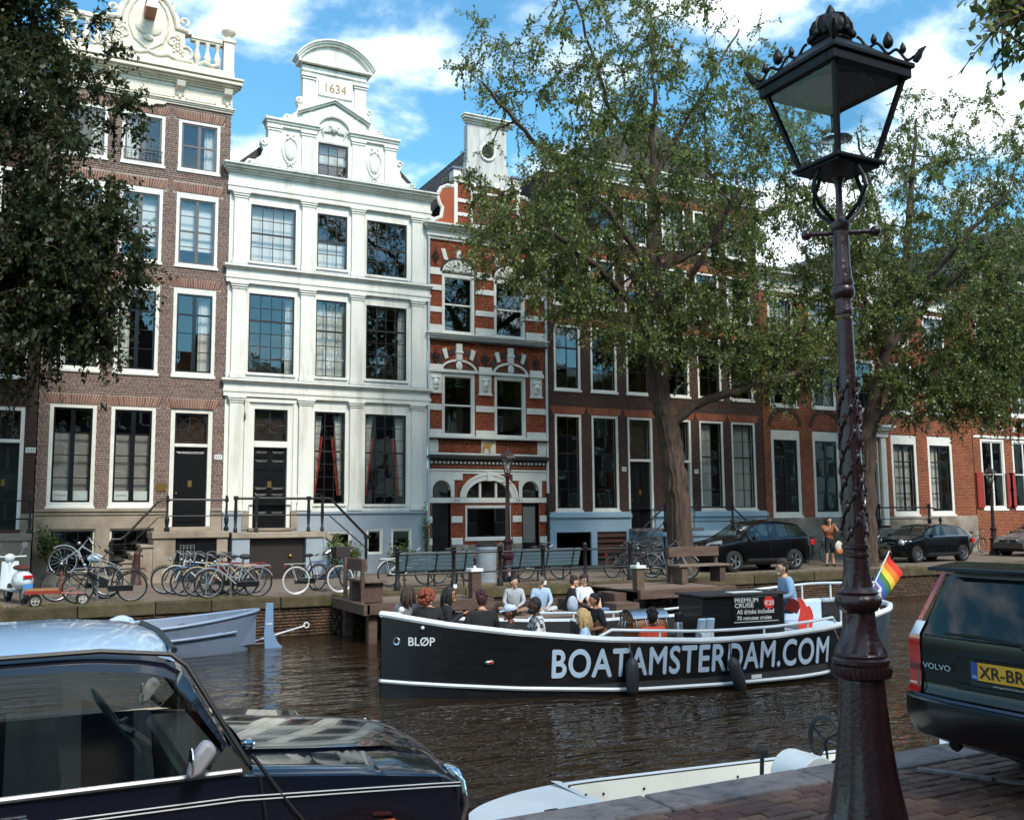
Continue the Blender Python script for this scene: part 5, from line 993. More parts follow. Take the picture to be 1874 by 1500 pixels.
# ================================================================== lamps and street furniture
M_lampb = mat('maroon_cast_iron', lin(48, 23, 25), .36, var=.35, vs=7, bump=.25, bs=40, coat=.2, col2=lin(52, 40, 38), c2s=9, c2t=(.62, .8))
M_lampk = mat('black_lantern_iron', lin(13, 12, 13), .5, var=.2, bump=.1, bs=40, spec=.3)
M_lglass = glassmat('lantern_glass', (.84, .89, .90), -.015, .02, .12, 14)
M_mesh = mat('perforated_reflector', lin(120, 104, 96), .5, metal=.6, var=.1)
M_chrome = mat('chrome', lin(222, 224, 226), .08, metal=1.0, var=0)
M_bulb = glassmat('lamp_bulb_glass', (.92, .95, .95), .12)
def big_lamp():
    X, Y = 4.26, 4.02; o = thing('crown_lamp_post', 'large maroon cast iron lamp post with crowned glass lantern in the foreground', 'street lamp', (X, Y, 0))
    k = 318.0; cw = lambda px: px*.9/2/k; zz = lambda y: 1.78+(942-y)/k
    fl = lambda n, a: (lambda r, z, t: r*(1-a*(.5+.5*cos(n*t))))
    def lat(name, prof, n=48, wob=None, m=M_lampb): b = MB(); b.lathe(prof, n, wob=wob); return b.build(name, m, o, True, .6)
    base = [(cw(172), 0), (cw(172), .06), (cw(166), .075), (cw(150), .1), (cw(146), .14), (cw(134), .22), (cw(122), .31), (cw(112), .42), (cw(103), .52), (cw(97), .62), (cw(91), .72), (cw(88), .82), (cw(86), .855)]
    lat('base', base, 64, lambda r, z, t: r*(1-.05*max(0, cos(4*t))**6) if z > .1 else r)
    lat('egg_collar', [(cw(86), .855), (cw(112), .87), (cw(118), .9), (cw(114), .93), (cw(104), .935)], 72, lambda r, z, t: r*(1-.06*abs(sin(18*t))) if .86 < z < .93 else r)
    lat('collar', [(cw(104), .935), (cw(110), .945), (cw(110), .965), (cw(100), .975), (cw(102), .99), (cw(98), 1.0)], 48)
    orn = lambda f, a: (lambda r, z, t: r*(1+a*sin(f*t+z*60)*cos(z*85)))
    lat('vase', [(cw(98), 1.0), (cw(90), 1.03), (cw(76), 1.07), (cw(66), 1.12), (cw(61), 1.18), (cw(60), 1.22)], 64, orn(8, .05))
    lat('bulge', [(cw(60), 1.22), (cw(70), 1.235), (cw(86), 1.255), (cw(91), 1.285), (cw(86), 1.31), (cw(76), 1.32), (cw(80), 1.335), (cw(72), 1.35), (cw(60), 1.365)], 64, lambda r, z, t: r*(1-.04*abs(sin(12*t))) if r > cw(80) else r)
    lat('leaf_drum', [(cw(58), 1.365), (cw(54), 1.4), (cw(51), 1.46), (cw(50), 1.53)], 64, orn(7, .06))
    lat('ring', [(cw(50), 1.53), (cw(55), 1.535), (cw(55), 1.55), (cw(48), 1.555), (cw(48), 1.575), (cw(54), 1.58), (cw(54), 1.6), (cw(46), 1.605)], 48)
    z2 = zz(585); lat('shaft', [(cw(46), 1.605), (cw(43), zz(900)), (cw(38.5), zz(790)), (cw(36), zz(700)), (cw(33), zz(640)), (cw(31.5), z2)], 48, lambda r, z, t: r*(1-.035*abs(sin(8*t))))
    vine = MB(); rr = random.Random(2)
    for s in range(4):
        P = [(cw(47-7*t)*1.02*cos(s*1.57+t*9), cw(47-7*t)*1.02*sin(s*1.57+t*9), 1.62+t*.95) for t in [i/40 for i in range(41)]]
        vine.tube(P, .006, 5)
        for i in range(2, 40, 3):
            p = P[i]; vine.ell((p[0]*.99, p[1]*.99, p[2]), .015, .015, .026, 7, 5); vine.ell((p[0]+.01*cos(i), p[1]+.01*sin(i), p[2]+.03), .009, .009, .02, 6, 4)
    vine.build('vine_ornament', M_lampb, o, True)
    zr = zz(575); lat('upper_ring', [(cw(32), zr), (cw(35), zr+.01), (cw(34), zr+.03), (cw(31), zr+.04), (cw(31), zz(545)), (cw(40), zz(541)), (cw(46), zz(534)), (cw(46), zz(528)), (cw(40), zz(522)), (cw(44), zz(516)), (cw(38), zz(505)), (cw(37), zz(500))], 48)
    lat('fluted_neck', [(cw(37), zz(500)), (cw(37), zz(488)), (cw(34), zz(484)), (cw(33), zz(415))], 48, fl(12, .07))
    lat('neck_cap', [(cw(33), zz(415)), (cw(37), zz(412)), (cw(40), zz(404)), (cw(40), zz(400)), (cw(30), zz(396)), (cw(16), zz(392)), (cw(14), zz(388)), (cw(14), zz(330)), (cw(20), zz(318)), (cw(26), zz(312))], 32)
    zb = zz(418); b = MB(); d = Vector((cos(-.66), sin(-.66), 0)).normalized()
    b.tube([tuple(-d*.185+Vector((0, 0, zb))), tuple(d*.185+Vector((0, 0, zb)))], .014, 8)
    for s in (-1, 1): b.ell(tuple(s*d*.195+Vector((0, 0, zb))), .032, .032, .032, 12, 8)
    b.build('ladder_bar', M_lampb, o, True)
    Zb, Zt = 3.83, 4.35; hb, ht = .148, .28     # lantern half widths
    for sx, sy in ((1, 0), (-1, 0), (0, 1), (0, -1)):
        b = MB(); P = [(sx*.05, sy*.05, zz(396)), (sx*.15, sy*.15, zz(372)), (sx*.205, sy*.205, zz(345)), (sx*.19, sy*.19, zz(325)), (sx*.13, sy*.13, Zb)]; b.tube(P, .013, 7); b.build('scroll_bracket', M_lampk, o, True)
    b = MB()
    for (h, z0, z1) in ((hb+.02, Zb-.03, Zb), (hb+.04, Zb-.012, Zb+.012)): b.box(-h, h, -h, h, z0, z1)
    b.build('lantern_floor', M_lampk, o, bevel=.006)
    for sx in (-1, 1):
        for sy in (-1, 1): b = MB(); b.tube([(sx*hb, sy*hb, Zb), (sx*ht, sy*ht, Zt)], .018, 4); b.build('lantern_post', M_lampk, o)
    for (ax, s) in (('x', 1), ('x', -1), ('y', 1), ('y', -1)):
        b = MB(); c = lambda u, h: (s*h, u, 0) if ax == 'x' else (u, s*h, 0)
        b.add([(*c(-hb, hb)[:2], Zb), (*c(hb, hb)[:2], Zb), (*c(ht, ht)[:2], Zt), (*c(-ht, ht)[:2], Zt)], [(0, 1, 2, 3)]); b.build('lantern_pane', M_lglass, o)
    b = MB(); b.box(-ht-.03, ht+.03, -ht-.03, -ht+.03, Zt-.03, Zt+.03); b.box(-ht-.03, ht+.03, ht-.03, ht+.03, Zt-.03, Zt+.03); b.box(-ht-.03, -ht+.03, -ht+.03, ht-.03, Zt-.03, Zt+.03); b.box(ht-.03, ht+.03, -ht+.03, ht-.03, Zt-.03, Zt+.03)
    e = ht+.045; b.box(-e, e, -e, e, Zt+.031, Zt+.06); b.build('lantern_eave', M_lampk, o, bevel=.006)
    b = MB(); n = 26
    for i in range(n):
        for j in range(n):
            x, y = (i+.5)/n*2-1, (j+.5)/n*2-1
            if x*x+y*y < .93: b.add([(x*.24+.0065*cos(a)+0, y*.24+.0065*sin(a), Zt-.036) for a in (0, 2.1, 4.2)], [(0, 1, 2)])
    b.build('reflector_perforations', mat('perforation_glint', lin(196, 180, 172), .4, var=0), o, kind='stuff')
    b = MB(); b.box(-ht+.03, ht-.03, -ht+.03, ht-.03, Zt-.03, Zt-.02); b.cyl((0, 0, Zt-.034), (0, 0, Zt-.028), .245, n=40); b.build('reflector', mat('reflector_brown', lin(70, 52, 48), .5), o)
    b = MB(); rf = [(-e+.02, Zt+.06), (-.12, Zt+.24), (-.1, Zt+.26)]
    q = [(e-.02, Zt+.06), (.13, Zt+.22), (.09, Zt+.235)]; G = [[(sx*h, sy*h, z) for sx, sy in ((-1, -1), (1, -1), (1, 1), (-1, 1))] for h, z in q]; b.grid(G, closed=True); b.build('lantern_roof', M_lampk, o)
    b = MB()
    for sx in (-1, 1):
        for sy in (-1, 1):
            P = []; 
            for i in range(33):
                t = i/32; r = .1+(e-.1)*t; z = Zt+.255-.17*t+.022*sin(t*3*2*pi+1); P.append((sx*r, sy*r, z))
            b.tube(P, .009, 6)
            for t, s_ in ((.3, .75), (.55, 1.25), (.8, .8)):
                r = .1+(e-.1)*t; z = Zt+.265-.17*t; b.lathe([(.006, 0), (.02*s_, .012*s_), (.025*s_, .035*s_), (.018*s_, .06*s_), (.004, .085*s_)], 8, (sx*r, sy*r, z))
            r = e; b.tube([(sx*r, sy*r, Zt+.07), (sx*(r+.012), sy*(r+.012), Zt+.1), (sx*(r+.022), sy*(r+.022), Zt+.13), (sx*(r+.045), sy*(r+.045), Zt+.155)], [.018, .024, .018, .004], 7)
    b.build('vine_ridges', M_lampk, o, True, kind='stuff')
    cz = Zt+.23; b = MB(); b.lathe([(.1, cz), (.115, cz+.02), (.1, cz+.04), (.105, cz+.05)], 24); b.build('crown_band', M_lampk, o, True)
    b = MB(); b.lathe([(.092, cz+.045), (.108, cz+.07), (.116, cz+.1), (.114, cz+.13), (.1, cz+.16), (.074, cz+.185), (.04, cz+.2), (.02, cz+.204)], 48, wob=lambda r, z, t: r*(1-.05*abs(sin(8*t)))); b.build('crown', M_lampk, o, True)
    b = MB()
    for q in range(8):
        a = q*pi/4; b.tube([(.106*cos(a), .106*sin(a), cz+.05), (.122*cos(a), .122*sin(a), cz+.09), (.121*cos(a), .121*sin(a), cz+.13), (.1*cos(a), .1*sin(a), cz+.172), (.04*cos(a), .04*sin(a), cz+.205)], .008, 6); b.ell((.125*cos(a), .125*sin(a), cz+.065), .02, .02, .026, 7, 5); b.ell((.118*cos(a+.39), .118*sin(a+.39), cz+.06), .014, .014, .018, 6, 4)
    b.build('crown_arches', M_lampk, o, True); b = MB(); b.lathe([(.02, cz+.2), (.03, cz+.215), (.026, cz+.235), (.014, cz+.26), (.003, cz+.275)], 14); b.build('finial', M_lampk, o, True)
    b = MB(); b.lathe([(.035, Zb), (.03, Zb+.05), (.028, Zb+.06)], 14); b.build('lamp_holder', M_chrome, o, True)
    b = MB(); b.lathe([(.028, Zb+.06), (.05, Zb+.1), (.055, Zb+.16), (.05, Zb+.165)], 18, caps=False); b.build('bulb', M_bulb, o, True); b = MB(); b.lathe([(.05, Zb+.166), (.095, Zb+.172), (.095, Zb+.178), (.03, Zb+.176)], 24); b.build('lamp_disc', M_chrome, o, True)
    return o
big_lamp()
def small_lamp(x, y, label):
    o = thing('street_lamp', label, 'street lamp', (x, y, ST), 0, 'small street lamps on the far quay'); b = MB()
    b.lathe([(.24, 0), (.24, .12), (.19, .18), (.16, .55), (.15, .62), (.2, .66), (.2, .74), (.13, .8), (.11, 1.05), (.15, 1.1), (.15, 1.16), (.08, 1.22), (.065, 2.3), (.05, 2.95), (.085, 3.0), (.085, 3.06), (.05, 3.1)], 14); b.build('post', M_lampb, o, True)
    b = MB(); b.tube([(-.2, 0, 2.85), (.2, 0, 2.85)], .016, 6); b.build('ladder_bar', M_lampb, o)
    b = MB()
    for k in range(6):
        a = k*pi/3; b.tube([(.075*cos(a), .075*sin(a), 3.1), (.2*cos(a), .2*sin(a), 3.55)], .014, 5)
    b.lathe([(.2, 3.55), (.27, 3.57), (.25, 3.62), (.12, 3.78), (.07, 3.8), (.06, 3.86), (.02, 3.9)], 6); b.lathe([(.075, 3.08), (.09, 3.12), (.08, 3.14)], 6); b.build('lantern_frame', M_lampb, o)
    b = MB(); b.lathe([(.072, 3.12), (.19, 3.54)], 6, caps=False); b.build('lantern_glass', glassmat('milky_glass', (.9, .88, .8), .2, .2), o); b = MB(); b.ell((0, 0, 3.3), .05, .05, .1); b.build('bulb', mat('frosted_bulb', lin(236, 232, 216), .4, var=0), o, True); return o
small_lamp(12.75, 25.2, 'small brown street lamp standing beside the grey litter bin'); small_lamp(38.3, 28.2, 'small dark street lamp in front of the red shutter house')

# ---- iron quay railing, each post and rail a part
rl = thing('quay_railing', 'low black iron railing along the far quay in front of the benches', 'railing', (12, 23.1, ST)); PX_ = [8.55, 10.1, 11.45, 12.75, 14.1, 15.6, 17.2]
for x_ in PX_:
    b = MB(); b.lathe([(.085, 0), (.085, .2), (.055, .26), (.05, .9), (.075, .93), (.075, 1.0), (.05, 1.02), (.07, 1.07), (.03, 1.13)], 10, (x_, 23.1, ST)); b.build('post', M_iron, rl, True, world=True)
for z_ in (.93, .42):
    b = MB(); b.tube([(8.55, 23.1, ST+z_), (15.6 if z_ > .5 else 17.2, 23.1, ST+z_)], .026, 7); b.build('rail', M_iron, rl, True, world=True)
for x_ in (10.1, 12.75): b = MB(); b.box(x_-.05, x_+.05, 23.0, 23.02, ST+.02, ST+.13); b.build('sticker', M_num, rl, world=True)
# ---- slatted benches
M_slat = mat('blue_green_bench_paint', lin(86, 108, 116), .5, var=.2, vs=4, bump=.15, bs=30, stretch=(.3, 3, 3))
def bench():
    o = thing('park_bench', 'x', 'bench', (0, 0, 0), 0, 'slatted benches behind the quay railing'); L_ = 2.15
    for k in range(5): b = MB(); b.box(-L_/2, L_/2, -.02, .02, -.045, .045); s = b.build('back_slat', M_slat, o, bevel=.008); s.location = (0, -.02-.035*k, .5+.1*k); s.rotation_euler = (.33, 0, 0)
    for k in range(4): b = MB(); b.box(-L_/2, L_/2, -.05, .05, -.02, .02); s = b.build('seat_slat', M_slat, o, bevel=.008); s.location = (0, .1+.115*k, .44)
    for x_ in (-.85, 0, .85):
        b = MB(); b.tube([(x_, .5, 0), (x_, .45, .4), (x_, .05, .41), (x_, -.02, .46), (x_, -.2, .95)], .025, 6); b.tube([(x_, .0, 0), (x_, .08, .41)], .025, 6); b.build('leg', M_iron, o)
    return o
bn = bench(); bn.location = (9.95, 24.0, ST); bn.rotation_euler = (0, 0, 0); bn['label'] = 'blue green slatted bench nearest the white house'
b2 = copy_tree(bn); b2.location = (13.45, 24.2, ST); b2['label'] = 'blue green slatted bench right of the litter bin'
# ---- litter bin, bollard
o = thing('litter_bin', 'round grey concrete litter bin between the two slatted benches', 'bin', (12.0, 25.1, ST)); b = MB(); b.lathe([(.3, 0), (.3, .06), (.29, .07), (.29, .92), (.31, .93), (.31, 1.0), (.24, 1.0)], 24); b.build('body', mat('bin_concrete', lin(138, 146, 152), .8, var=.2, bump=.4, bs=30), o, True)
b = MB(); b.lathe([(.31, 1.0), (.3, 1.08), (.2, 1.14), (.0, 1.16)], 24); b.build('lid', M_iron, o, True)
b = MB()
for k in range(12): b.ring((0, 0, .1+.07*k), .292, .006, 'z', 24, 4)
b.build('grooves', mat('bin_concrete', (0, 0, 0)), o, True)
o = thing('bollard', 'red brown cast iron bollard before the stone steps', 'bollard', (3.05, 29.6, ST)); b = MB(); b.lathe([(.13, 0), (.13, .1), (.115, .12), (.085, .82), (.095, .84), (.095, .9), (.05, .96), (.02, .98)], 14); b.build('post', mat('bollard_maroon', lin(70, 38, 36), .6, var=.15), o, True)
# ---- timber jetty: decks, beams, piles and seats
M_wood = mat('weathered_timber', lin(88, 68, 58), .85, var=.35, vs=3, bump=.5, bs=10, stretch=(.6, 3, 3), col2=lin(88, 72, 64), c2s=3, island=.18)
M_woodg = mat('greyed_plank', lin(112, 96, 84), .85, var=.3, vs=3, bump=.5, bs=10, stretch=(.6, 3, 3), island=.18)
jt = thing('timber_jetty', 'weathered timber jetty with raised ends and a low middle deck at the far quay', 'jetty', (12, 21.8, WZ))
def jp(name, m, *bx_):
    for q in bx_: b = MB(); b.box(*q); b.build(name, m, jt, world=True, bevel=.012)
def planks(x0, x1, y0, y1, z, n, along='x'):
    for k in range(n):
        a = y0+(y1-y0)*k/n; jp('plank', M_woodg, (x0, x1, a+.006, a+(y1-y0)/n-.006, z-.045, z+random.uniform(-.006, .006)))
planks(6.95, 9.9, 20.55, 22.8, -.17, 10); planks(14.0, 16.85, 20.3, 22.8, -.13, 11)
jp('beam', M_wood, (6.85, 9.95, 20.4, 20.54, -.36, -.12), (6.78, 6.93, 20.4, 22.8, -.37, -.13), (13.9, 16.95, 20.14, 20.28, -.33, -.1), (16.86, 17.0, 20.3, 22.8, -.34, -.11))
planks(9.9, 14.0, 20.1, 22.8, -.62, 12); jp('beam', M_wood, (9.9, 14.0, 19.95, 20.08, -.82, -.6), (9.91, 14.0, 21.9, 22.1, -.61, -.36))
jp('step_block', M_wood, (13.2, 13.9, 20.2, 20.8, -.61, -.4), (13.55, 13.92, 20.8, 21.6, -.61, -.2))
jp('pile', M_wood, *[(x_, x_+.2, y_, y_+.2, -2.0, -.37) for x_ in (6.95, 9.6, 14.1, 16.6) for y_ in (20.56, 22.3)], *[(x_, x_+.18, 20.1, 20.28, -2.0, -.68) for x_ in (10.4, 12.0, 13.4)])
jp('mooring_post', M_wood, (9.62, 9.86, 20.9, 21.14, -.16, .46), (13.98, 14.2, 20.4, 20.62, -.12, .42))
jp('post_cap', M_num, (9.58, 9.9, 20.86, 21.18, .46, .54), (13.94, 14.24, 20.36, 20.66, .42, .5)); jp('cap_knob', M_num, (9.71, 9.77, 20.99, 21.05, .54, .6), (14.06, 14.12, 20.48, 20.54, .5, .57))
def wood_seat(x0, x1, y0, label, face=1, rz=0.0, back=True):
    o = thing('wooden_bench', label, 'bench', ((x0+x1)/2, y0, ST)); w_ = (x1-x0)/2
    for sx in (-1, 1): 
        b = MB(); b.box(sx*(w_-.22)-.1, sx*(w_-.22)+.1, -.2, .25, 0, .44); b.build('leg', M_wood, o, bevel=.012)
        b = MB(); b.box(sx*(w_-.04)-.045, sx*(w_-.04)+.045, .28, .36, 0, .98); b.build('back_post', M_wood, o, bevel=.01)
    b = MB(); b.box(-w_, w_, -.26, .27, .44, .5); b.build('seat', M_woodg, o, bevel=.012); b = MB(); b.box(-w_+.0, w_, .22, .278, .7, .98); b.build('backrest', M_wood, o, bevel=.01); o.rotation_euler = (0, 0, rz); return o
wood_seat(16.1, 17.85, 21.7, 'weathered wooden bench in front of the big tree trunk', rz=.0)
o = wood_seat(6.75, 8.1, 21.7, 'weathered wooden bench end on at the left end of the jetty', rz=pi/2); o.location = (7.25, 21.6, -.15)
# ---- plants against the houses
def shrub(x, y, z, r, h, label, seed, name='shrub', n=900, m=None, lf=.09):
    rg = np.random.default_rng(seed); o = thing(name, label, 'plant', (x, y, z)); b = MB(); st = []
    for k in range(9):
        a = rg.random()*6.28; q = (r*.7*cos(a)*rg.random(), r*.7*sin(a)*rg.random(), h*(.6+.4*rg.random())); b.tube([(0, 0, 0), (q[0]*.4, q[1]*.4, q[2]*.5), q], [.014, .01, .004], 4); st.append(q)
    b.build('stem', M_bark, o); c = np.array(st)[rg.integers(0, 9, n)]*(rg.random((n, 1))*.75+.3)+rg.normal(0, r*.22, (n, 3)); c[:, 2] = np.maximum(c[:, 2], .03)
    d = rg.normal(size=(n, 3)); d /= np.linalg.norm(d, axis=1)[:, None]; w_ = np.cross(d, rg.normal(size=(n, 3))); w_ /= np.linalg.norm(w_, axis=1)[:, None]; s = (lf*(.5+rg.random(n)))[:, None]
    V = np.stack([c, c+d*s*.5+w_*s*.3, c+d*s, c+d*s*.5-w_*s*.3], 1).reshape(-1, 3); link('foliage', arr_mesh('foliage', V, (np.arange(n)*4)[:, None]+np.arange(4)[None]), m or M_leaf, o, kind='stuff')
shrub(.75, 30.6, .5, .45, 1.0, 'brown green climber hanging over the cellar window by the scooter', 1, n=700); shrub(8.9, 29.3, ST, .4, 1.3, 'green potted shrub beside the blue stair wall', 2, n=900); shrub(9.4, 29.4, ST, .3, 1.1, 'tall thin shrub under the white house stair rail', 3, n=500)
shrub(11.4, 30.5, ST, .5, .9, 'leafy bush under the small basement windows behind the bench', 4); shrub(12.5, 30.9, ST, .16, 2.4, 'thin creeper climbing the corner of the white house', 5, 'creeper', 420, lf=.07); shrub(22.3, 29.7, .9, .3, .6, 'dark potted shrub on the stoop behind the tree trunk', 6, n=400, m=M_leaf_shaded)
# ---- moss and grass tufts at the quay edge
def tufts():
    rg = np.random.default_rng(8); n = 6500; x = rg.uniform(-2, 40, n); y = 23.15+np.abs(rg.normal(0, .14, n)); sel = (np.sin(x*1.7)+np.sin(x*.63+1)) > -.4; x, y = x[sel], y[sel]; n = len(x); h = .03+.09*rg.random(n)**2; a = rg.random(n)*3.14
    V = np.stack([np.stack([x-.012*np.cos(a), y-.012*np.sin(a), np.full(n, ST+.0)], 1), np.stack([x+.012*np.cos(a), y+.012*np.sin(a), np.full(n, ST)], 1), np.stack([x+rg.normal(0, .03, n), y+rg.normal(0, .03, n), ST+h], 1)], 1).reshape(-1, 3)
    o = link('quay_grass', arr_mesh('quay_grass', V, (np.arange(n)*3)[:, None]+np.arange(3)[None]), mat('dry_grass', lin(104, 96, 44), .9, var=.3), None, kind='stuff'); o['label'] = 'sparse dry grass and moss along the far quay edge'
tufts()
# ================================================================== vehicles
M_cpblack = mat('black_car_paint', lin(9, 9, 11), .2, var=.05, coat=.15, spec=.35)
M_cpnavy = mat('dark_blue_black_paint', lin(16, 20, 34), .14, var=.05, coat=1.0)
M_cpwhite = mat('sky_tinted_roof_paint', lin(158, 190, 220), .25, var=.03, coat=.8)  # white roof, with the sky's blue reflection put into the base colour
M_cpgrey = mat('grey_brown_car_paint', lin(110, 104, 100), .3, metal=.5, var=.05, coat=.8)
M_cglass = glassmat('car_glass', (.55, .58, .55), .03); M_cglassd = glassmat('tinted_car_glass', (.14, .15, .15), .0); M_cclear = glassmat('clear_car_glass', (.86, .86, .80), .02)
M_tyre = mat('tyre_rubber', lin(26, 25, 25), .8, var=.1); M_trimk = mat('black_plastic', lin(24, 24, 26), .5, var=.1); M_alloy = mat('alloy_rim', lin(196, 198, 200), .25, metal=.9, var=.05)
M_red = mat('red_lamp_lens', lin(190, 28, 24), .12, var=.05, coat=1.0); M_amber = mat('amber_lens', lin(196, 96, 40), .15, var=.05, coat=1.0); M_clearl = mat('headlamp_glass', lin(206, 216, 226), .08, var=.1, coat=1.0, metal=.4); M_plate = mat('yellow_plate', lin(232, 172, 44), .4, var=.04); M_seat = mat('seat_cloth', lin(52, 46, 42), .9, var=.15)
def car(name, label, spec, group=None):
    """lofted car shell; local x runs from nose (0) to tail, separate objects for body, roof, each window, wheels"""
    o = thing(name, label, 'car', (0, 0, 0), 0, group); g = spec.get
    L_ = g('L'); xs = list(np.arange(0, L_+.001, g('dx', .05)))
    for x in g('cuts', ()): xs.append(x)
    for wx in g('wheels'):
        for a in np.linspace(-1, 1, 17): xs.append(wx+g('ra')*a)
    xs = sorted(set(round(float(x), 4) for x in xs if 0 <= x <= L_)); xs = np.array([x for i, x in enumerate(xs) if i == 0 or x-xs[i-1] > .004])
    ip = lambda key: np.interp(xs, [p[0] for p in g(key)], [p[1] for p in g(key)])
    def sm(a, w_=3):
        k = np.ones(w_)/w_; return np.convolve(np.pad(a, (w_//2, w_//2), 'edge'), k, 'valid')
    top, belt, hw, ht = sm(ip('top'), g('sm', 3)), ip('belt'), sm(ip('hw'), 5), ip('ht'); sill = ip('sill'); hood = g('hood', .03); frame_h = g('frame', .06); shear = g('shear'); cab0, cab1 = g('cab')
    rings = []
    for i, x in enumerate(xs):
        zb = sill[i]
        for wx in g('wheels'):
            d = g('ra')**2-(x-wx)**2
            if d > 0: zb = max(zb, g('rw')+math.sqrt(d)*.98-.01)
        zB = min(belt[i], top[i]-.035); h = hw[i]; zm = max(zb+.03, (zb*.45+zB*.55)); incab = top[i]-belt[i] > .05
        zE = top[i]-g('crown', .05) if incab else top[i]-.02; hT = ht[i] if incab else h*.93; f = min(1, max(0, (top[i]-belt[i])/.35)) if incab else 0
        hB = h*g('tumble', .97); hE = hB+(hT-hB)*f; fh = frame_h*f
        R = [(h*.93, zb), (h*.985, min(zb+.05, zm-.01)), (h, zm), (h*.99, zB-.05 if zB-.05 > zm else zm+.005), (hB, zB), (hE+.012*f, max(zB+.004, zE-fh)), (hE-.03*f-.005, max(zB+.01, zE)), (hE*.6, top[i]-.012 if incab else top[i]-hood*.2), (0, top[i])]
        if not incab and g('fender'): hE_ = hB; R[5] = (hB*.93, zB+.028); R[6] = (hB*.80, zB+.012); R[7] = (hB*.55, top[i]-.004)
        rings.append([(x+(shear(x, z) if shear else 0), y, z) for y, z in R])
    n = len(rings); groups = {'body': [], 'roof': []}; wins = g('windows'); scr = g('screens')
    nR = 9
    for i in range(n-1):
        xm = (xs[i]+xs[i+1])/2
        for k in range(nR-1):
            key = 'body'
            if k == 4:
                for j, (a, c) in enumerate(wins):
                    if a < xm < c: key = ('side_window', j)
            if k in (6, 7):
                for j, (a, c, nm) in enumerate(scr):
                    if a < xm < c: key = (nm, 100+j)
                if key == 'body' and g('roofm') and cab0 < xm < cab1: key = 'roof'
            if k == 5 and key == 'body' and g('roofm') and cab0+.05 < xm < cab1 and g('roof5'): key = 'roof'
            for s in (-1, 1): groups.setdefault((key, s) if isinstance(key, tuple) and key[0] == 'side_window' else key, []).append((i, k, s))
    for key, fl in groups.items():
        if not fl: continue
        b = MB(); idx = {}
        def vid(i, k, s):
            kk = (i, k, s if k < nR-1 else 1)
            if kk not in idx: x, y, z = rings[i][k]; idx[kk] = len(b.v); b.v.append((x, s*y, z))
            return idx[kk]
        for (i, k, s) in fl:
            q = [vid(i, k, s), vid(i+1, k, s), vid(i+1, k+1, s), vid(i, k+1, s)]; b.f.append(tuple(q if s < 0 else q[::-1])); b.m.append(0)
        if key == 'body':
            for e in (0, n-1):
                ring = [vid(e, k, 1) for k in range(nR)]+[vid(e, k, -1) for k in range(nR-2, -1, -1)]; b.f.append(tuple(ring if e == 0 else ring[::-1])); b.m.append(0)
        nm = key if isinstance(key, str) else (key[0] if isinstance(key[0], str) else key[0][0])
        m = {'body': g('paint'), 'roof': g('roofm')}.get(nm, g('glass', M_cglassd)); b.build(nm, m, o, True, g('ang', .55))
    b = MB(); c0, c1 = g('under', (.25, L_-.25)); h = min(hw)*.0+g('inw', .62); b.box(c0, c1, -h, h, .2, g('floor', .55)); b.build('underbody', M_trimk, o)
    for wx in g('wheels'):
        for s in (-1, 1):
            b = MB(); r = g('rw'); yo = g('track'); b.lathe([(r*.62, -.09), (r*.9, -.1), (r, -.075), (r, .075), (r*.9, .1), (r*.64, .095)], 28, caps=False, T=Tm((wx, s*yo, r), pi/2 if s < 0 else -pi/2)); w_ = b.build('wheel', M_tyre, o, True)
            T = Tm((wx, s*(yo+.055), r), pi/2 if s < 0 else -pi/2); b = MB(); b.lathe([(r*.65, .02), (r*.62, .045), (r*.58, .03)], 24, T=T, caps=False); ns = g('spokes', 5)
            for k in range(ns):
                a = 2*pi*k/ns; 
                for da in (-.13, .13) if ns < 7 else (0,): b.add([(.06*r*cos(a-.9), .06*r*sin(a-.9), .03), (.06*r*cos(a+.9), .06*r*sin(a+.9), .03), (.63*r*cos(a+da+.1), .63*r*sin(a+da+.1), .025), (.63*r*cos(a+da-.1), .63*r*sin(a+da-.1), .025)], [(0, 1, 2, 3)], T=T)
            b.lathe([(.15*r, .02), (.13*r, .045)], 12, T=T); b.build('rim', g('rim', M_alloy), w_)
            b = MB(); b.lathe([(r*.62, -.02), (.01, -.02)], 20, T=T, caps=False); b.build('brake_disc', M_trimk, w_)
            b = MB(); b.lathe([(g('ra')*1.0, -.12), (.02, -.12)], 20, T=Tm((wx, s*(yo-.02), r), pi/2 if s < 0 else -pi/2), caps=False); b.build('wheel_well', mat('wheel_well_black', lin(10, 10, 10), .9, var=0), w_)
    return o
def numberplate(o, s, T, w_=.52, h=.11, eu=True, m=None):
    b = MB(); b.box(0, w_, 0, h, -.004, .004, T=T); p = b.build('number_plate', m or M_plate, o)
    if eu: b = MB(); b.box(0, .045, 0, h, .004, .006, T=T); b.build('plate_band', mat('eu_blue', lin(40, 74, 150), .4, var=0), p); lettering('plate_country', 'NL', M_num, p, height=.02, T=T @ Matrix.Translation((.01, .012, .0075)))
    if s: lettering('plate_characters', s, mat('plate_black', lin(20, 18, 16), .5, var=0), p, width=w_*.84, height=h*.66, T=T @ Matrix.Translation((.06, h*.17, .0075)), bold=.01)
    return p
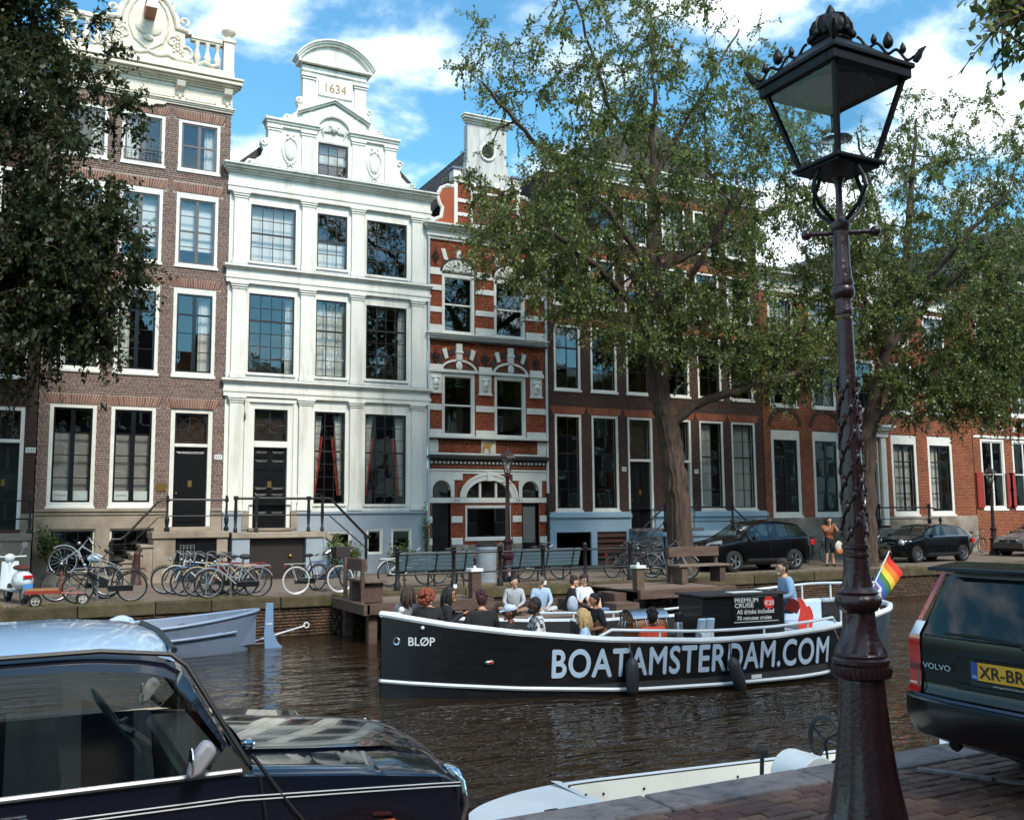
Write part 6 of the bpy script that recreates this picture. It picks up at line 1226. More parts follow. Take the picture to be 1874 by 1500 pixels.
# ---- classic small car in the left foreground
sp = dict(L=3.05, dx=.035, top=[(0, .60), (.03, .67), (.1, .73), (.3, .772), (.6, .80), (.93, .835), (.97, .85), (1.22, 1.275), (1.31, 1.318), (1.6, 1.345), (2.2, 1.34), (2.5, 1.29), (2.58, 1.24), (2.85, .86), (3.0, .82), (3.05, .6)], belt=[(0, .56), (.04, .62), (.15, .69), (.5, .745), (.93, .795), (1.2, .835), (2.85, .84), (3.05, .55)],
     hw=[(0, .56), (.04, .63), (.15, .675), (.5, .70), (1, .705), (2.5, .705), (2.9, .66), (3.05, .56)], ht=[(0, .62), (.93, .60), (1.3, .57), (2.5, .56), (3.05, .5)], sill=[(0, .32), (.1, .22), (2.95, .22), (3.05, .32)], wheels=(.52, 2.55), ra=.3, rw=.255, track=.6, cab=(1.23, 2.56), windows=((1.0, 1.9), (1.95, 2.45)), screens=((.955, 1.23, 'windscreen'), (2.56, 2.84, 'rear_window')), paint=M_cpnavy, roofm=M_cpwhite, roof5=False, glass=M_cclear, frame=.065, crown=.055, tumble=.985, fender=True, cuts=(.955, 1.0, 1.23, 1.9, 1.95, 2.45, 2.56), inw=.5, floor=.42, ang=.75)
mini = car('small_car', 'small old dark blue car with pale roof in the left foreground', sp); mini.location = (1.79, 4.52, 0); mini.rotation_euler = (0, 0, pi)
def mini_details(o):
    for s in (1, -1):
        b = MB(); b.tube([(.965, s*.675, .84), (1.08, s*.635, 1.03), (1.19, s*.59, 1.215), (1.25, s*.575, 1.262), (1.5, s*.572, 1.29), (2.45, s*.565, 1.28)], .010, 6); b.build('roof_gutter', M_trimk, o, True)
        b = MB(); b.tube([(1.0, s*.709, .828), (2.4, s*.708, .832)], .011, 6); b.build('window_strip', mat('dull_trim', lin(128, 130, 134), .42, metal=.5, var=.1), o, True)
        for dz in (0, -.014): b = MB(); b.tube([(.07, s*(.655), .655+dz), (.2, s*.692, .675+dz), (.5, s*.707, .70+dz), (1.0, s*.712, .735+dz), (2.6, s*.711, .745+dz)], .0024, 5); b.build('pinstripe', M_num, o)
        b = MB(); b.tube([(.93, s*.70, .80), (.9, s*.712, .62), (.85, s*.71, .4)], .007, 5); b.tube([(.96, s*.69, .88), (.8, s*.712, .66), (.62, s*.712, .45)], .008, 5); b.build('body_seam', M_trimk, o)
        b = MB(); b.lathe([(.1, 0), (.105, .03), (.09, .06)], 24, T=Tm((.06, s*.45, .58), 0, -pi/2)); b.build('headlight_ring', M_chrome, o, True); b = MB(); b.ell((.02, s*.45, .58), .04, .088, .088, 16, 10); b.build('headlight', M_clearl, o, True)
        b = MB(); b.tube([(.05, s*.60, .45), (.028, s*.615, .55), (.04, s*.60, .64), (.09, s*.575, .69)], .016, 7); b.build('wing_edge_chrome', M_chrome, o, True)
        b = MB(); b.box(.38, .46, s*.70-.01, s*.70+.018, .53, .565); b.build('side_repeater', M_amber, o, bevel=.006)
        b = MB(); T = Tm((1.16, s*.79, .9)); b.prism([(-.05, .03), (-.035, .065), (-.005, .075), (.03, .03), (.05, -.03), (.045, -.06), (.0, -.04)], -.035, .035, T=T); mir = b.build('door_mirror', mat('mirror_housing_grey', lin(150, 150, 156), .5, var=.08), o, True, bevel=.02); b = MB(); b.tube([(1.12, s*.70, .855), (1.15, s*.76, .88)], .012, 6); b.build('mirror_arm', M_trimk, mir); b = MB(); b.cyl((1.195, s*.79, .9), (1.2, s*.79, .9), .05, n=16); b.build('mirror_glass', M_chrome, mir)
        b = MB(); b.add([(.96, s*.692, .81), (1.12, s*.699, .838), (1.05, s*.668, .92), (.99, s*.676, .86)], [(0, 1, 2, 3)]); b.build('quarter_trim', M_trimk, o)
        b = MB(); b.tube([(1.93, s*.67, .85), (1.93, s*.585, 1.24)], .02, 6); b.build('door_pillar', M_cpnavy, o)
        b = MB(); b.tube([(1.92, s*.712, .82), (1.91, s*.714, .5), (1.88, s*.71, .25)], .005, 4); b.build('door_seam', M_trimk, o); b = MB(); b.box(1.72, 1.86, s*.72-.012, s*.72+.012, .74, .765); b.build('door_handle', M_chrome, o, bevel=.005)
    b = MB(); b.grid([[(.06+.86*i/12, (-.40+.80*j/8)*(1-.12*(1-i/12)), float(np.interp(.06+.86*i/12, [.03, .1, .3, .6, .93], [.67, .73, .772, .80, .835]))+.002+.026*(1-(abs(j-4)/4)**2.5)) for j in range(9)] for i in range(13)]); b.build('bonnet', M_cpnavy, o, True, 1.2)
    b = MB(); b.prism([(-.4, .42), (.4, .42), (.34, .66), (-.34, .66)], .012, .03, 'x'); gr = b.build('grille', M_chrome, o)
    b = MB(); b.tube([(.94, -.5, .85), (1.0, -.2, .90), (1.06, .28, .975)], .008, 5); b.tube([(.95, -.12, .85), (1.02, .1, .915), (1.07, .46, .975)], .008, 5); b.build('wiper', M_trimk, o)
    b = MB(); b.tube([(.93, -.2, .84), (.95, -.2, .87)], .02, 8); b.ell((.90, .34, .845), .03, .04, .02); b.build('wiper_spindle', M_chrome, o)
    b = MB(); b.tube([(.955, -.62, .83), (.945, 0, .855), (.955, .62, .83)], .012, 6); b.build('screen_seal', M_trimk, o, True)
    b = MB(); b.tube([(1.235, -.56, 1.275), (1.225, 0, 1.29), (1.235, .56, 1.275)], .012, 6); b.build('screen_seal', M_trimk, o, True)
    # interior
    b = MB(); b.box(1.0, 1.2, -.6, .6, .6, .83); b.build('dashboard', M_trimk, o, bevel=.03); b = MB(); b.ring((0, 0, 0), .18, .012, 'z', 28, 7, T=Tm((1.36, -.3, .86), 0, -.95)); b.tube([(1.36, -.3, .86), (1.15, -.3, .7)], .02, 6); b.tube([(1.3, -.46, .84), (1.36, -.3, .85), (1.3, -.14, .84)], .012, 5); b.build('steering_wheel', M_trimk, o, True)
    for s in (1, -1):
        b = MB(); b.box(1.55, 2.0, s*.3-.22, s*.3+.22, .42, .55); b.box(1.98, 2.1, s*.3-.21, s*.3+.21, .5, 1.02); b.build('seat', M_seat, o, bevel=.04)
    b = MB(); b.box(2.45, 2.6, -.5, .5, .45, .95); b.build('rear_seat', M_seat, o, bevel=.04)
mini_details(mini)
# ---- dark estate car at the right edge
def vshear(x, z): return min(1, max(0, (x-3.9)/.62))*(.16 if z < .62 else .13 if z < .95 else .13*(1.44-z)/.49)
sp = dict(L=4.52, dx=.06, top=[(0, .6), (.05, .7), (.5, .82), (1.2, .95), (1.3, .97), (1.95, 1.38), (2.2, 1.42), (3.4, 1.44), (4.52, 1.42)], belt=[(0, .55), (.2, .72), (1.2, .9), (4.52, .95)], hw=[(0, .7), (.15, .8), (.8, .86), (4.0, .88), (4.3, .87), (4.44, .83), (4.52, .77)], ht=[(0, .65), (1.9, .62), (4.1, .63), (4.52, .615)], sill=[(0, .3), (.2, .22), (4.2, .24), (4.52, .34)], wheels=(.9, 3.55), ra=.36, rw=.31, track=.76, cab=(1.95, 4.5), windows=((1.5, 2.45), (2.52, 3.3), (3.38, 4.3)), screens=((1.3, 1.95, 'windscreen'),), paint=M_cpblack, roofm=M_cpblack, shear=vshear, inw=.68, floor=.5, frame=.05, crown=.04)
volvo = car('estate_car', 'dark estate car with yellow number plate at the right edge', sp); volvo.location = (10.02, 3.80, 0); volvo.rotation_euler = (0, 0, pi)
def volvo_details(o):
    xr = lambda z: 4.52+vshear(4.52, z); hwz = lambda z: float(np.interp(z, [.3, .6, .95, 1.38, 1.44], [.86, .86, .855, .64, .60]))
    def panel(name, m, y0, y1, z0, z1, off=.012, ny=8, nz=8, taper=None):
        b = MB(); b.grid([[(xr(z)+off-.05*(abs(y)/.86)**3, y, z) for y in [((y0+(y1-y0)*i/ny) if taper is None else taper(z, i/ny)) for i in range(ny+1)]] for z in [z0+(z1-z0)*j/nz for j in range(nz+1)]]); return b.build(name, m, o, True)
    panel('tailgate', M_cpblack, -.755, .755, .52, .97, .01)
    panel('rear_window', M_cglassd, 0, 0, .97, 1.36, .006, taper=lambda z, t: (-1+2*t)*(hwz(z)-.09))
    b = MB(); b.prism([(4.40, 1.455), (4.70, 1.425), (4.70, 1.40), (4.5, 1.385)], -.62, .62, 'y'); b.build('roof_spoiler', M_cpblack, o, bevel=.012)
    for s in (-1, 1):
        tl = panel('tail_lamp', M_red, 0, 0, .60, .97, .02, 3, 10, taper=lambda z, t: s*(.765+(hwz(z)+.012-.765)*t)); panel('tail_lamp_upper', M_red, 0, 0, 1.06, 1.40, .014, 2, 6, taper=lambda z, t: s*(hwz(z)-.03+.04*t)); panel('reversing_lens', M_clearl, 0, 0, .97, 1.06, .018, 2, 4, taper=lambda z, t: s*(hwz(z)-.07+.08*t)); panel('fog_lens', mat('dark_red_lens', lin(96, 20, 20), .15, coat=1), 0, 0, .74, .78, .024, 2, 2, taper=lambda z, t: s*(.77+.095*t))
        b = MB(); b.tube([(4.5, s*.6, .3), (4.56, s*.6, .27)], .04, 8); b.build('exhaust' if s > 0 else 'tow_bracket', M_trimk, o)
    b = MB(); P = []
    for z, xo, hh in ((.28, -.08, .80), (.34, .06, .86), (.46, .10, .885), (.565, .10, .885), (.60, .06, .875), (.605, -.05, .86)): P.append([(4.65+xo-.10*(abs(u))**5-(.55 if abs(u) > 1 else 0), (1 if u > 0 else -1)*hh if abs(u) > 1 else hh*u, z) for u in (-1.1, -1, -.9, -.7, -.4, 0, .4, .7, .9, 1, 1.1)])
    b.grid(P); b.build('bumper', M_cpblack, o, True, .8)
    b = MB(); b.tube([(4.30, .886, .585), (4.55, .878, .585), (4.66, .8, .585), (4.72, .5, .585), (4.725, 0, .585), (4.72, -.5, .585), (4.66, -.8, .585)], .013, 6); b.build('bumper_strip', mat('bumper_blue_strip', lin(60, 70, 92), .3), o, True)
    b = MB(); b.tube([(4.70, .45, .40), (4.705, 0, .40), (4.70, -.5, .40)], .008, 5); b.build('bumper_groove', M_chrome, o)
    x_ = xr(.8)+.012; b = MB(); b.box(x_, x_+.012, -.47, .47, .665, .70); b.box(x_, x_+.03, -.47, .47, .868, .895); b.build('plate_recess_lip', M_cpblack, o, bevel=.006)
    T = Matrix(((0, 0, 1, x_+.012), (1, 0, 0, -.26), (0, 1, 0, .725), (0, 0, 0, 1)))
    T = Matrix(((0, 0, 1, x_+.012), (1, 0, 0, -.26), (0, 1, 0, .735), (0, 0, 0, 1))); 
    for s in (-1, 1): b = MB(); b.tube([(xr(z)+.012-.05*(.758/.86)**3, s*.758, z) for z in (.60, .75, .96)], .005, 4); b.build('tailgate_seam', M_trimk, o)
    b = MB(); b.tube([(xr(.975)+.016-.05*(abs(y)/.86)**3, y, .975) for y in [-.74+1.48*i/12 for i in range(13)]], .006, 4); b.build('window_seal', M_trimk, o)
    b = MB(); b.tube([(xr(.985)+.03, .02, .985), (xr(1.0)+.03, -.3, 1.005), (xr(1.0)+.01, -.55, 1.0)], .008, 5); b.ell((xr(.97)+.02, .02, .97), .02, .03, .02); b.build('rear_wiper', M_trimk, o)
    return x_
vx = volvo_details(volvo)
def tail_T(y, z, off=.0): return Matrix(((0, 0, 1, vx+off), (-1, 0, 0, y), (0, 1, 0, z), (0, 0, 0, 1)))    # writing that reads from behind the car
def tail_T(y, z, off=.0): return Matrix(((0, 0, 1, vx+off), (1, 0, 0, y), (0, 1, 0, z), (0, 0, 0, 1)))
pl = numberplate(volvo, 'XR-BR-85', tail_T(-.35, .74, .012)); b = MB(); b.box(0, .54, 0, .028, -.003, .004, T=tail_T(-.36, .705, .012)); b.build('plate_frame', M_trimk, pl); lettering('dealer_line', 'Garage Bosma Buuren 020 - 6719191', M_num, pl, width=.36, height=.012, T=tail_T(-.20, .712, .0175))
lettering('maker_badge', 'VOLVO', M_chrome, volvo, width=.21, height=.036, T=tail_T(-.72, .765, .004), bold=.006)
# ---- cars parked on the far quay
sp = dict(L=4.43, dx=.07, top=[(0, .62), (.04, .85), (.15, .95), (.9, 1.07), (1.15, 1.12), (1.85, 1.56), (2.2, 1.655), (2.8, 1.67), (3.7, 1.6), (3.95, 1.55), (4.25, 1.12), (4.38, 1.0), (4.43, .7)], belt=[(0, .6), (.2, .86), (1.1, 1.0), (4.1, 1.12), (4.43, .8)], hw=[(0, .68), (.1, .8), (.4, .88), (4.0, .9), (4.3, .84), (4.43, .74)], ht=[(0, .7), (1.8, .64), (3.9, .62), (4.43, .6)], sill=[(0, .4), (.2, .26), (4.2, .28), (4.43, .45)], wheels=(.87, 3.47), ra=.4, rw=.345, track=.79, cab=(1.85, 3.95), windows=((1.5, 2.35), (2.42, 3.2), (3.28, 3.95)), screens=((1.15, 1.85, 'windscreen'), (3.95, 4.25, 'rear_window')), paint=M_cpblack, glass=M_cglass, roofm=M_cpblack, inw=.68, floor=.7, crown=.06)
tig = car('parked_suv', 'black suv parked beside the big tree on the far quay', sp); tig.location = (19.85, 25.52, ST); tig.rotation_euler = (0, 0, .0)
def front_face(o, w_, z, hl=(.13, .3, .16), grille=True, plate=None, shape='slant', xl=.1):
    for s in (-1, 1):
        b = MB(); a, h_, t = hl
        if shape == 'slant': b.grid([[(xl-.02+.33*u**1.4, s*(w_-.42+.40*u), z+.12*u*v-.05+.11*v) for u in (0, .25, .5, .75, 1)] for v in (0, .5, 1)])
        else: b.ell((xl+.06, s*(w_-.2), z+.02), .1, .14, .13, 16, 10)
        b.build('headlight', M_clearl, o, True)
    b = MB(); b.box(xl-.09, xl-.03, -w_*.5, w_*.5, z-.08, z+.02); b.build('grille', M_trimk, o, bevel=.01); b = MB(); b.tube([(xl-.1, -w_*.5, z-.09), (xl-.1, w_*.5, z-.09)], .012, 5); b.tube([(xl-.09, -w_*.5, z+.03), (xl-.09, w_*.5, z+.03)], .01, 5); b.ring((xl-.1, 0, z-.03), .055, .01, 'x', 16, 5); b.build('grille_trim', M_chrome, o)
    if plate: numberplate(o, plate, Matrix(((0, 0, -1, xl-.115), (-1, 0, 0, .26), (0, 1, 0, z-.33), (0, 0, 0, 1))))
front_face(tig, .84, .86, xl=.1)
def car_trim(o, w_, zb, z0, doors, L_, mirror_x, mz, zh):
    for s in (-1, 1):
        for x_ in doors: b = MB(); b.tube([(x_, s*(w_+.004), z0), (x_, s*(w_+.006), (z0+zb)/2), (x_, s*(w_*.985+.004), zb)], .006, 4); b.build('door_seam', M_trimk, o); b = MB(); b.box(x_-.28, x_-.1, s*(w_+.012)-.014, s*(w_+.012)+.014, zh, zh+.03); b.build('door_handle', M_cpblack, o, bevel=.006)
        b = MB(); b.ell((mirror_x, s*(w_+.1), mz), .07, .1, .07, 10, 8); b.build('door_mirror', M_cpblack, o, True); b = MB(); b.box(doors[0]-1.0, doors[-1]+.2, s*(w_+.002)-.008, s*(w_+.002)+.008, z0+.02, z0+.1); b.build('side_trim', M_trimk, o)
    for s in (-1, 1): b = MB(); b.box(L_-.22, L_-.03, s*(w_-.17), s*(w_-.02), zb-.2, zb-.02); b.build('tail_lamp', M_red, o, bevel=.02)
car_trim(tig, .9, 1.02, .32, (2.38, 3.25), 4.4, 1.62, 1.08, .92)
for s in (-1, 1): b = MB(); b.tube([(1.95, s*.6, 1.66), (2.6, s*.6, 1.70), (3.5, s*.58, 1.66)], .018, 6); b.build('roof_rail', M_trimk, tig)
sp = dict(L=4.0, dx=.07, top=[(0, .6), (.04, .8), (.15, .88), (.85, .99), (1.1, 1.04), (1.65, 1.4), (2.0, 1.45), (3.0, 1.42), (3.5, 1.36), (3.85, .95), (3.96, .85), (4.0, .6)], belt=[(0, .55), (.2, .78), (1.1, .94), (3.7, .98), (4.0, .7)], hw=[(0, .62), (.12, .76), (.5, .86), (3.6, .86), (3.9, .78), (4.0, .68)], ht=[(0, .7), (1.7, .66), (3.5, .63), (4.0, .6)], sill=[(0, .35), (.2, .2), (3.8, .22), (4, .38)], wheels=(.75, 3.3), ra=.35, rw=.31, track=.75, cab=(1.65, 3.5), windows=((1.25, 2.25), (2.32, 3.0), (3.06, 3.45)), screens=((1.1, 1.65, 'windscreen'), (3.5, 3.84, 'rear_window')), paint=M_cpblack, glass=M_cglass, roofm=M_cpblack, spokes=8, inw=.6, floor=.6)
mf = car('parked_hatchback', 'black compact hatchback with round headlights parked behind the lamp post', sp); mf.location = (29.35, 26.2, ST); front_face(mf, .8, .72, shape='round', plate='PN-142-S', xl=.09); car_trim(mf, .86, .9, .26, (2.28, 3.05), 4.0, 1.35, 1.0, .8)
for s in (-1, 1): b = MB(); b.tube([(1.15, s*.845, .955), (2.3, s*.85, .975), (3.6, s*.83, .985)], .014, 5); b.build('window_strip', M_chrome, mf)
sp = dict(L=4.5, dx=.08, top=[(0, .55), (.05, .72), (.2, .8), (1.0, .92), (1.2, .96), (1.95, 1.38), (2.4, 1.43), (3.2, 1.38), (3.9, 1.05), (4.4, .98), (4.5, .6)], belt=[(0, .5), (.2, .7), (1.1, .88), (3.9, .95), (4.5, .7)], hw=[(0, .66), (.12, .78), (.5, .86), (4.0, .86), (4.5, .72)], ht=[(0, .7), (1.9, .6), (3.2, .58), (4.5, .6)], sill=[(0, .33), (.2, .2), (4.3, .22), (4.5, .38)], wheels=(.85, 3.5), ra=.35, rw=.31, track=.75, cab=(1.95, 3.2), windows=((1.5, 2.4), (2.47, 3.5)), screens=((1.2, 1.95, 'windscreen'), (3.2, 3.9, 'rear_window')), paint=M_cpgrey, glass=M_cglass, roofm=M_cpgrey, inw=.6, floor=.6)
sv = car('parked_saloon', 'grey brown saloon car cut by the right edge', sp); sv.location = (37.4, 26.9, ST); front_face(sv, .82, .66, xl=.1); car_trim(sv, .86, .88, .26, (2.43, 3.4), 4.5, 1.62, .95, .75)
# ================================================================== boats
M_hullk = mat('black_hull_paint', lin(17, 17, 20), .36, var=.25, vs=1.5, bump=.08, bs=5, coat=.15, col2=lin(46, 46, 48), c2s=1.6, c2t=(.6, .82), stretch=(.6, 1, 3))
M_bwhite = mat('boat_white_paint', lin(214, 220, 222), .4, var=.08, vs=3)
M_bdeck = mat('boat_deck_dark', lin(46, 44, 44), .8, var=.2)
M_lblue = mat('pale_blue_lettering', lin(188, 208, 228), .5, var=.06, vs=6)
M_bgrey = mat('blue_grey_boat_paint', lin(108, 122, 142), .5, var=.15, vs=2, col2=lin(84, 88, 92), c2s=2)
M_cream_b = mat('cream_gelcoat', lin(222, 222, 212), .4, var=.06, vs=2, col2=lin(202, 198, 182), c2s=1.5, c2t=(.55, .8))
M_fender = mat('dark_fender', lin(38, 38, 44), .55, var=.15); M_oak = mat('oak_barrel', lin(150, 92, 44), .45, var=.25, vs=4, stretch=(1, 1, 4), bump=.1); M_steel = mat('brushed_steel', lin(190, 194, 198), .25, metal=.9, var=.1)
HL = 9.6
def hb(x): return float(np.interp(x/HL, [0, .04, .1, .2, .35, .55, .75, .88, .95, .985, 1], [0.02, .28, .58, .98, 1.38, 1.6, 1.55, 1.25, .95, .6, .15]))
def hs(x): return float(np.interp(x/HL, [0, .1, .2, .33, .5, .65, .8, .92, 1], [1.27, 1.1, .98, .86, .775, .78, .87, .99, 1.08]))
def hy(x, z): return hb(x)*(1+.10*max(z, 0))
def hx(x, z): return x+(.28*(z-.2) if x > HL*.8 else 0)*max(0, (x/HL-.8)/.2)
TB = Tm((5.1, 14.5, WZ), 0, 0, -.082)
boat = thing('tour_boat', 'long black open tour boat with white gunwale, full of passengers', 'boat', (5.1, 14.5, WZ), -.082)
def boat_hull():
    xs = [HL*(i/60) for i in range(61)]; xs = [HL*(.5-.5*cos(pi*i/60)) for i in range(61)]
    b = MB()
    for s in (-1, 1): b.grid([[(hx(x, z), s*hy(x, z), z) for z in [-.35, -.1]+[hs(x)*k/10 for k in range(11)]] for x in xs])
    b.build('hull', M_hullk, boat, True, 1.2)
    b = MB()
    for s in (-1, 1): b.grid([[(hx(x, hs(x)), s*max(.0, hy(x, hs(x))-.09), hs(x)-.0-(hs(x)-.12)*k/3) for k in range(4)] for x in xs[3:-3]])
    b.grid([[(x, y*max(0, hb(x)-.02), .13) for y in (-1, -.3, .3, 1)] for x in xs[2:-1]]); b.build('inner_lining', M_bdeck, boat, True)
    b = MB()
    for s in (-1, 1): b.tube([(hx(x, hs(x)), s*(hy(x, hs(x))-.04), hs(x)) for x in xs], .05, 8)
    b.build('gunwale', M_bwhite, boat, True)
    b = MB()
    for s in (-1, 1): b.tube([(hx(x, .1), s*(hy(x, .2)+.01), float(np.interp(x/HL, [0, .2, .4, .7, .9, 1], [.25, .15, .075, .08, .18, .26]))) for x in xs], .032, 6)
    b.build('rubbing_strake', M_bwhite, boat, True)
    b = MB(); b.add([(x, s_*max(.05, hb(x)-.12), hs(x)-.08) for x in (.15, .4, .7) for s_ in (-1, 1)], [(0, 2, 3, 1), (2, 4, 5, 3)]); b.build('foredeck', M_bdeck, boat)
    for s in (-1, 1):     # side benches
        b = MB(); b.grid([[(x, s*(max(.1, hb(x)-.1)), .5), (x, s*(max(.05, hb(x)-.5)), .5), (x, s*(max(.05, hb(x)-.5)), .14)] for x in xs if .8 < x < 8.8][0:]); b.build('side_bench', M_bdeck, boat)
    # handrails
    for s in (-1, 1):
        b = MB(); X_ = [3.05, 3.3]+list(np.arange(3.8, 7.4, .4))+[7.5]; P = [(x, s*(hy(x, hs(x))-.04), hs(x)+(.0 if i == 0 else .15)) for i, x in enumerate(X_)]+[(7.62, s*(hy(7.62, .8)-.04), hs(7.62))]; b.tube(P, .024, 7); b.build('handrail', M_bwhite, boat, True)
        for x in (4.1, 5.0, 6.0, 6.9): b = MB(); b.tube([(x, s*(hy(x, hs(x))-.04), hs(x)), (x, s*(hy(x, hs(x))-.04), hs(x)+.15)], .018, 6); b.build('stanchion', M_bwhite, boat)
        P = [(x, s*(hy(x, hs(x))-.05), hs(x)+.34) for x in np.arange(7.7, 9.5, .2)]; b = MB(); b.tube(P+[(hx(HL, 1.4), 0, hs(HL)+.34)], .026, 7); b.build('stern_rail', M_bwhite, boat, True)
        for x in (7.75, 8.4, 9.0, 9.4): b = MB(); b.tube([(x, s*(hy(x, hs(x))-.05), hs(x)), (x, s*(hy(x, hs(x))-.05), hs(x)+.34)], .02, 6); b.build('stanchion', M_bwhite, boat)
    b = MB(); b.box(7.35, 9.3, -.9, .9, .14, .62); b.build('stern_seat', M_bwhite, boat, bevel=.02)
    # writing on the near side
    def side(x0, z0, sl=0): return lambda u, v: (lambda x, z: Vector((hx(x, z), -hy(x, z)-.012, z)))(x0+u, z0+v+sl*u)
    lettering('web_address', 'BOATAMSTERDAM.COM', M_lblue, boat, width=4.95, height=.42, fn=side(2.4, .30, -.003), bold=.023, space=1.06)
    lettering('boat_name', 'BLØP', M_bwhite, boat, width=.36, height=.125, fn=side(.36, .80), bold=.018)
    b = MB(); b.ring((0, 0, 0), .05, .016, 'y', 14, 5, T=Tm((.2, -hy(.2, .85)-.02, .86), 0, 0, -.7)); b.build('hawse_ring', M_steel, boat, True)
    b = MB(); b.ell((1.5, -hy(1.5, .55)-.01, .55), .09, .02, .03, 10, 6); b.build('side_light_cover', M_steel, boat, True); b = MB(); b.ell((1.5, -hy(1.5, .55)-.025, .55), .05, .02, .02, 8, 6); b.build('side_light', M_red, boat, True)
    b = MB(); b.ell((.55, -hy(.55, 1.05)-.02, 1.07), .03, .03, .03, 8, 6); b.ell((.3, -.12, 1.33), .05, .05, .05, 10, 8); b.build('cleat', M_bwhite, boat, True)
    b = MB(); b.box(5.75, 5.95, -hy(5.8, .12)-.02, -hy(5.8, .12), .12, .18); b.build('side_fitting', M_bwhite, boat)
boat_hull()
def on_boat(o): o.location = TB @ o.location; o.rotation_euler[2] += -.082; return o
# counter with price sign
ct = on_boat(thing('drinks_counter', 'black drinks counter with white price sign on the tour boat', 'counter', (5.7, .0, .34))); b = MB(); b.box(0, 1.75, -.35, .45, 0, .98); b.build('cabinet', M_hullk, ct, bevel=.02); b = MB(); b.box(-.05, 1.8, -.4, .5, .981, 1.02); b.build('top', M_bdeck, ct, bevel=.01)
b = MB(); b.box(.62, 1.62, -.362, -.352, .24, .98); sg = b.build('sign_board', M_hullk, ct)
b = MB(); b.cyl((1.40, -.362, .845), (1.40, -.368, .845), .115, n=28); b.build('price_disc', mat('red_sign_disc', lin(206, 52, 42), .5, var=0), sg)
lt = mat('sign_white', lin(226, 228, 226), .5, var=0)
for tx, x_, z_, w_, h_ in (('PREMIUM', .66, .865, .5, .075), ('CRUISE', .66, .775, .4, .075), ('€20', 1.305, .80, .2, .085), ('All drinks included', .7, .66, .8, .08), ('70 minutes cruise', .7, .555, .74, .07)): lettering('sign_line', tx, lt, sg, width=w_, height=h_, T=FACE(x_, -.37, z_), bold=.012)
b = MB(); b.box(.64, 1.6, -.366, -.362, .955, .965); b.box(.64, 1.6, -.366, -.362, .515, .525); b.build('sign_rule', lt, sg)
b = MB(); b.box(.75, 1.4, -.2, .05, 1.02, 1.03); b.build('menu_sheets', M_blind, ct)
# beer barrel with taps
br = on_boat(thing('tap_barrel', 'oak barrel with steel lid and three taps on the boat', 'barrel', (4.55, .05, .5))); b = MB(); P = [(.23, -.34), (.27, -.2), (.285, 0), (.27, .2), (.23, .34)]; b.lathe(P, 22, T=Tm((.2, 0, .33), 0, pi/2)); b.build('staves', M_oak, br, True); b = MB()
for x_ in (-.3, -.12, .12, .3): b.ring((x_+.2, 0, .33), .272 if abs(x_) > .2 else .288, .012, 'x', 24, 5)
b.build('hoops', M_steel, br, True); b = MB(); b.grid([[(x_+.2, .3*cos(t), .34+.3*sin(t)) for t in [pi*(.18+.64*i/12) for i in range(13)]] for x_ in (-.36, 0, .36)]); b.build('lid', M_steel, br, True)
for k in range(3): b = MB(); y_ = -.15+.1*k; b.tube([(-.15, y_, .42), (-.26, y_, .45), (-.28, y_, .36)], .018, 6); b.tube([(-.24, y_, .45), (-.25, y_, .6)], [.014, .022], 6); b.build('tap', M_steel, br, True)
b = MB(); b.box(-.2, .6, -.35, .35, -.36, .05); b.build('stand', M_bdeck, br)
th = on_boat(thing('steel_flask', 'tall steel vacuum flask beside the barrel', 'flask', (5.3, -.2, .5))); b = MB(); b.lathe([(.075, 0), (.075, .38), (.06, .42)], 16); b.build('body', M_steel, th, True); b = MB(); b.lathe([(.078, .42), (.08, .55), (.05, .58)], 16); b.build('lid', M_trimk, th, True)
nb = on_boat(thing('napkin_rack', 'pale blue rack of napkins left of the price sign', 'rack', (5.55, -.35, .62)))
for k in range(2): b = MB(); b.box(.0+.17*k, .15+.17*k, -.03, .03, .1, .36, T=Tm((0, 0, 0), .25)); b.build('napkin_box', M_lblue, nb, bevel=.01)
b = MB(); b.box(.05, .3, -.1, .1, 0, .1); b.build('foot', M_bwhite, nb)
for k, (x_, tl, lb) in enumerate(((3.55, .0, 'dark fender hanging between the letters T and A'), (5.32, .30, 'dark fender tilted towards the water below the price sign'), (7.5, .0, 'dark fender hanging behind the lamp post base'))):
    f = on_boat(thing('boat_fender', lb, 'fender', (x_, -hy(x_, .5)-.14, hs(x_)-.5), 0, 'fenders along the tour boat')); T = Tm((0, 0, 0), 0, -tl*1.1); b = MB(); b.lathe([(.02, -.3), (.08, -.27), (.1, -.2), (.1, .14), (.07, .21), (.025, .25), (.02, .3)], 16, T=T); b.build('body', M_fender, f, True); b = MB(); b.tube([T @ Vector((0, 0, .3)), (0, .12, .5)], .01, 5); b.build('rope', M_iron, f)
fl = on_boat(thing('rainbow_flag', 'rainbow flag on a white staff at the stern of the tour boat', 'flag', (9.8, .1, 1.1))); b = MB(); b.tube([(0, 0, 0), (.62, 0, .92)], .014, 6); b.build('staff', M_bwhite, fl)
cols = [(214, 54, 44), (228, 120, 40), (232, 196, 60), (60, 120, 66), (56, 96, 170), (110, 62, 130)]
for k, c in enumerate(cols):
    b = MB(); G = []
    for j in range(2):
        t = (k+j)/6; G.append([(.6-.42*t+.30*s_*(1-.2*t)-.12*s_*t, .05*sin(s_*5+t*2), .90-.60*t-.42*s_-.06*t*s_) for s_ in [i/8 for i in range(9)]])
    b.grid(G); b.build('stripe', mat('flag_%d' % k, lin(*c), .8, var=.05), fl, True)
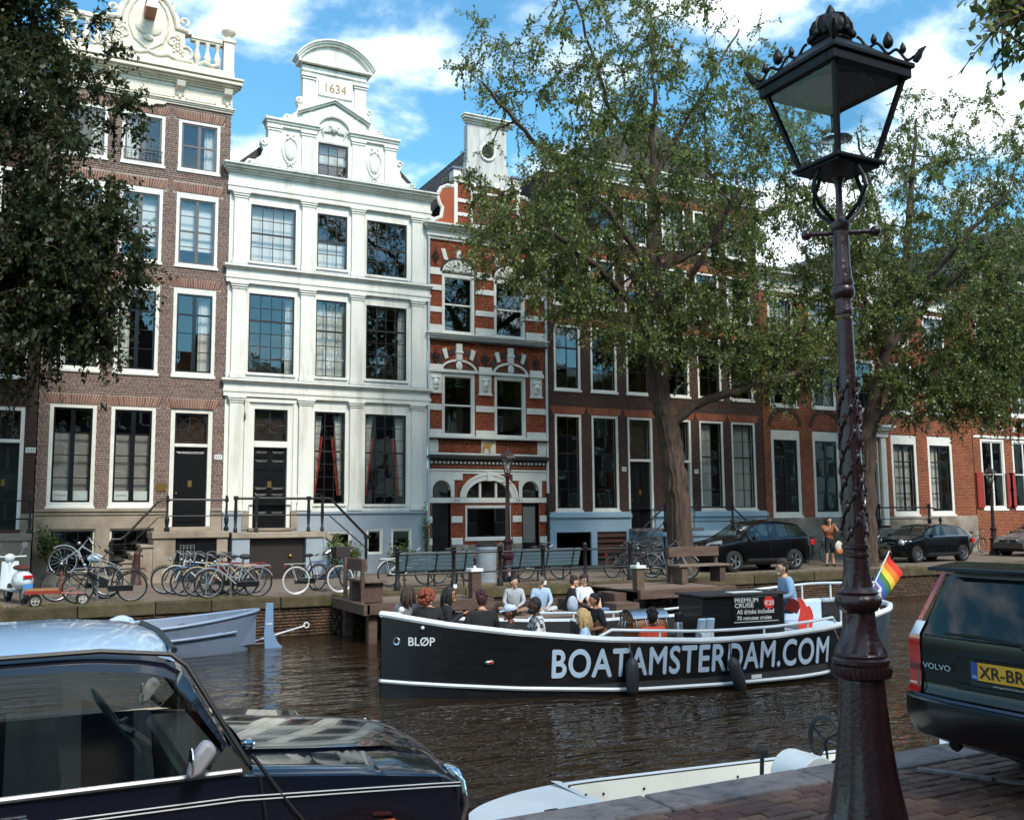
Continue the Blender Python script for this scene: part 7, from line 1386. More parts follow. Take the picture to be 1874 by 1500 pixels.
jk = on_boat(thing('red_jacket', 'red jacket hanging over the seat behind the skipper', 'jacket', (7.55, -.25, .6))); b = MB(); b.grid([[(.18+.28*u+.05*sin(v*7), -.12+.02*sin(u*9+v*3)-.1*v, .62-.72*v+.05*sin(u*6)-.12*u) for u in [i/8 for i in range(9)]] for v in [j/8 for j in range(9)]]); b.grid([[(.18+.28*u, .0+.25*v, .62-.2*v*v-.12*u) for u in [i/8 for i in range(9)]] for v in [j/4 for j in range(5)]]); b.build('cloth', mat('red_cloth', lin(196, 52, 40), .8, var=.15), jk, True)
ch = on_boat(thing('skipper_seat', 'pale blue padded stern seat behind the red jacket', 'seat', (8.0, -.1, .62))); b = MB(); b.box(0, .95, -.5, .6, 0, .1); b.build('cushion', M_lblue, ch, bevel=.03); b = MB(); b.box(.0, .95, .52, .62, .1, .48); b.build('backrest', M_lblue, ch, bevel=.03)
# ---- grey sloop moored at the far quay
slp = thing('grey_sloop', 'blue grey open sloop with rudder moored at the far quay wall', 'boat', (4.65, 21.1, WZ), pi)
def sloop(o):
    L_ = 5.6; xs = [L_*(.5-.5*cos(pi*i/30)) for i in range(31)]; hbm = lambda x: .92*math.sin(pi*min(1, max(0, x/L_)))**.55 if 0 < x < L_ else .02; sh = lambda x: .82-.22*math.sin(pi*x/L_); b = MB()
    for s in (-1, 1): b.grid([[(x-.25*(1-k/8)*(1 if x < L_/2 else -1)*(-1)*max(0, 1-min(x, L_-x)/.9), s*hbm(x)*(.55+.45*(k/8)**.5), -.25+(sh(x)+.25)*k/8) for k in range(9)] for x in xs])
    b.build('hull', M_bgrey, o, True, 1.2); b = MB()
    for s in (-1, 1): b.tube([(x, s*(hbm(x)+.005), sh(x)) for x in xs], .035, 6)
    b.build('gunwale', mat('sloop_rim', lin(128, 146, 168), .45), o, True); b = MB()
    for s in (-1, 1): b.tube([(x, s*(hbm(x)*.93+.03), sh(x)*.55+.02) for x in xs if .5 < x < L_-.5], .03, 6)
    b.build('rubbing_strake', mat('sloop_rim', (0, 0, 0)), o, True); b = MB()
    for s in (-1, 1): b.grid([[(x, s*max(0, hbm(x)-.05)*q, z_) for q, z_ in ((1, sh(x)), (.8, .12))] for x in xs[2:-2]])
    b.grid([[(x, s_*max(0, hbm(x)-.1)*.85, .14) for s_ in (-1, 1)] for x in xs[2:-2]]); b.build('inner_lining', M_bgrey, o, True)
    for x_ in (1.0, 2.6, 4.2): b = MB(); b.box(x_-.14, x_+.14, -hbm(x_)+.06, hbm(x_)-.06, .42, .46); b.build('thwart', M_bgrey, o, bevel=.01)
    b = MB(); b.prism([(-.16, .95), (-.32, .95), (-.33, .35), (-.42, .12), (-.62, -.1), (-.16, -.2), (-.13, .3)], -.02, .02); b.build('rudder', mat('rudder_blue', lin(112, 142, 172), .5, var=.1), o, bevel=.008); b = MB(); b.box(-.29, -.2, -.03, -.022, .68, .74); b.box(-.3, -.17, -.03, .03, .5, .52); b.build('rudder_fitting', M_num, o); b = MB(); b.tube([(-.15, 0, .45), (0, 0, .45)], .015, 5); b.tube([(-.15, 0, .1), (.1, 0, .1)], .015, 5); b.build('pintle', M_steel, o)
    b = MB(); b.grid([[(1.35+.5*u, .1+.5*v, .5+.16*sin(pi*u)*sin(pi*v)) for u in [i/6 for i in range(7)]] for v in [j/6 for j in range(7)]]); b.build('folded_tarp', mat('brown_tarp', lin(84, 76, 70), .8), o, True)
sloop(slp)
oc = thing('outboard_cover', 'crumpled pale blue cover over an outboard motor left of the grey sloop', 'motor cover', (1.95, 21.4, -.75)); b = MB(); rr = random.Random(4)
b.lathe([(.30, 0), (.29, .2), (.27, .38), (.22, .5), (.08, .56), (.01, .57)], 12, wob=lambda r, z, t: r*(1+.12*sin(3*t+z*9)+.06*sin(7*t+1)+rr.uniform(-.03, .03))); b.build('cover', mat('pale_blue_tarp', lin(176, 194, 212), .7, var=.1, vs=3), oc); b = MB(); b.tube([(0, 0, -.5), (0, 0, .05)], .06, 8); b.build('motor_leg', M_trimk, oc)
hk = thing('boat_hook', 'white boat hook leaning along the quay wall beside the rudder', 'boat hook', (4.6, 21.6, -.92)); b = MB(); b.tube([(0, 0, 0), (1.4, .75, .2)], .02, 6); b.build('pole', M_bwhite, hk, True); b = MB(); b.ring((1.45, .78, .21), .06, .016, 'y', 14, 5); b.build('eye', M_bwhite, hk, True)
# ---- white boat below the near kerb
wb = thing('white_launch', 'white open launch with steering wheel moored below the near kerb', 'boat', (2.85, 6.15, -.95))
def launch(o):
    L_ = 4.35; far = lambda x: .06+.78*(1-(1-min(1, x/1.5))**2)**.5+.0*x; sh = lambda x: .60-.085*x/1.0*.35; N_ = [L_*(i/40)**1.5 for i in range(41)]; b = MB()
    for s in (-1, 1): b.grid([[(x, s*far(x)*(.8+.2*k/6), -.2+(sh(x)+.2)*k/6) for k in range(7)] for x in N_])
    b.box(L_-.05, L_, -far(L_)*.8, far(L_)*.8, -.2, sh(L_)); b.build('hull', M_cream_b, o, True, 1.2); b = MB()
    for s in (-1, 1): b.grid([[(x, s*max(.0, far(x)-.07), sh(x)), (x, s*max(.0, far(x)-.13)*.98, .1)] for x in N_ if x > .8])
    b.grid([[(x, s*(far(x)-.1), .1) for s in (-1, 1)] for x in N_ if x > .8]); b.build('inner_side', M_cream_b, o, True); b = MB()
    for s in (-1, 1): b.grid([[(x, s*far(x), sh(x)+.012), (x, s*max(.0, far(x)-.07), sh(x)+.012)] for x in N_]); 
    b.build('gunwale', M_bwhite, o, True, 1.2); b = MB(); b.grid([[(x, v*(far(x)-.02), sh(x)+.02+.035*(1-v*v)) for v in (-1, -.6, -.2, .2, .6, 1)] for x in N_ if x < 1.15]); b.build('foredeck', M_bwhite, o, True); b = MB()
    b.grid([[(1.02+.09*k, v*(far(1.1)-.03), sh(1.1)+(.055 if k == 0 else .04 if k == 1 else -.05)) for v in (-1, -.5, 0, .5, 1)] for k in range(3)]); b.build('deck_edge', M_bwhite, o, True); b = MB()
    for v in (-.6, -.3, 0, .3, .55): b.ell((1.06, v, sh(1.1)+.06), .012, .012, .008, 6, 4)
    for x_ in (1.5, 1.9, 2.9, 4.5): b.ell((x_, far(x_)-.095, sh(x_)-.09), .012, .012, .012, 6, 4)
    b.build('rivets', M_iron, o, kind='stuff'); b = MB(); b.box(.55, .65, -.03, .03, sh(.6)+.055, sh(.6)+.075); b.ell((.78, -.05, sh(.8)+.065), .04, .03, .012, 8, 4); b.build('deck_fitting', M_iron, o)
    P = []
    b = MB(); n = 10; b.prism([(2.78+.21+.21*cos(pi-pi*i/n)-.0, .60+.2*sin(pi*i/n)) for i in range(n+1)]+[(3.20, .12), (2.78, .12)], -.3, .05); o2 = b.build('console', M_bwhite, o, True, .6, bevel=.01); o2.location = (0, .15, -.03)
    b = MB(); b.ring((3.18, 0, .86), .18, .02, 'x', 30, 7, T=Tm((0, 0, 0))); b.tube([(3.05, 0, .70), (3.18, 0, .86)], .02, 6)
    for k in range(3): a = k*2.09+.5; b.tube([(3.17, 0, .86), (3.18, .18*cos(a), .86+.18*sin(a))], .011, 5)
    w_ = b.build('steering_wheel', M_trimk, o, True); w_.location = (0, -.05, 0); b = MB(); b.tube([(3.18, -.05, .86), (3.55, .1, .72)], .015, 5); b.build('column', M_trimk, o)
    b = MB(); b.box(2.45, 2.75, -.05, .2, .3, .52); b.tube([(2.6, .1, .5), (2.62, .1, .78)], .02, 6); b.box(2.58, 2.66, .06, .14, .76, .83); b.build('throttle', M_trimk, o, bevel=.01)
launch(wb)
bw = thing('moored_dinghy', 'pale blue bow of a dinghy below the kerb left of the estate car', 'boat', (7.2, 5.95, -.95)); b = MB()
b.grid([[(x, .45*sin(pi*min(1, x/3.2)*.5+.0)**.6*s if x > 0 else 0, z) for s, z in ((-1, .72), (-.8, -.2), (.8, -.2), (1, .72), (0, .78), (-1, .72))] for x in [3.2*i/16 for i in range(17)]]); b.build('hull', M_lblue, bw, True, .8)
# ================================================================== people
SKIN = {k: mat('skin_'+k, lin(*c), .55, var=.06, vs=8) for k, c in dict(light=(214, 168, 142), tan=(178, 124, 94), brown=(112, 72, 54), dark=(74, 48, 38)).items()}
def cloth(c): return mat('cloth_%d_%d_%d' % c, lin(*c), .85, var=.2, vs=9, bump=.9, bs=9)
HAIR = {k: mat('hair_'+k, lin(*c), .6, var=.45, vs=30, bump=.8, bs=60) for k, c in dict(black=(24, 20, 20), brown=(58, 40, 32), red=(128, 58, 32), plum=(62, 22, 26), blond=(190, 158, 108)).items()}
PEOPLE = []
def pose(kind, lean=0.0, arms=None):
    J = dict(pel=(0, 0, 0), bel=(lean*.12, 0, .17), che=(lean*.32, 0, .36), nek=(lean*.5, 0, .525), hd=(lean*.55+.01, 0, .585))
    for s, k in ((1, 'l'), (-1, 'r')):
        J['sh'+k] = (lean*.42, s*.19, .445); J['hp'+k] = (0, s*.09, -.03)
        if kind == 'sit': J['kn'+k] = (.42, s*.13, -.02); J['an'+k] = (.43, s*.12, -.42); J['to'+k] = (.58, s*.13, -.45)
        elif kind == 'stand': J['kn'+k] = (.02+.03*s, s*.10, -.46); J['an'+k] = (-.02+.06*s, s*.1, -.86); J['to'+k] = (.12+.06*s, s*.11, -.91)
        elif kind == 'floor': J['kn'+k] = (.36, s*.17, .30); J['an'+k] = (.52, s*.12, -.06); J['to'+k] = (.66, s*.13, -.09)
        elif kind == 'cross': J['kn'+k] = (.30, s*.36, .05); J['an'+k] = (.36, -s*.06, -.05); J['to'+k] = (.36, -s*.2, -.06)
        J['el'+k] = (lean*.42+.07, s*.25, .2); J['ha'+k] = (lean*.4+.30, s*.12, .10)
    if arms: J.update(arms)
    return J
def person(label, loc, rz, kind='sit', lean=.15, skin='light', shirt=(60, 60, 64), pants=(40, 42, 52), long=True, shorts=False, hair='brown', style='short', arms=None, scale=1.0, turn=0.0, glasses=False, shoes=(40, 36, 34), beard=False, cap=None, group=None):
    o = thing('person', label, 'person', loc, rz, group); o.scale = (scale,)*3; J = pose(kind, lean, arms)
    B = [('pel', 'bel', 1), ('bel', 'che', 1), ('che', 'nek', 1), ('nek', 'hd', 0)]
    for k in 'lr': B += [('che', 'sh'+k, 1), ('sh'+k, 'el'+k, 1), ('el'+k, 'ha'+k, 1 if long else 0), ('pel', 'hp'+k, 2), ('hp'+k, 'kn'+k, 2), ('kn'+k, 'an'+k, 0 if shorts else 2), ('an'+k, 'to'+k, 3)]
    names = list(J); vi = {n: i for i, n in enumerate(names)}
    RAD = dict(pel=(.16, .13), bel=(.155, .12), che=(.165, .13), nek=(.065, .065), hd=(.06, .062), sh=(.088, .088), el=(.056, .056), ha=(.032, .032), hp=(.09, .09), kn=(.064, .064), an=(.044, .044), to=(.04, .035))
    me = bpy.data.meshes.new('body'); me.from_pydata([J[n] for n in names], [(vi[a], vi[b_]) for a, b_, _ in B], []); ob = bpy.data.objects.new('body', me); COL.objects.link(ob); ob.parent = o
    ob.modifiers.new('skin', 'SKIN').use_smooth_shade = True; sd = ob.modifiers.new('sub', 'SUBSURF'); sd.levels = sd.render_levels = 1
    for n in names: v = me.skin_vertices[0].data[vi[n]]; v.radius = RAD.get(n, RAD.get(n[:2])); v.use_root = n == 'pel'
    PEOPLE.append((o, ob, J, B, dict(skin=skin, shirt=shirt, pants=pants, hair=hair, style=style, turn=turn, glasses=glasses, shoes=shoes, beard=beard, cap=cap, long=long))); return o
def finish_people():
    dg = bpy.context.evaluated_depsgraph_get(); dg.update()
    for (o, ob, J, B, P) in PEOPLE:
        me = bpy.data.meshes.new_from_object(ob.evaluated_get(dg)); V = [v.co.copy() for v in me.vertices]; F = [tuple(p.vertices) for p in me.polygons]; b = MB(); b.v = [tuple(v) for v in V]
        segs = [(np.array(J[a]), np.array(J[c]), m) for a, c, m in B]
        for f in F:
            c = np.mean([V[i] for i in f], axis=0); best = (9, 0)
            for a, e, m in segs:
                d = e-a; t = min(1, max(0, float(np.dot(c-a, d)/np.dot(d, d)))); q = float(np.linalg.norm(c-a-d*t)); best = min(best, (q, m))
            m = best[1]
            if c[2] > J['nek'][2]+.02: m = 0
            b.f.append(f); b.m.append(m)
        bpy.data.meshes.remove(me); old = ob.data; bpy.data.objects.remove(ob); bpy.data.meshes.remove(old)
        # head with face, turned on the neck
        h = Vector(J['hd'])+Vector((.02, 0, .095)); T = Tm(h, 0, 0, P['turn'])
        def fn(q, d):
            if d.z < 0: q.y *= 1+.28*d.z; q.x *= 1+.12*d.z
            if d.x < -.2: q.x *= 1.05
            return q
        b.ell((0, 0, 0), .098, .078, .125, 14, 10, 0, T, fn); b.ell((.1, 0, -.015), .022, .014, .024, 7, 5, 0, T); b.ell((.085, 0, -.062), .012, .026, .008, 8, 4, 4, T); b.ell((.07, 0, -.1), .03, .035, .025, 8, 5, 0, T)
        for s in (-1, 1): b.ell((-.005, s*.08, -.01), .022, .012, .032, 7, 5, 0, T); b.ell((.086, s*.032, .018), .01, .014, .009, 7, 4, 5, T); b.ell((.088, s*.034, .038), .008, .02, .004, 6, 3, 5, T)
        # hands: palm and five unequal bent fingers
        for k in 'lr':
            w_ = Vector(J['ha'+k]); d = (w_-Vector(J['el'+k])).normalized(); sd = d.cross(Vector((0, 0, 1))); sd = sd.normalized() if sd.length > .1 else Vector((0, 1, 0)); dn = sd.cross(d)
            if dn.z > 0: dn = -dn
            pc = w_+d*.05; M_ = Matrix((d, sd, dn)).transposed().to_4x4(); M_.translation = pc; b.ell((0, 0, 0), .05, .038, .018, 10, 6, 0, M_)
            for i, (off, ln) in enumerate(((-.028, .058), (-.010, .07), (.010, .066), (.027, .05))):
                r0 = pc+d*.03+sd*off; r1 = r0+d*ln*.55+dn*.012; r2 = r1+d*ln*.35+dn*.03; b.tube([r0, r1, r2], [.0095, .009, .007], 6, 0)
            sg = 1 if k == 'l' else -1; r0 = pc-d*.02-sd*sg*.03; b.tube([r0, r0-sd*sg*.025+d*.02, r0-sd*sg*.032+d*.05+dn*.012], [.011, .010, .008], 6, 0)
        body = b.mesh('body', True, 2.5); 
        for m in (SKIN[P['skin']], cloth(P['shirt']) if not isinstance(P['shirt'], bpy.types.Material) else P['shirt'], cloth(P['pants']), cloth(P['shoes']), mat('lips', lin(150, 84, 76), .5, var=0), mat('eye_dark', lin(26, 20, 18), .3, var=0)): body.materials.append(m)
        link('body', body, None, o)
        hm = HAIR[P['hair']]; hb_ = MB(); st = P['style']; rr = random.Random(len(o['label']))
        if st != 'bald':
            def hf(q, d):
                if d.x > .35 and d.z < .45: q *= .86
                if d.z < -.25 and d.x > -.1: q *= .86
                return q
            hb_.ell((-.012, 0, .022), .108, .09, .122, 16, 12, 0, T, hf)
            if st == 'long':
                for q in range(46):
                    a = rr.uniform(1.15, 5.13); r_ = rr.uniform(.075, .115); l_ = rr.uniform(.16, .3); wv = rr.uniform(-.02, .02); cx, cy = cos(a)*r_, sin(a)*r_*.9
                    hb_.tube([T @ Vector(p) for p in ((cx*.8-.01, cy*.8, .08), (cx*1.05-.02, cy*1.05, -.02), (cx*1.1-.03+wv, cy*1.1+wv, -l_*.55), (cx*.95-.03, cy*.95-wv, -l_))], [.022, .024, .02, .006], 5)
            if st == 'curly':
                for q in range(70):
                    a, e_ = rr.uniform(0, 6.28), rr.uniform(-.7, 1.4); d = Vector((cos(a)*cos(e_), sin(a)*cos(e_), sin(e_)))
                    if d.x > .45 and d.z < .5: continue
                    hb_.ell((d.x*.13-.03, d.y*.125, d.z*.13-.01), .042, .042, .042, 7, 5, 0, T)
            if st == 'bun': hb_.ell((-.1, 0, .1), .05, .05, .05, 10, 8, 0, T)
            if st == 'tuft':
                for q in range(30): a = rr.uniform(0, 6.28); e_ = rr.uniform(.3, 1.5); d = Vector((cos(a)*cos(e_), sin(a)*cos(e_), sin(e_))); hb_.ell((d.x*.1-.01, d.y*.085, d.z*.12+.025), .03, .03, .028, 6, 4, 0, T)
            if P['beard']: hb_.ell((.045, 0, -.085), .062, .066, .05, 12, 8, 0, T)
            hb_.build('hair', hm, o, True, 2.5)
        if P['cap']:
            cb = MB(); cb.ell((-.005, 0, .055), .112, .095, .085, 16, 8, 0, T, lambda q, d: q if d.z > -.1 else q*.95); cb.grid([[T @ Vector((.07+.1*u, v*.075*(1-.3*u*u), .045-.02*u-.012*v*v)) for v in (-1, -.5, 0, .5, 1)] for u in (0, .5, 1)]); cb.build('cap', cloth(P['cap']), o, True, 1.2)
        if P['glasses']:
            gb = MB()
            for s in (-1, 1): gb.ell((.1, s*.034, .016), .008, .027, .02, 10, 6, 0, T); gb.tube([T @ Vector((.095, s*.06, .02)), T @ Vector((.0, s*.085, .015))], .004, 4)
            gb.build('glasses', M_trimk, o, True)
def hpos(x, y, z, kind='sit'): return (x, y, z-.70)
def place(label, hx_, hy_, hz, rz, kind='sit', **k): return person(label, (hx_, hy_, hz-.60), rz, kind, **k)
GB = 'passengers on the tour boat'; GJ = 'people sitting on the jetty'
pat = mat('patterned_sleeve', lin(214, 216, 214), .85, var=.1, col2=lin(40, 42, 46), c2s=16, c2t=(.50, .54))
place('passenger with long dark hair at the bow seen from behind', 5.6, 14.7, .46, .7, lean=.1, hair='brown', style='long', shirt=(120, 116, 112), group=GB)
place('passenger with curly red hair and black jacket at the bow', 5.78, 14.3, .42, 1.0, lean=.2, hair='red', style='curly', shirt=(26, 25, 27), turn=-.3, group=GB)
place('dark haired passenger with glasses looking at a phone near the bow', 6.2, 14.75, .42, -.25, lean=.25, hair='black', style='long', shirt=(28, 30, 40), skin='tan', glasses=True, arms=dict(elr=(.1, -.24, .22), har=(.38, -.06, .36), ell=(.1, .24, .22), hal=(.38, .06, .34)), group=GB)
place('passenger with short plum red hair in black seen from behind', 6.5, 13.75, .36, 1.4, lean=.05, hair='plum', style='tuft', shirt=(24, 23, 25), scale=1.05, group=GB)
place('passenger in a pale cap leaning back amidships', 6.95, 13.75, .18, 2.4, lean=-.1, hair='black', shirt=(34, 34, 42), skin='brown', cap=(186, 204, 222), turn=.5, group=GB)
place('bearded passenger in patterned sleeves holding up a phone', 7.55, 13.75, .26, 2.9, lean=.15, hair='black', beard=True, shirt=pat, skin='dark', arms=dict(elr=(.16, -.3, .16), har=(.36, -.1, .3), ell=(.16, .3, .16), hal=(.36, .1, .3)), group=GB)
place('passenger with wavy blond hair and sunglasses in a pale blue top', 8.08, 13.2, .10, 2.6, lean=.1, hair='blond', style='long', shirt=(160, 186, 208), glasses=True, group=GB)
person('crew member in black with a tray standing amidships', (8.95, 14.15, -.28), 2.9, 'stand', lean=.22, hair='black', style='bun', shirt=(22, 22, 26), pants=(26, 26, 30), skin='tan', long=False, scale=.9, arms=dict(elr=(.02, -.27, .2), har=(.28, -.06, .12), ell=(.02, .27, .2), hal=(.28, .06, .12)), group=GB)
place('passenger in an orange top seen from behind near the barrel', 9.5, 13.4, .0, 1.5, lean=.05, hair='black', style='tuft', shirt=(206, 74, 44), skin='dark', long=False, group=GB)
place('skipper in a light blue sweater behind the drinks counter', 13.1, 14.0, .62, 2.75, lean=.2, hair='brown', style='tuft', shirt=(136, 166, 196), pants=(44, 50, 66), scale=1.08, arms=dict(ell=(.1, .3, .22), hal=(.4, .22, .16), elr=(.1, -.27, .2), har=(.36, -.12, .1)), group=GB)
place('passenger in pink at the stern half hidden by the lamp post', 15.1, 14.25, .22, 2.9, hair='black', style='short', shirt=(186, 116, 138), skin='tan', group=GB)
place('passenger with brown hair tied back and bare arms beside the flag', 15.3, 13.85, .16, 2.6, hair='brown', style='bun', shirt=(28, 26, 28), long=False, group=GB)
place('young man in a grey sweatshirt with dark armbands on the jetty', 10.95, 21.3, .08, -2.2, 'cross', lean=.1, hair='black', shirt=(164, 170, 172), pants=(150, 120, 100), turn=.9, group=GJ)
place('man in a light blue shirt and khaki cap on the jetty', 11.68, 21.3, .06, -1.9, 'cross', lean=.15, hair='brown', shirt=(160, 186, 212), pants=(190, 194, 196), cap=(104, 96, 80), group=GJ)
place('person in a black hooded top turned away on the jetty', 12.5, 21.4, .02, -.4, 'cross', lean=.3, hair='brown', style='tuft', shirt=(22, 22, 24), group=GJ)
place('person in a white shirt and sunglasses with bare legs drawn up', 12.9, 21.2, .04, -1.5, 'floor', lean=-.1, hair='brown', style='tuft', shirt=(206, 216, 226), pants=(34, 34, 40), shorts=True, long=False, glasses=True, arms=dict(ell=(.1, .26, .22), hal=(.36, .14, .26)), group=GJ)
person('pedestrian in orange with a white bag taking a picture', (25.75, 25.5, .83), -1.9, 'stand', lean=.05, hair='black', style='long', shirt=(150, 88, 50), pants=(38, 40, 44), shorts=True, long=False, arms=dict(elr=(.2, -.24, .3), har=(.34, -.06, .5), ell=(.2, .24, .3), hal=(.34, .06, .5)))
finish_people()
def phone(label, loc, rz, rx=.2): o = thing('phone', label, 'phone', loc, rz); b = MB(); b.box(-.006, .006, -.037, .037, 0, .15, T=Tm((0, 0, 0), 0, rx)); b.build('case', M_trimk, o, bevel=.004); b = MB(); b.box(-.0075, -.0065, -.033, .033, .008, .142, T=Tm((0, 0, 0), 0, rx)); b.build('screen', M_black, o)
phone('white phone held by the passenger with glasses', (6.66, 14.66, .08), -.25); phone('dark phone held up by the bearded passenger', (7.18, 13.84, -.13), 2.9)
o = thing('backpack', 'pale grey backpack standing on the jetty between two people', 'backpack', (12.28, 20.75, -.62)); b = MB(); b.ell((0, 0, .2), .15, .1, .22, 14, 10); b.build('bag', cloth((160, 172, 184)), o, True); b = MB(); b.ell((0, -.08, .13), .1, .05, .1, 10, 8); b.build('pocket', cloth((140, 152, 166)), o, True); b = MB(); b.ring((0, 0, .43), .04, .01, 'y', 12, 5); b.build('handle', M_trimk, o)
o = thing('shoulder_bag', 'white and orange shoulder bag carried by the pedestrian', 'bag', (25.95, 25.25, .55)); b = MB(); b.ell((0, 0, .05), .17, .08, .2, 12, 8); b.build('bag', cloth((206, 198, 186)), o, True); b = MB(); b.ell((0, -.02, -.12), .15, .075, .12, 12, 6); b.build('base', cloth((190, 120, 62)), o, True); b = MB(); b.tube([(-.1, 0, .2), (-.1, .1, .75), (.0, .12, .8)], .012, 5); b.build('strap', M_trimk, o)
o = thing('tray', 'black serving tray held by the crew member', 'tray', (8.62, 14.2, -.2), 2.9); b = MB(); b.box(-.04, .2, -.15, .15, -.01, .2); b.build('box', M_trimk, o, bevel=.01); b = MB(); b.box(-.05, .21, -.16, .16, .2, .21); b.build('rim', M_bwhite, o)
o = thing('folded_blanket', 'blue striped blanket lying on the jetty beside the person in white', 'blanket', (13.2, 20.6, -.62)); b = MB(); b.box(-.3, .3, -.15, .15, 0, .05); b.box(-.27, .27, -.13, .13, .05, .1); b.build('cloth', cloth((104, 126, 160)), o, bevel=.02)
# ================================================================== bicycles, scooter, cart
M_bk = mat('bike_black', lin(24, 24, 26), .35, var=.15, coat=.3); M_spk = mat('spoke_steel', lin(176, 178, 180), .3, metal=.8, var=0); M_saddle = mat('saddle_leather', lin(34, 28, 26), .5, var=.1)
M_wtyre = mat('pale_tyre', lin(196, 192, 184), .7, var=.08); M_rimm = mat('bike_rim', lin(170, 172, 174), .3, metal=.8, var=.05)
def bicycle(label, step=False, tyre=None, crate=False, rack_m=None):
    o = thing('bicycle', label, 'bicycle', (0, 0, 0)); R_ = .345; wb_ = 1.12; tyre = tyre or M_tyre
    for x_ in (0, wb_):
        b = MB(); b.ring((x_, 0, R_), R_-.02, .02, 'y', 32, 7); w_ = b.build('wheel', tyre, o, True); b = MB(); b.ring((x_, 0, R_), R_-.045, .011, 'y', 32, 5); b.build('rim', M_rimm, w_, True); b = MB()
        for k in range(16): a = 2*pi*k/16; b.tube([(x_+.02*cos(a+.5), .02*(-1)**k, R_+.02*sin(a+.5)), (x_+(R_-.05)*cos(a), 0, R_+(R_-.05)*sin(a))], .0028, 3, caps=False)
        b.cyl((x_, -.04, R_), (x_, .04, R_), .022, n=8); b.build('spokes', M_spk, w_)
        b = MB(); a0, a1 = (.25, 2.7) if x_ == 0 else (.5, 2.6); b.ring((x_, 0, R_), R_+.022, .014, 'y', 20, 5, a0=a0, a1=a1); b.build('mudguard', M_bk, o, True)
    bb = (.46, 0, .29); st = (.36, 0, .78); hd = (.90, 0, .86); hd2 = (.93, 0, .70); fr = MB()
    fr.tube([bb, st], .017, 7); fr.tube([(0, .05, R_), (.1, .04, .33), bb], .011, 6); fr.tube([(0, -.05, R_), (.1, -.04, .33), bb], .011, 6); fr.tube([(0, .05, R_), (.34, .02, .72)], .010, 6); fr.tube([(0, -.05, R_), (.34, -.02, .72)], .010, 6); fr.tube([hd, hd2], .02, 8); fr.tube([bb, hd2], .018, 7)
    if step: fr.tube([(.42, 0, .47), (.62, 0, .5), (.86, 0, .8)], .015, 7)
    else: fr.tube([(.365, 0, .76), (.9, 0, .82)], .016, 7)
    fr.tube([hd2, (.99, .045, .62), (wb_, .05, R_)], .012, 6); fr.tube([hd2, (.99, -.045, .62), (wb_, -.05, R_)], .012, 6); fr.build('frame', M_bk, o, True)
    b = MB(); b.tube([hd, (.87, 0, 1.02)], .014, 6); b.tube([(.66, -.28, .98), (.78, -.27, 1.05), (.87, -.12, 1.06), (.87, .12, 1.06), (.78, .27, 1.05), (.66, .28, .98)], .011, 7); hbq = b.build('handlebar', M_spk, o, True)
    for s in (-1, 1): b = MB(); b.tube([(.66, s*.28, .98), (.56, s*.285, .94)], .017, 7); b.build('grip', M_saddle, hbq)
    b = MB(); b.tube([st, (.33, 0, .92)], .012, 6); b.ell((.30, 0, .95), .14, .10, .045, 12, 8, fn=lambda q, d: Vector((q.x, q.y*(1 if q.x < 0 else .45), q.z))); b.build('saddle', M_saddle, o, True)
    b = MB(); 
    for s in (-1, 1): b.tube([(-.28, s*.06, .75), (.26, s*.05, .75)], .008, 5); b.tube([(0, s*.06, R_), (-.12, s*.06, .75)], .007, 5)
    for x_ in (-.25, -.1, .05, .2): b.tube([(x_, -.06, .75), (x_, .06, .75)], .006, 4)
    b.build('rack', rack_m or M_bk, o)
    b = MB(); b.box(-.03, .5, .055, .075, .26, .40); b.build('chain_case', M_bk, o, bevel=.02); b = MB(); b.tube([(.46, .03, .29), (.46, .1, .29), (.54, .1, .14)], .01, 5); b.box(.5, .6, .1, .19, .125, .15); b.tube([(.46, -.03, .29), (.46, -.09, .29), (.38, -.09, .44)], .01, 5); b.box(.33, .43, -.18, -.09, .43, .455); b.build('crank', M_trimk, o)
    b = MB(); b.ell((1.0, 0, .86), .04, .035, .04, 8, 6); b.build('head_lamp', M_spk, o, True); b = MB(); b.box(-.3, -.27, -.03, .03, .68, .73); b.build('tail_lamp', M_red, o, bevel=.005)
    if crate: b = MB(); b.box(.95, 1.32, -.22, .22, .86, 1.14); b.build('crate', mat('dark_crate', lin(40, 30, 30), .7, var=.2), o, bevel=.015)
    return o
P1 = bicycle('black bicycle standing side on in front of the stone steps'); P2 = bicycle('step through bicycle', True, crate=True, rack_m=M_wtyre, tyre=M_wtyre); P3 = bicycle('x', True)
def put(src, x, y, rz, label, lean=.08, tint=None, first=False, z=ST, pitch=0.0, group='bicycles on the far quay'):
    o = src if first else copy_tree(src); o.location = (x, y, z); o.rotation_euler = (lean, pitch, rz); o['label'] = label; o['group'] = group
    if tint is not None:
        for c in o.children:
            if c.name.split('.')[0] in ('frame', 'mudguard', 'rack'): paint(c, tint)
    return o
Tn = {k: mat('bike_tint_'+k, lin(*c), .4, var=.1, coat=.3) for k, c in dict(silver=(150, 154, 156), blue=(60, 84, 130), green=(52, 70, 60), white=(206, 208, 206), red=(130, 40, 36), cream=(190, 170, 130)).items()}
put(P1, 2.35, 23.75, pi-.05, 'black bicycle standing side on nearest the stone steps', first=True, lean=-.1)
put(P1, 1.75, 24.5, pi-.3, 'bicycle reared up in the rack with its front wheel high', pitch=-.45, z=ST+.12, tint=Tn['silver'])
put(P3, 1.9, 24.9, pi+.25, 'dark bicycle with a pale blue saddle cover in the left rack', first=True)
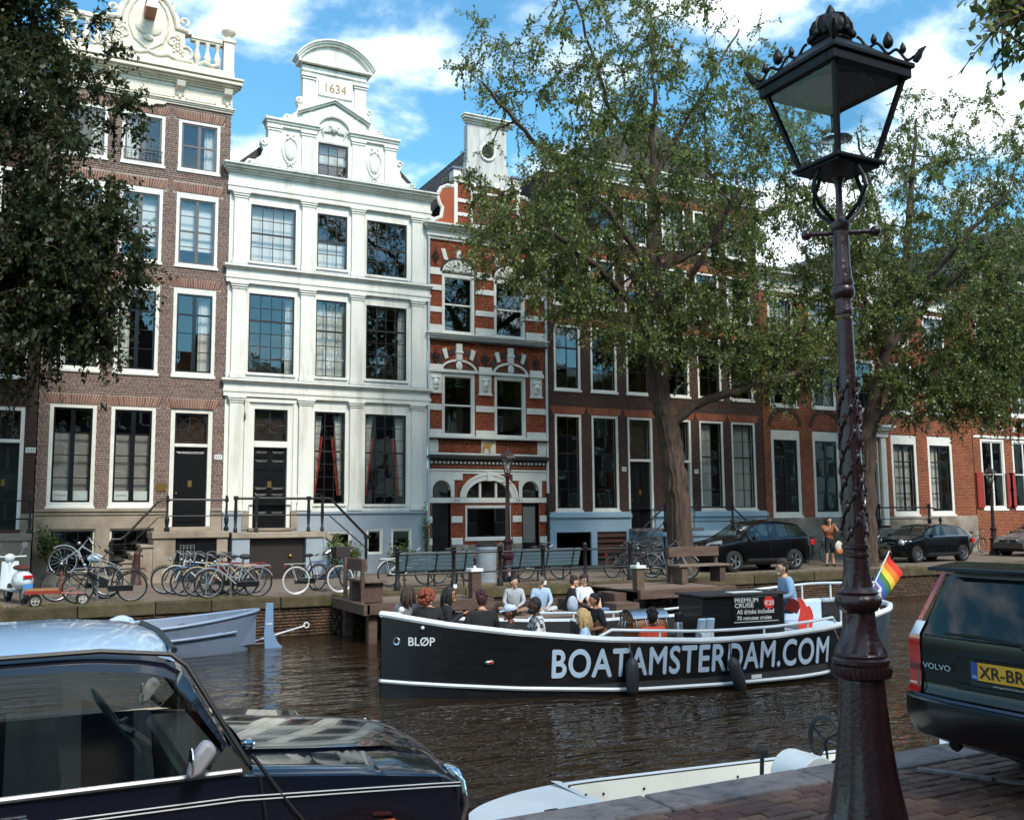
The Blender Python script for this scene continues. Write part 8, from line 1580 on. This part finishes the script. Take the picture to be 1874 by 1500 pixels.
for i, (x_, y_, a, t, lb) in enumerate(((5.15, 23.5, pi-.1, 'silver', 'silver bicycle nearest the canal in the rack cluster'), (4.95, 24.0, pi-.35, 'cream', 'bicycle with cream coloured frame in the rack cluster'), (4.75, 24.5, pi-.2, 'blue', 'blue bicycle in the middle of the rack cluster'), (4.55, 24.9, pi-.4, 'white', 'white bicycle deep in the rack cluster'), (4.4, 25.4, pi-.25, 'green', 'green bicycle farthest back in the rack cluster'), (5.3, 24.6, pi+.3, 'red', 'dark red bicycle turned across the rack cluster'))): put(P1 if i % 2 else P3, x_, y_, a, lb, lean=random.uniform(-.12, .12), tint=Tn[t])
put(P2, 6.1, 23.55, .02, 'black bicycle with white tyres and dark front crate by the jetty', first=True, lean=-.06)
put(P3, 6.9, 24.6, .5, 'dark bicycle behind the one with the front crate', tint=Tn['blue'])
for i, (x_, y_, a, t, lb) in enumerate(((9.0, 25.0, .1, 'white', 'white framed bicycle behind the left slatted bench'), (10.6, 25.3, .3, None, 'dark bicycle between the left bench and the litter bin'), (12.3, 26.0, .1, 'red', 'dark red bicycle behind the litter bin'), (13.4, 25.4, -.2, None, 'black bicycle behind the right slatted bench'))): put(P1 if i % 2 else P3, x_, y_, a, lb, tint=Tn[t] if t else None)
for i, (x_, y_, a, t, lb) in enumerate(((15.9, 24.5, .15, None, 'black bicycle at the left of the row beside the big tree'), (16.4, 24.1, -.5, None, 'black bicycle in the middle of the row beside the big tree'), (16.9, 23.9, -.9, 'silver', 'silver forked bicycle leaning near the wooden bench'), (17.1, 25.2, .3, None, 'black bicycle pushed against the big tree'))): put(P1 if i % 2 else P3, x_, y_, a, lb, tint=Tn[t] if t else None)
put(P1, 26.6, 27.6, .1, 'dark bicycle behind the walking pedestrian', tint=None); put(P3, 28.0, 26.4, -.3, 'pale green bicycle just right of the lamp post', tint=Tn['green']); put(P1, 38.6, 29.8, .1, 'dark bicycle parked below the red shutters')
def rack(x, y, label, n=2, dx=.35, dy=.4):
    o = thing('bicycle_rack', label, 'bicycle rack', (x, y, ST))
    for k in range(n): b = MB(); b.tube([(k*dx, k*dy, 0), (k*dx, k*dy, .68), (k*dx+.06, k*dy, .76), (k*dx+.5, k*dy, .76), (k*dx+.56, k*dy, .68), (k*dx+.56, k*dy, 0)], .022, 7); b.build('hoop', M_spk, o, True)
rack(1.1, 24.2, 'steel hoop rack holding the reared up bicycle', 1); rack(4.0, 23.7, 'steel hoops inside the bicycle cluster', 3, .15, .6)
sc_ = mat('pale_blue_cover', lin(186, 206, 220), .7, var=.1); o = thing('saddle_cover', 'pale blue saddle cover on a bicycle in the left rack', 'saddle cover', (1.62, 24.82, .86)); b = MB(); b.ell((0, 0, 0), .17, .13, .1, 12, 8, fn=lambda q, d: q*(1+.12*sin(9*d.x+7*d.y))); b.build('cover', sc_, o, True)
# white scooter seen from behind at the left edge
so_ = thing('motor_scooter', 'white motor scooter with red tail lamp at the left edge', 'scooter', (.0, 24.9, ST), -1.3); M_sw = mat('scooter_white', lin(206, 214, 216), .25, var=.04, coat=.6)
for x_ in (-.62, .62):
    b = MB(); b.ring((x_, 0, .22), .16, .06, 'y', 24, 8); w_ = b.build('wheel', M_tyre, so_, True); b = MB(); b.cyl((x_, -.05, .22), (x_, .05, .22), .11, n=16); b.build('hub', M_spk, w_)
b = MB(); b.ell((.42, 0, .5), .42, .21, .26, 18, 12, fn=lambda q, d: Vector((q.x, q.y, q.z*(1 if d.z > 0 else .75)))); b.build('rear_body', M_sw, so_, True); b = MB(); b.box(-.5, .2, -.16, .16, .26, .32); b.build('footboard', M_sw, so_, bevel=.02)
b = MB(); b.grid([[(-.52-.12*v+.08*(u*u), u*.24*(1-.25*v), .3+.62*v) for u in (-1, -.5, 0, .5, 1)] for v in [j/6 for j in range(7)]]); b.build('leg_shield', M_sw, so_, True); b = MB(); b.ell((.3, 0, .8), .38, .15, .07, 14, 8); b.build('seat', mat('scooter_seat', lin(86, 44, 36), .5), so_, True)
b = MB(); b.tube([(-.62, 0, .25), (-.6, 0, .95)], .03, 7); b.ell((-.62, 0, 1.0), .1, .12, .1, 12, 8); b.tube([(-.55, -.34, 1.03), (-.6, 0, 1.02), (-.55, .34, 1.03)], .02, 6); b.build('handlebar', M_sw, so_, True)
for s in (-1, 1): b = MB(); b.tube([(-.58, s*.2, 1.03), (-.56, s*.28, 1.24)], .008, 5); b.cyl((-.56, s*.29, 1.3), (-.535, s*.29, 1.3), .07, n=16); b.build('mirror', M_spk, so_, True)
b = MB(); b.box(.8, .86, -.1, .1, .58, .66); b.build('tail_lamp', M_red, so_, bevel=.02); b = MB(); b.box(.84, .85, -.1, .1, .26, .46); b.build('number_plate', mat('blue_plate', lin(74, 140, 200), .4, var=.03), so_)
# red cargo cart
ca = thing('cargo_cart', 'low red cargo cart with wooden platform and small wheels', 'cart', (.62, 23.55, ST), 0); ca.scale = (.82, .82, .82); M_cr = mat('cart_red', lin(140, 54, 42), .45, var=.12); b = MB(); b.box(-.55, .25, -.3, .3, .42, .46); b.build('platform', mat('cart_plywood', lin(150, 108, 66), .7, var=.15), ca, bevel=.008); b = MB(); b.box(-.57, .27, -.32, -.3, .34, .43); b.box(-.57, -.55, -.3, .3, .34, .43); b.build('side_board', M_cr, ca)
b = MB(); b.tube([(.3, -.1, .3), (.3, -.1, .9), (.3, .1, .9), (.3, .1, .3)], .02, 6); b.tube([(-.4, 0, .36), (.9, 0, .3)], .025, 6); b.tube([(.9, 0, .2), (.6, 0, .45), (.35, 0, .35)], .02, 6); b.build('frame', M_cr, ca, True)
for (x_, y_) in ((-.3, -.33), (-.3, .33), (.85, -.2), (.85, .2)): b = MB(); b.ring((x_, y_, .16), .13, .03, 'y', 20, 6); w_ = b.build('wheel', M_tyre, ca, True); b = MB(); b.ring((x_, y_, .16), .1, .012, 'y', 18, 5); b.tube([(x_-.1, y_, .16), (x_+.1, y_, .16)], .01, 4); b.tube([(x_, y_, .06), (x_, y_, .26)], .01, 4); b.build('rim', M_wtyre, w_, True)
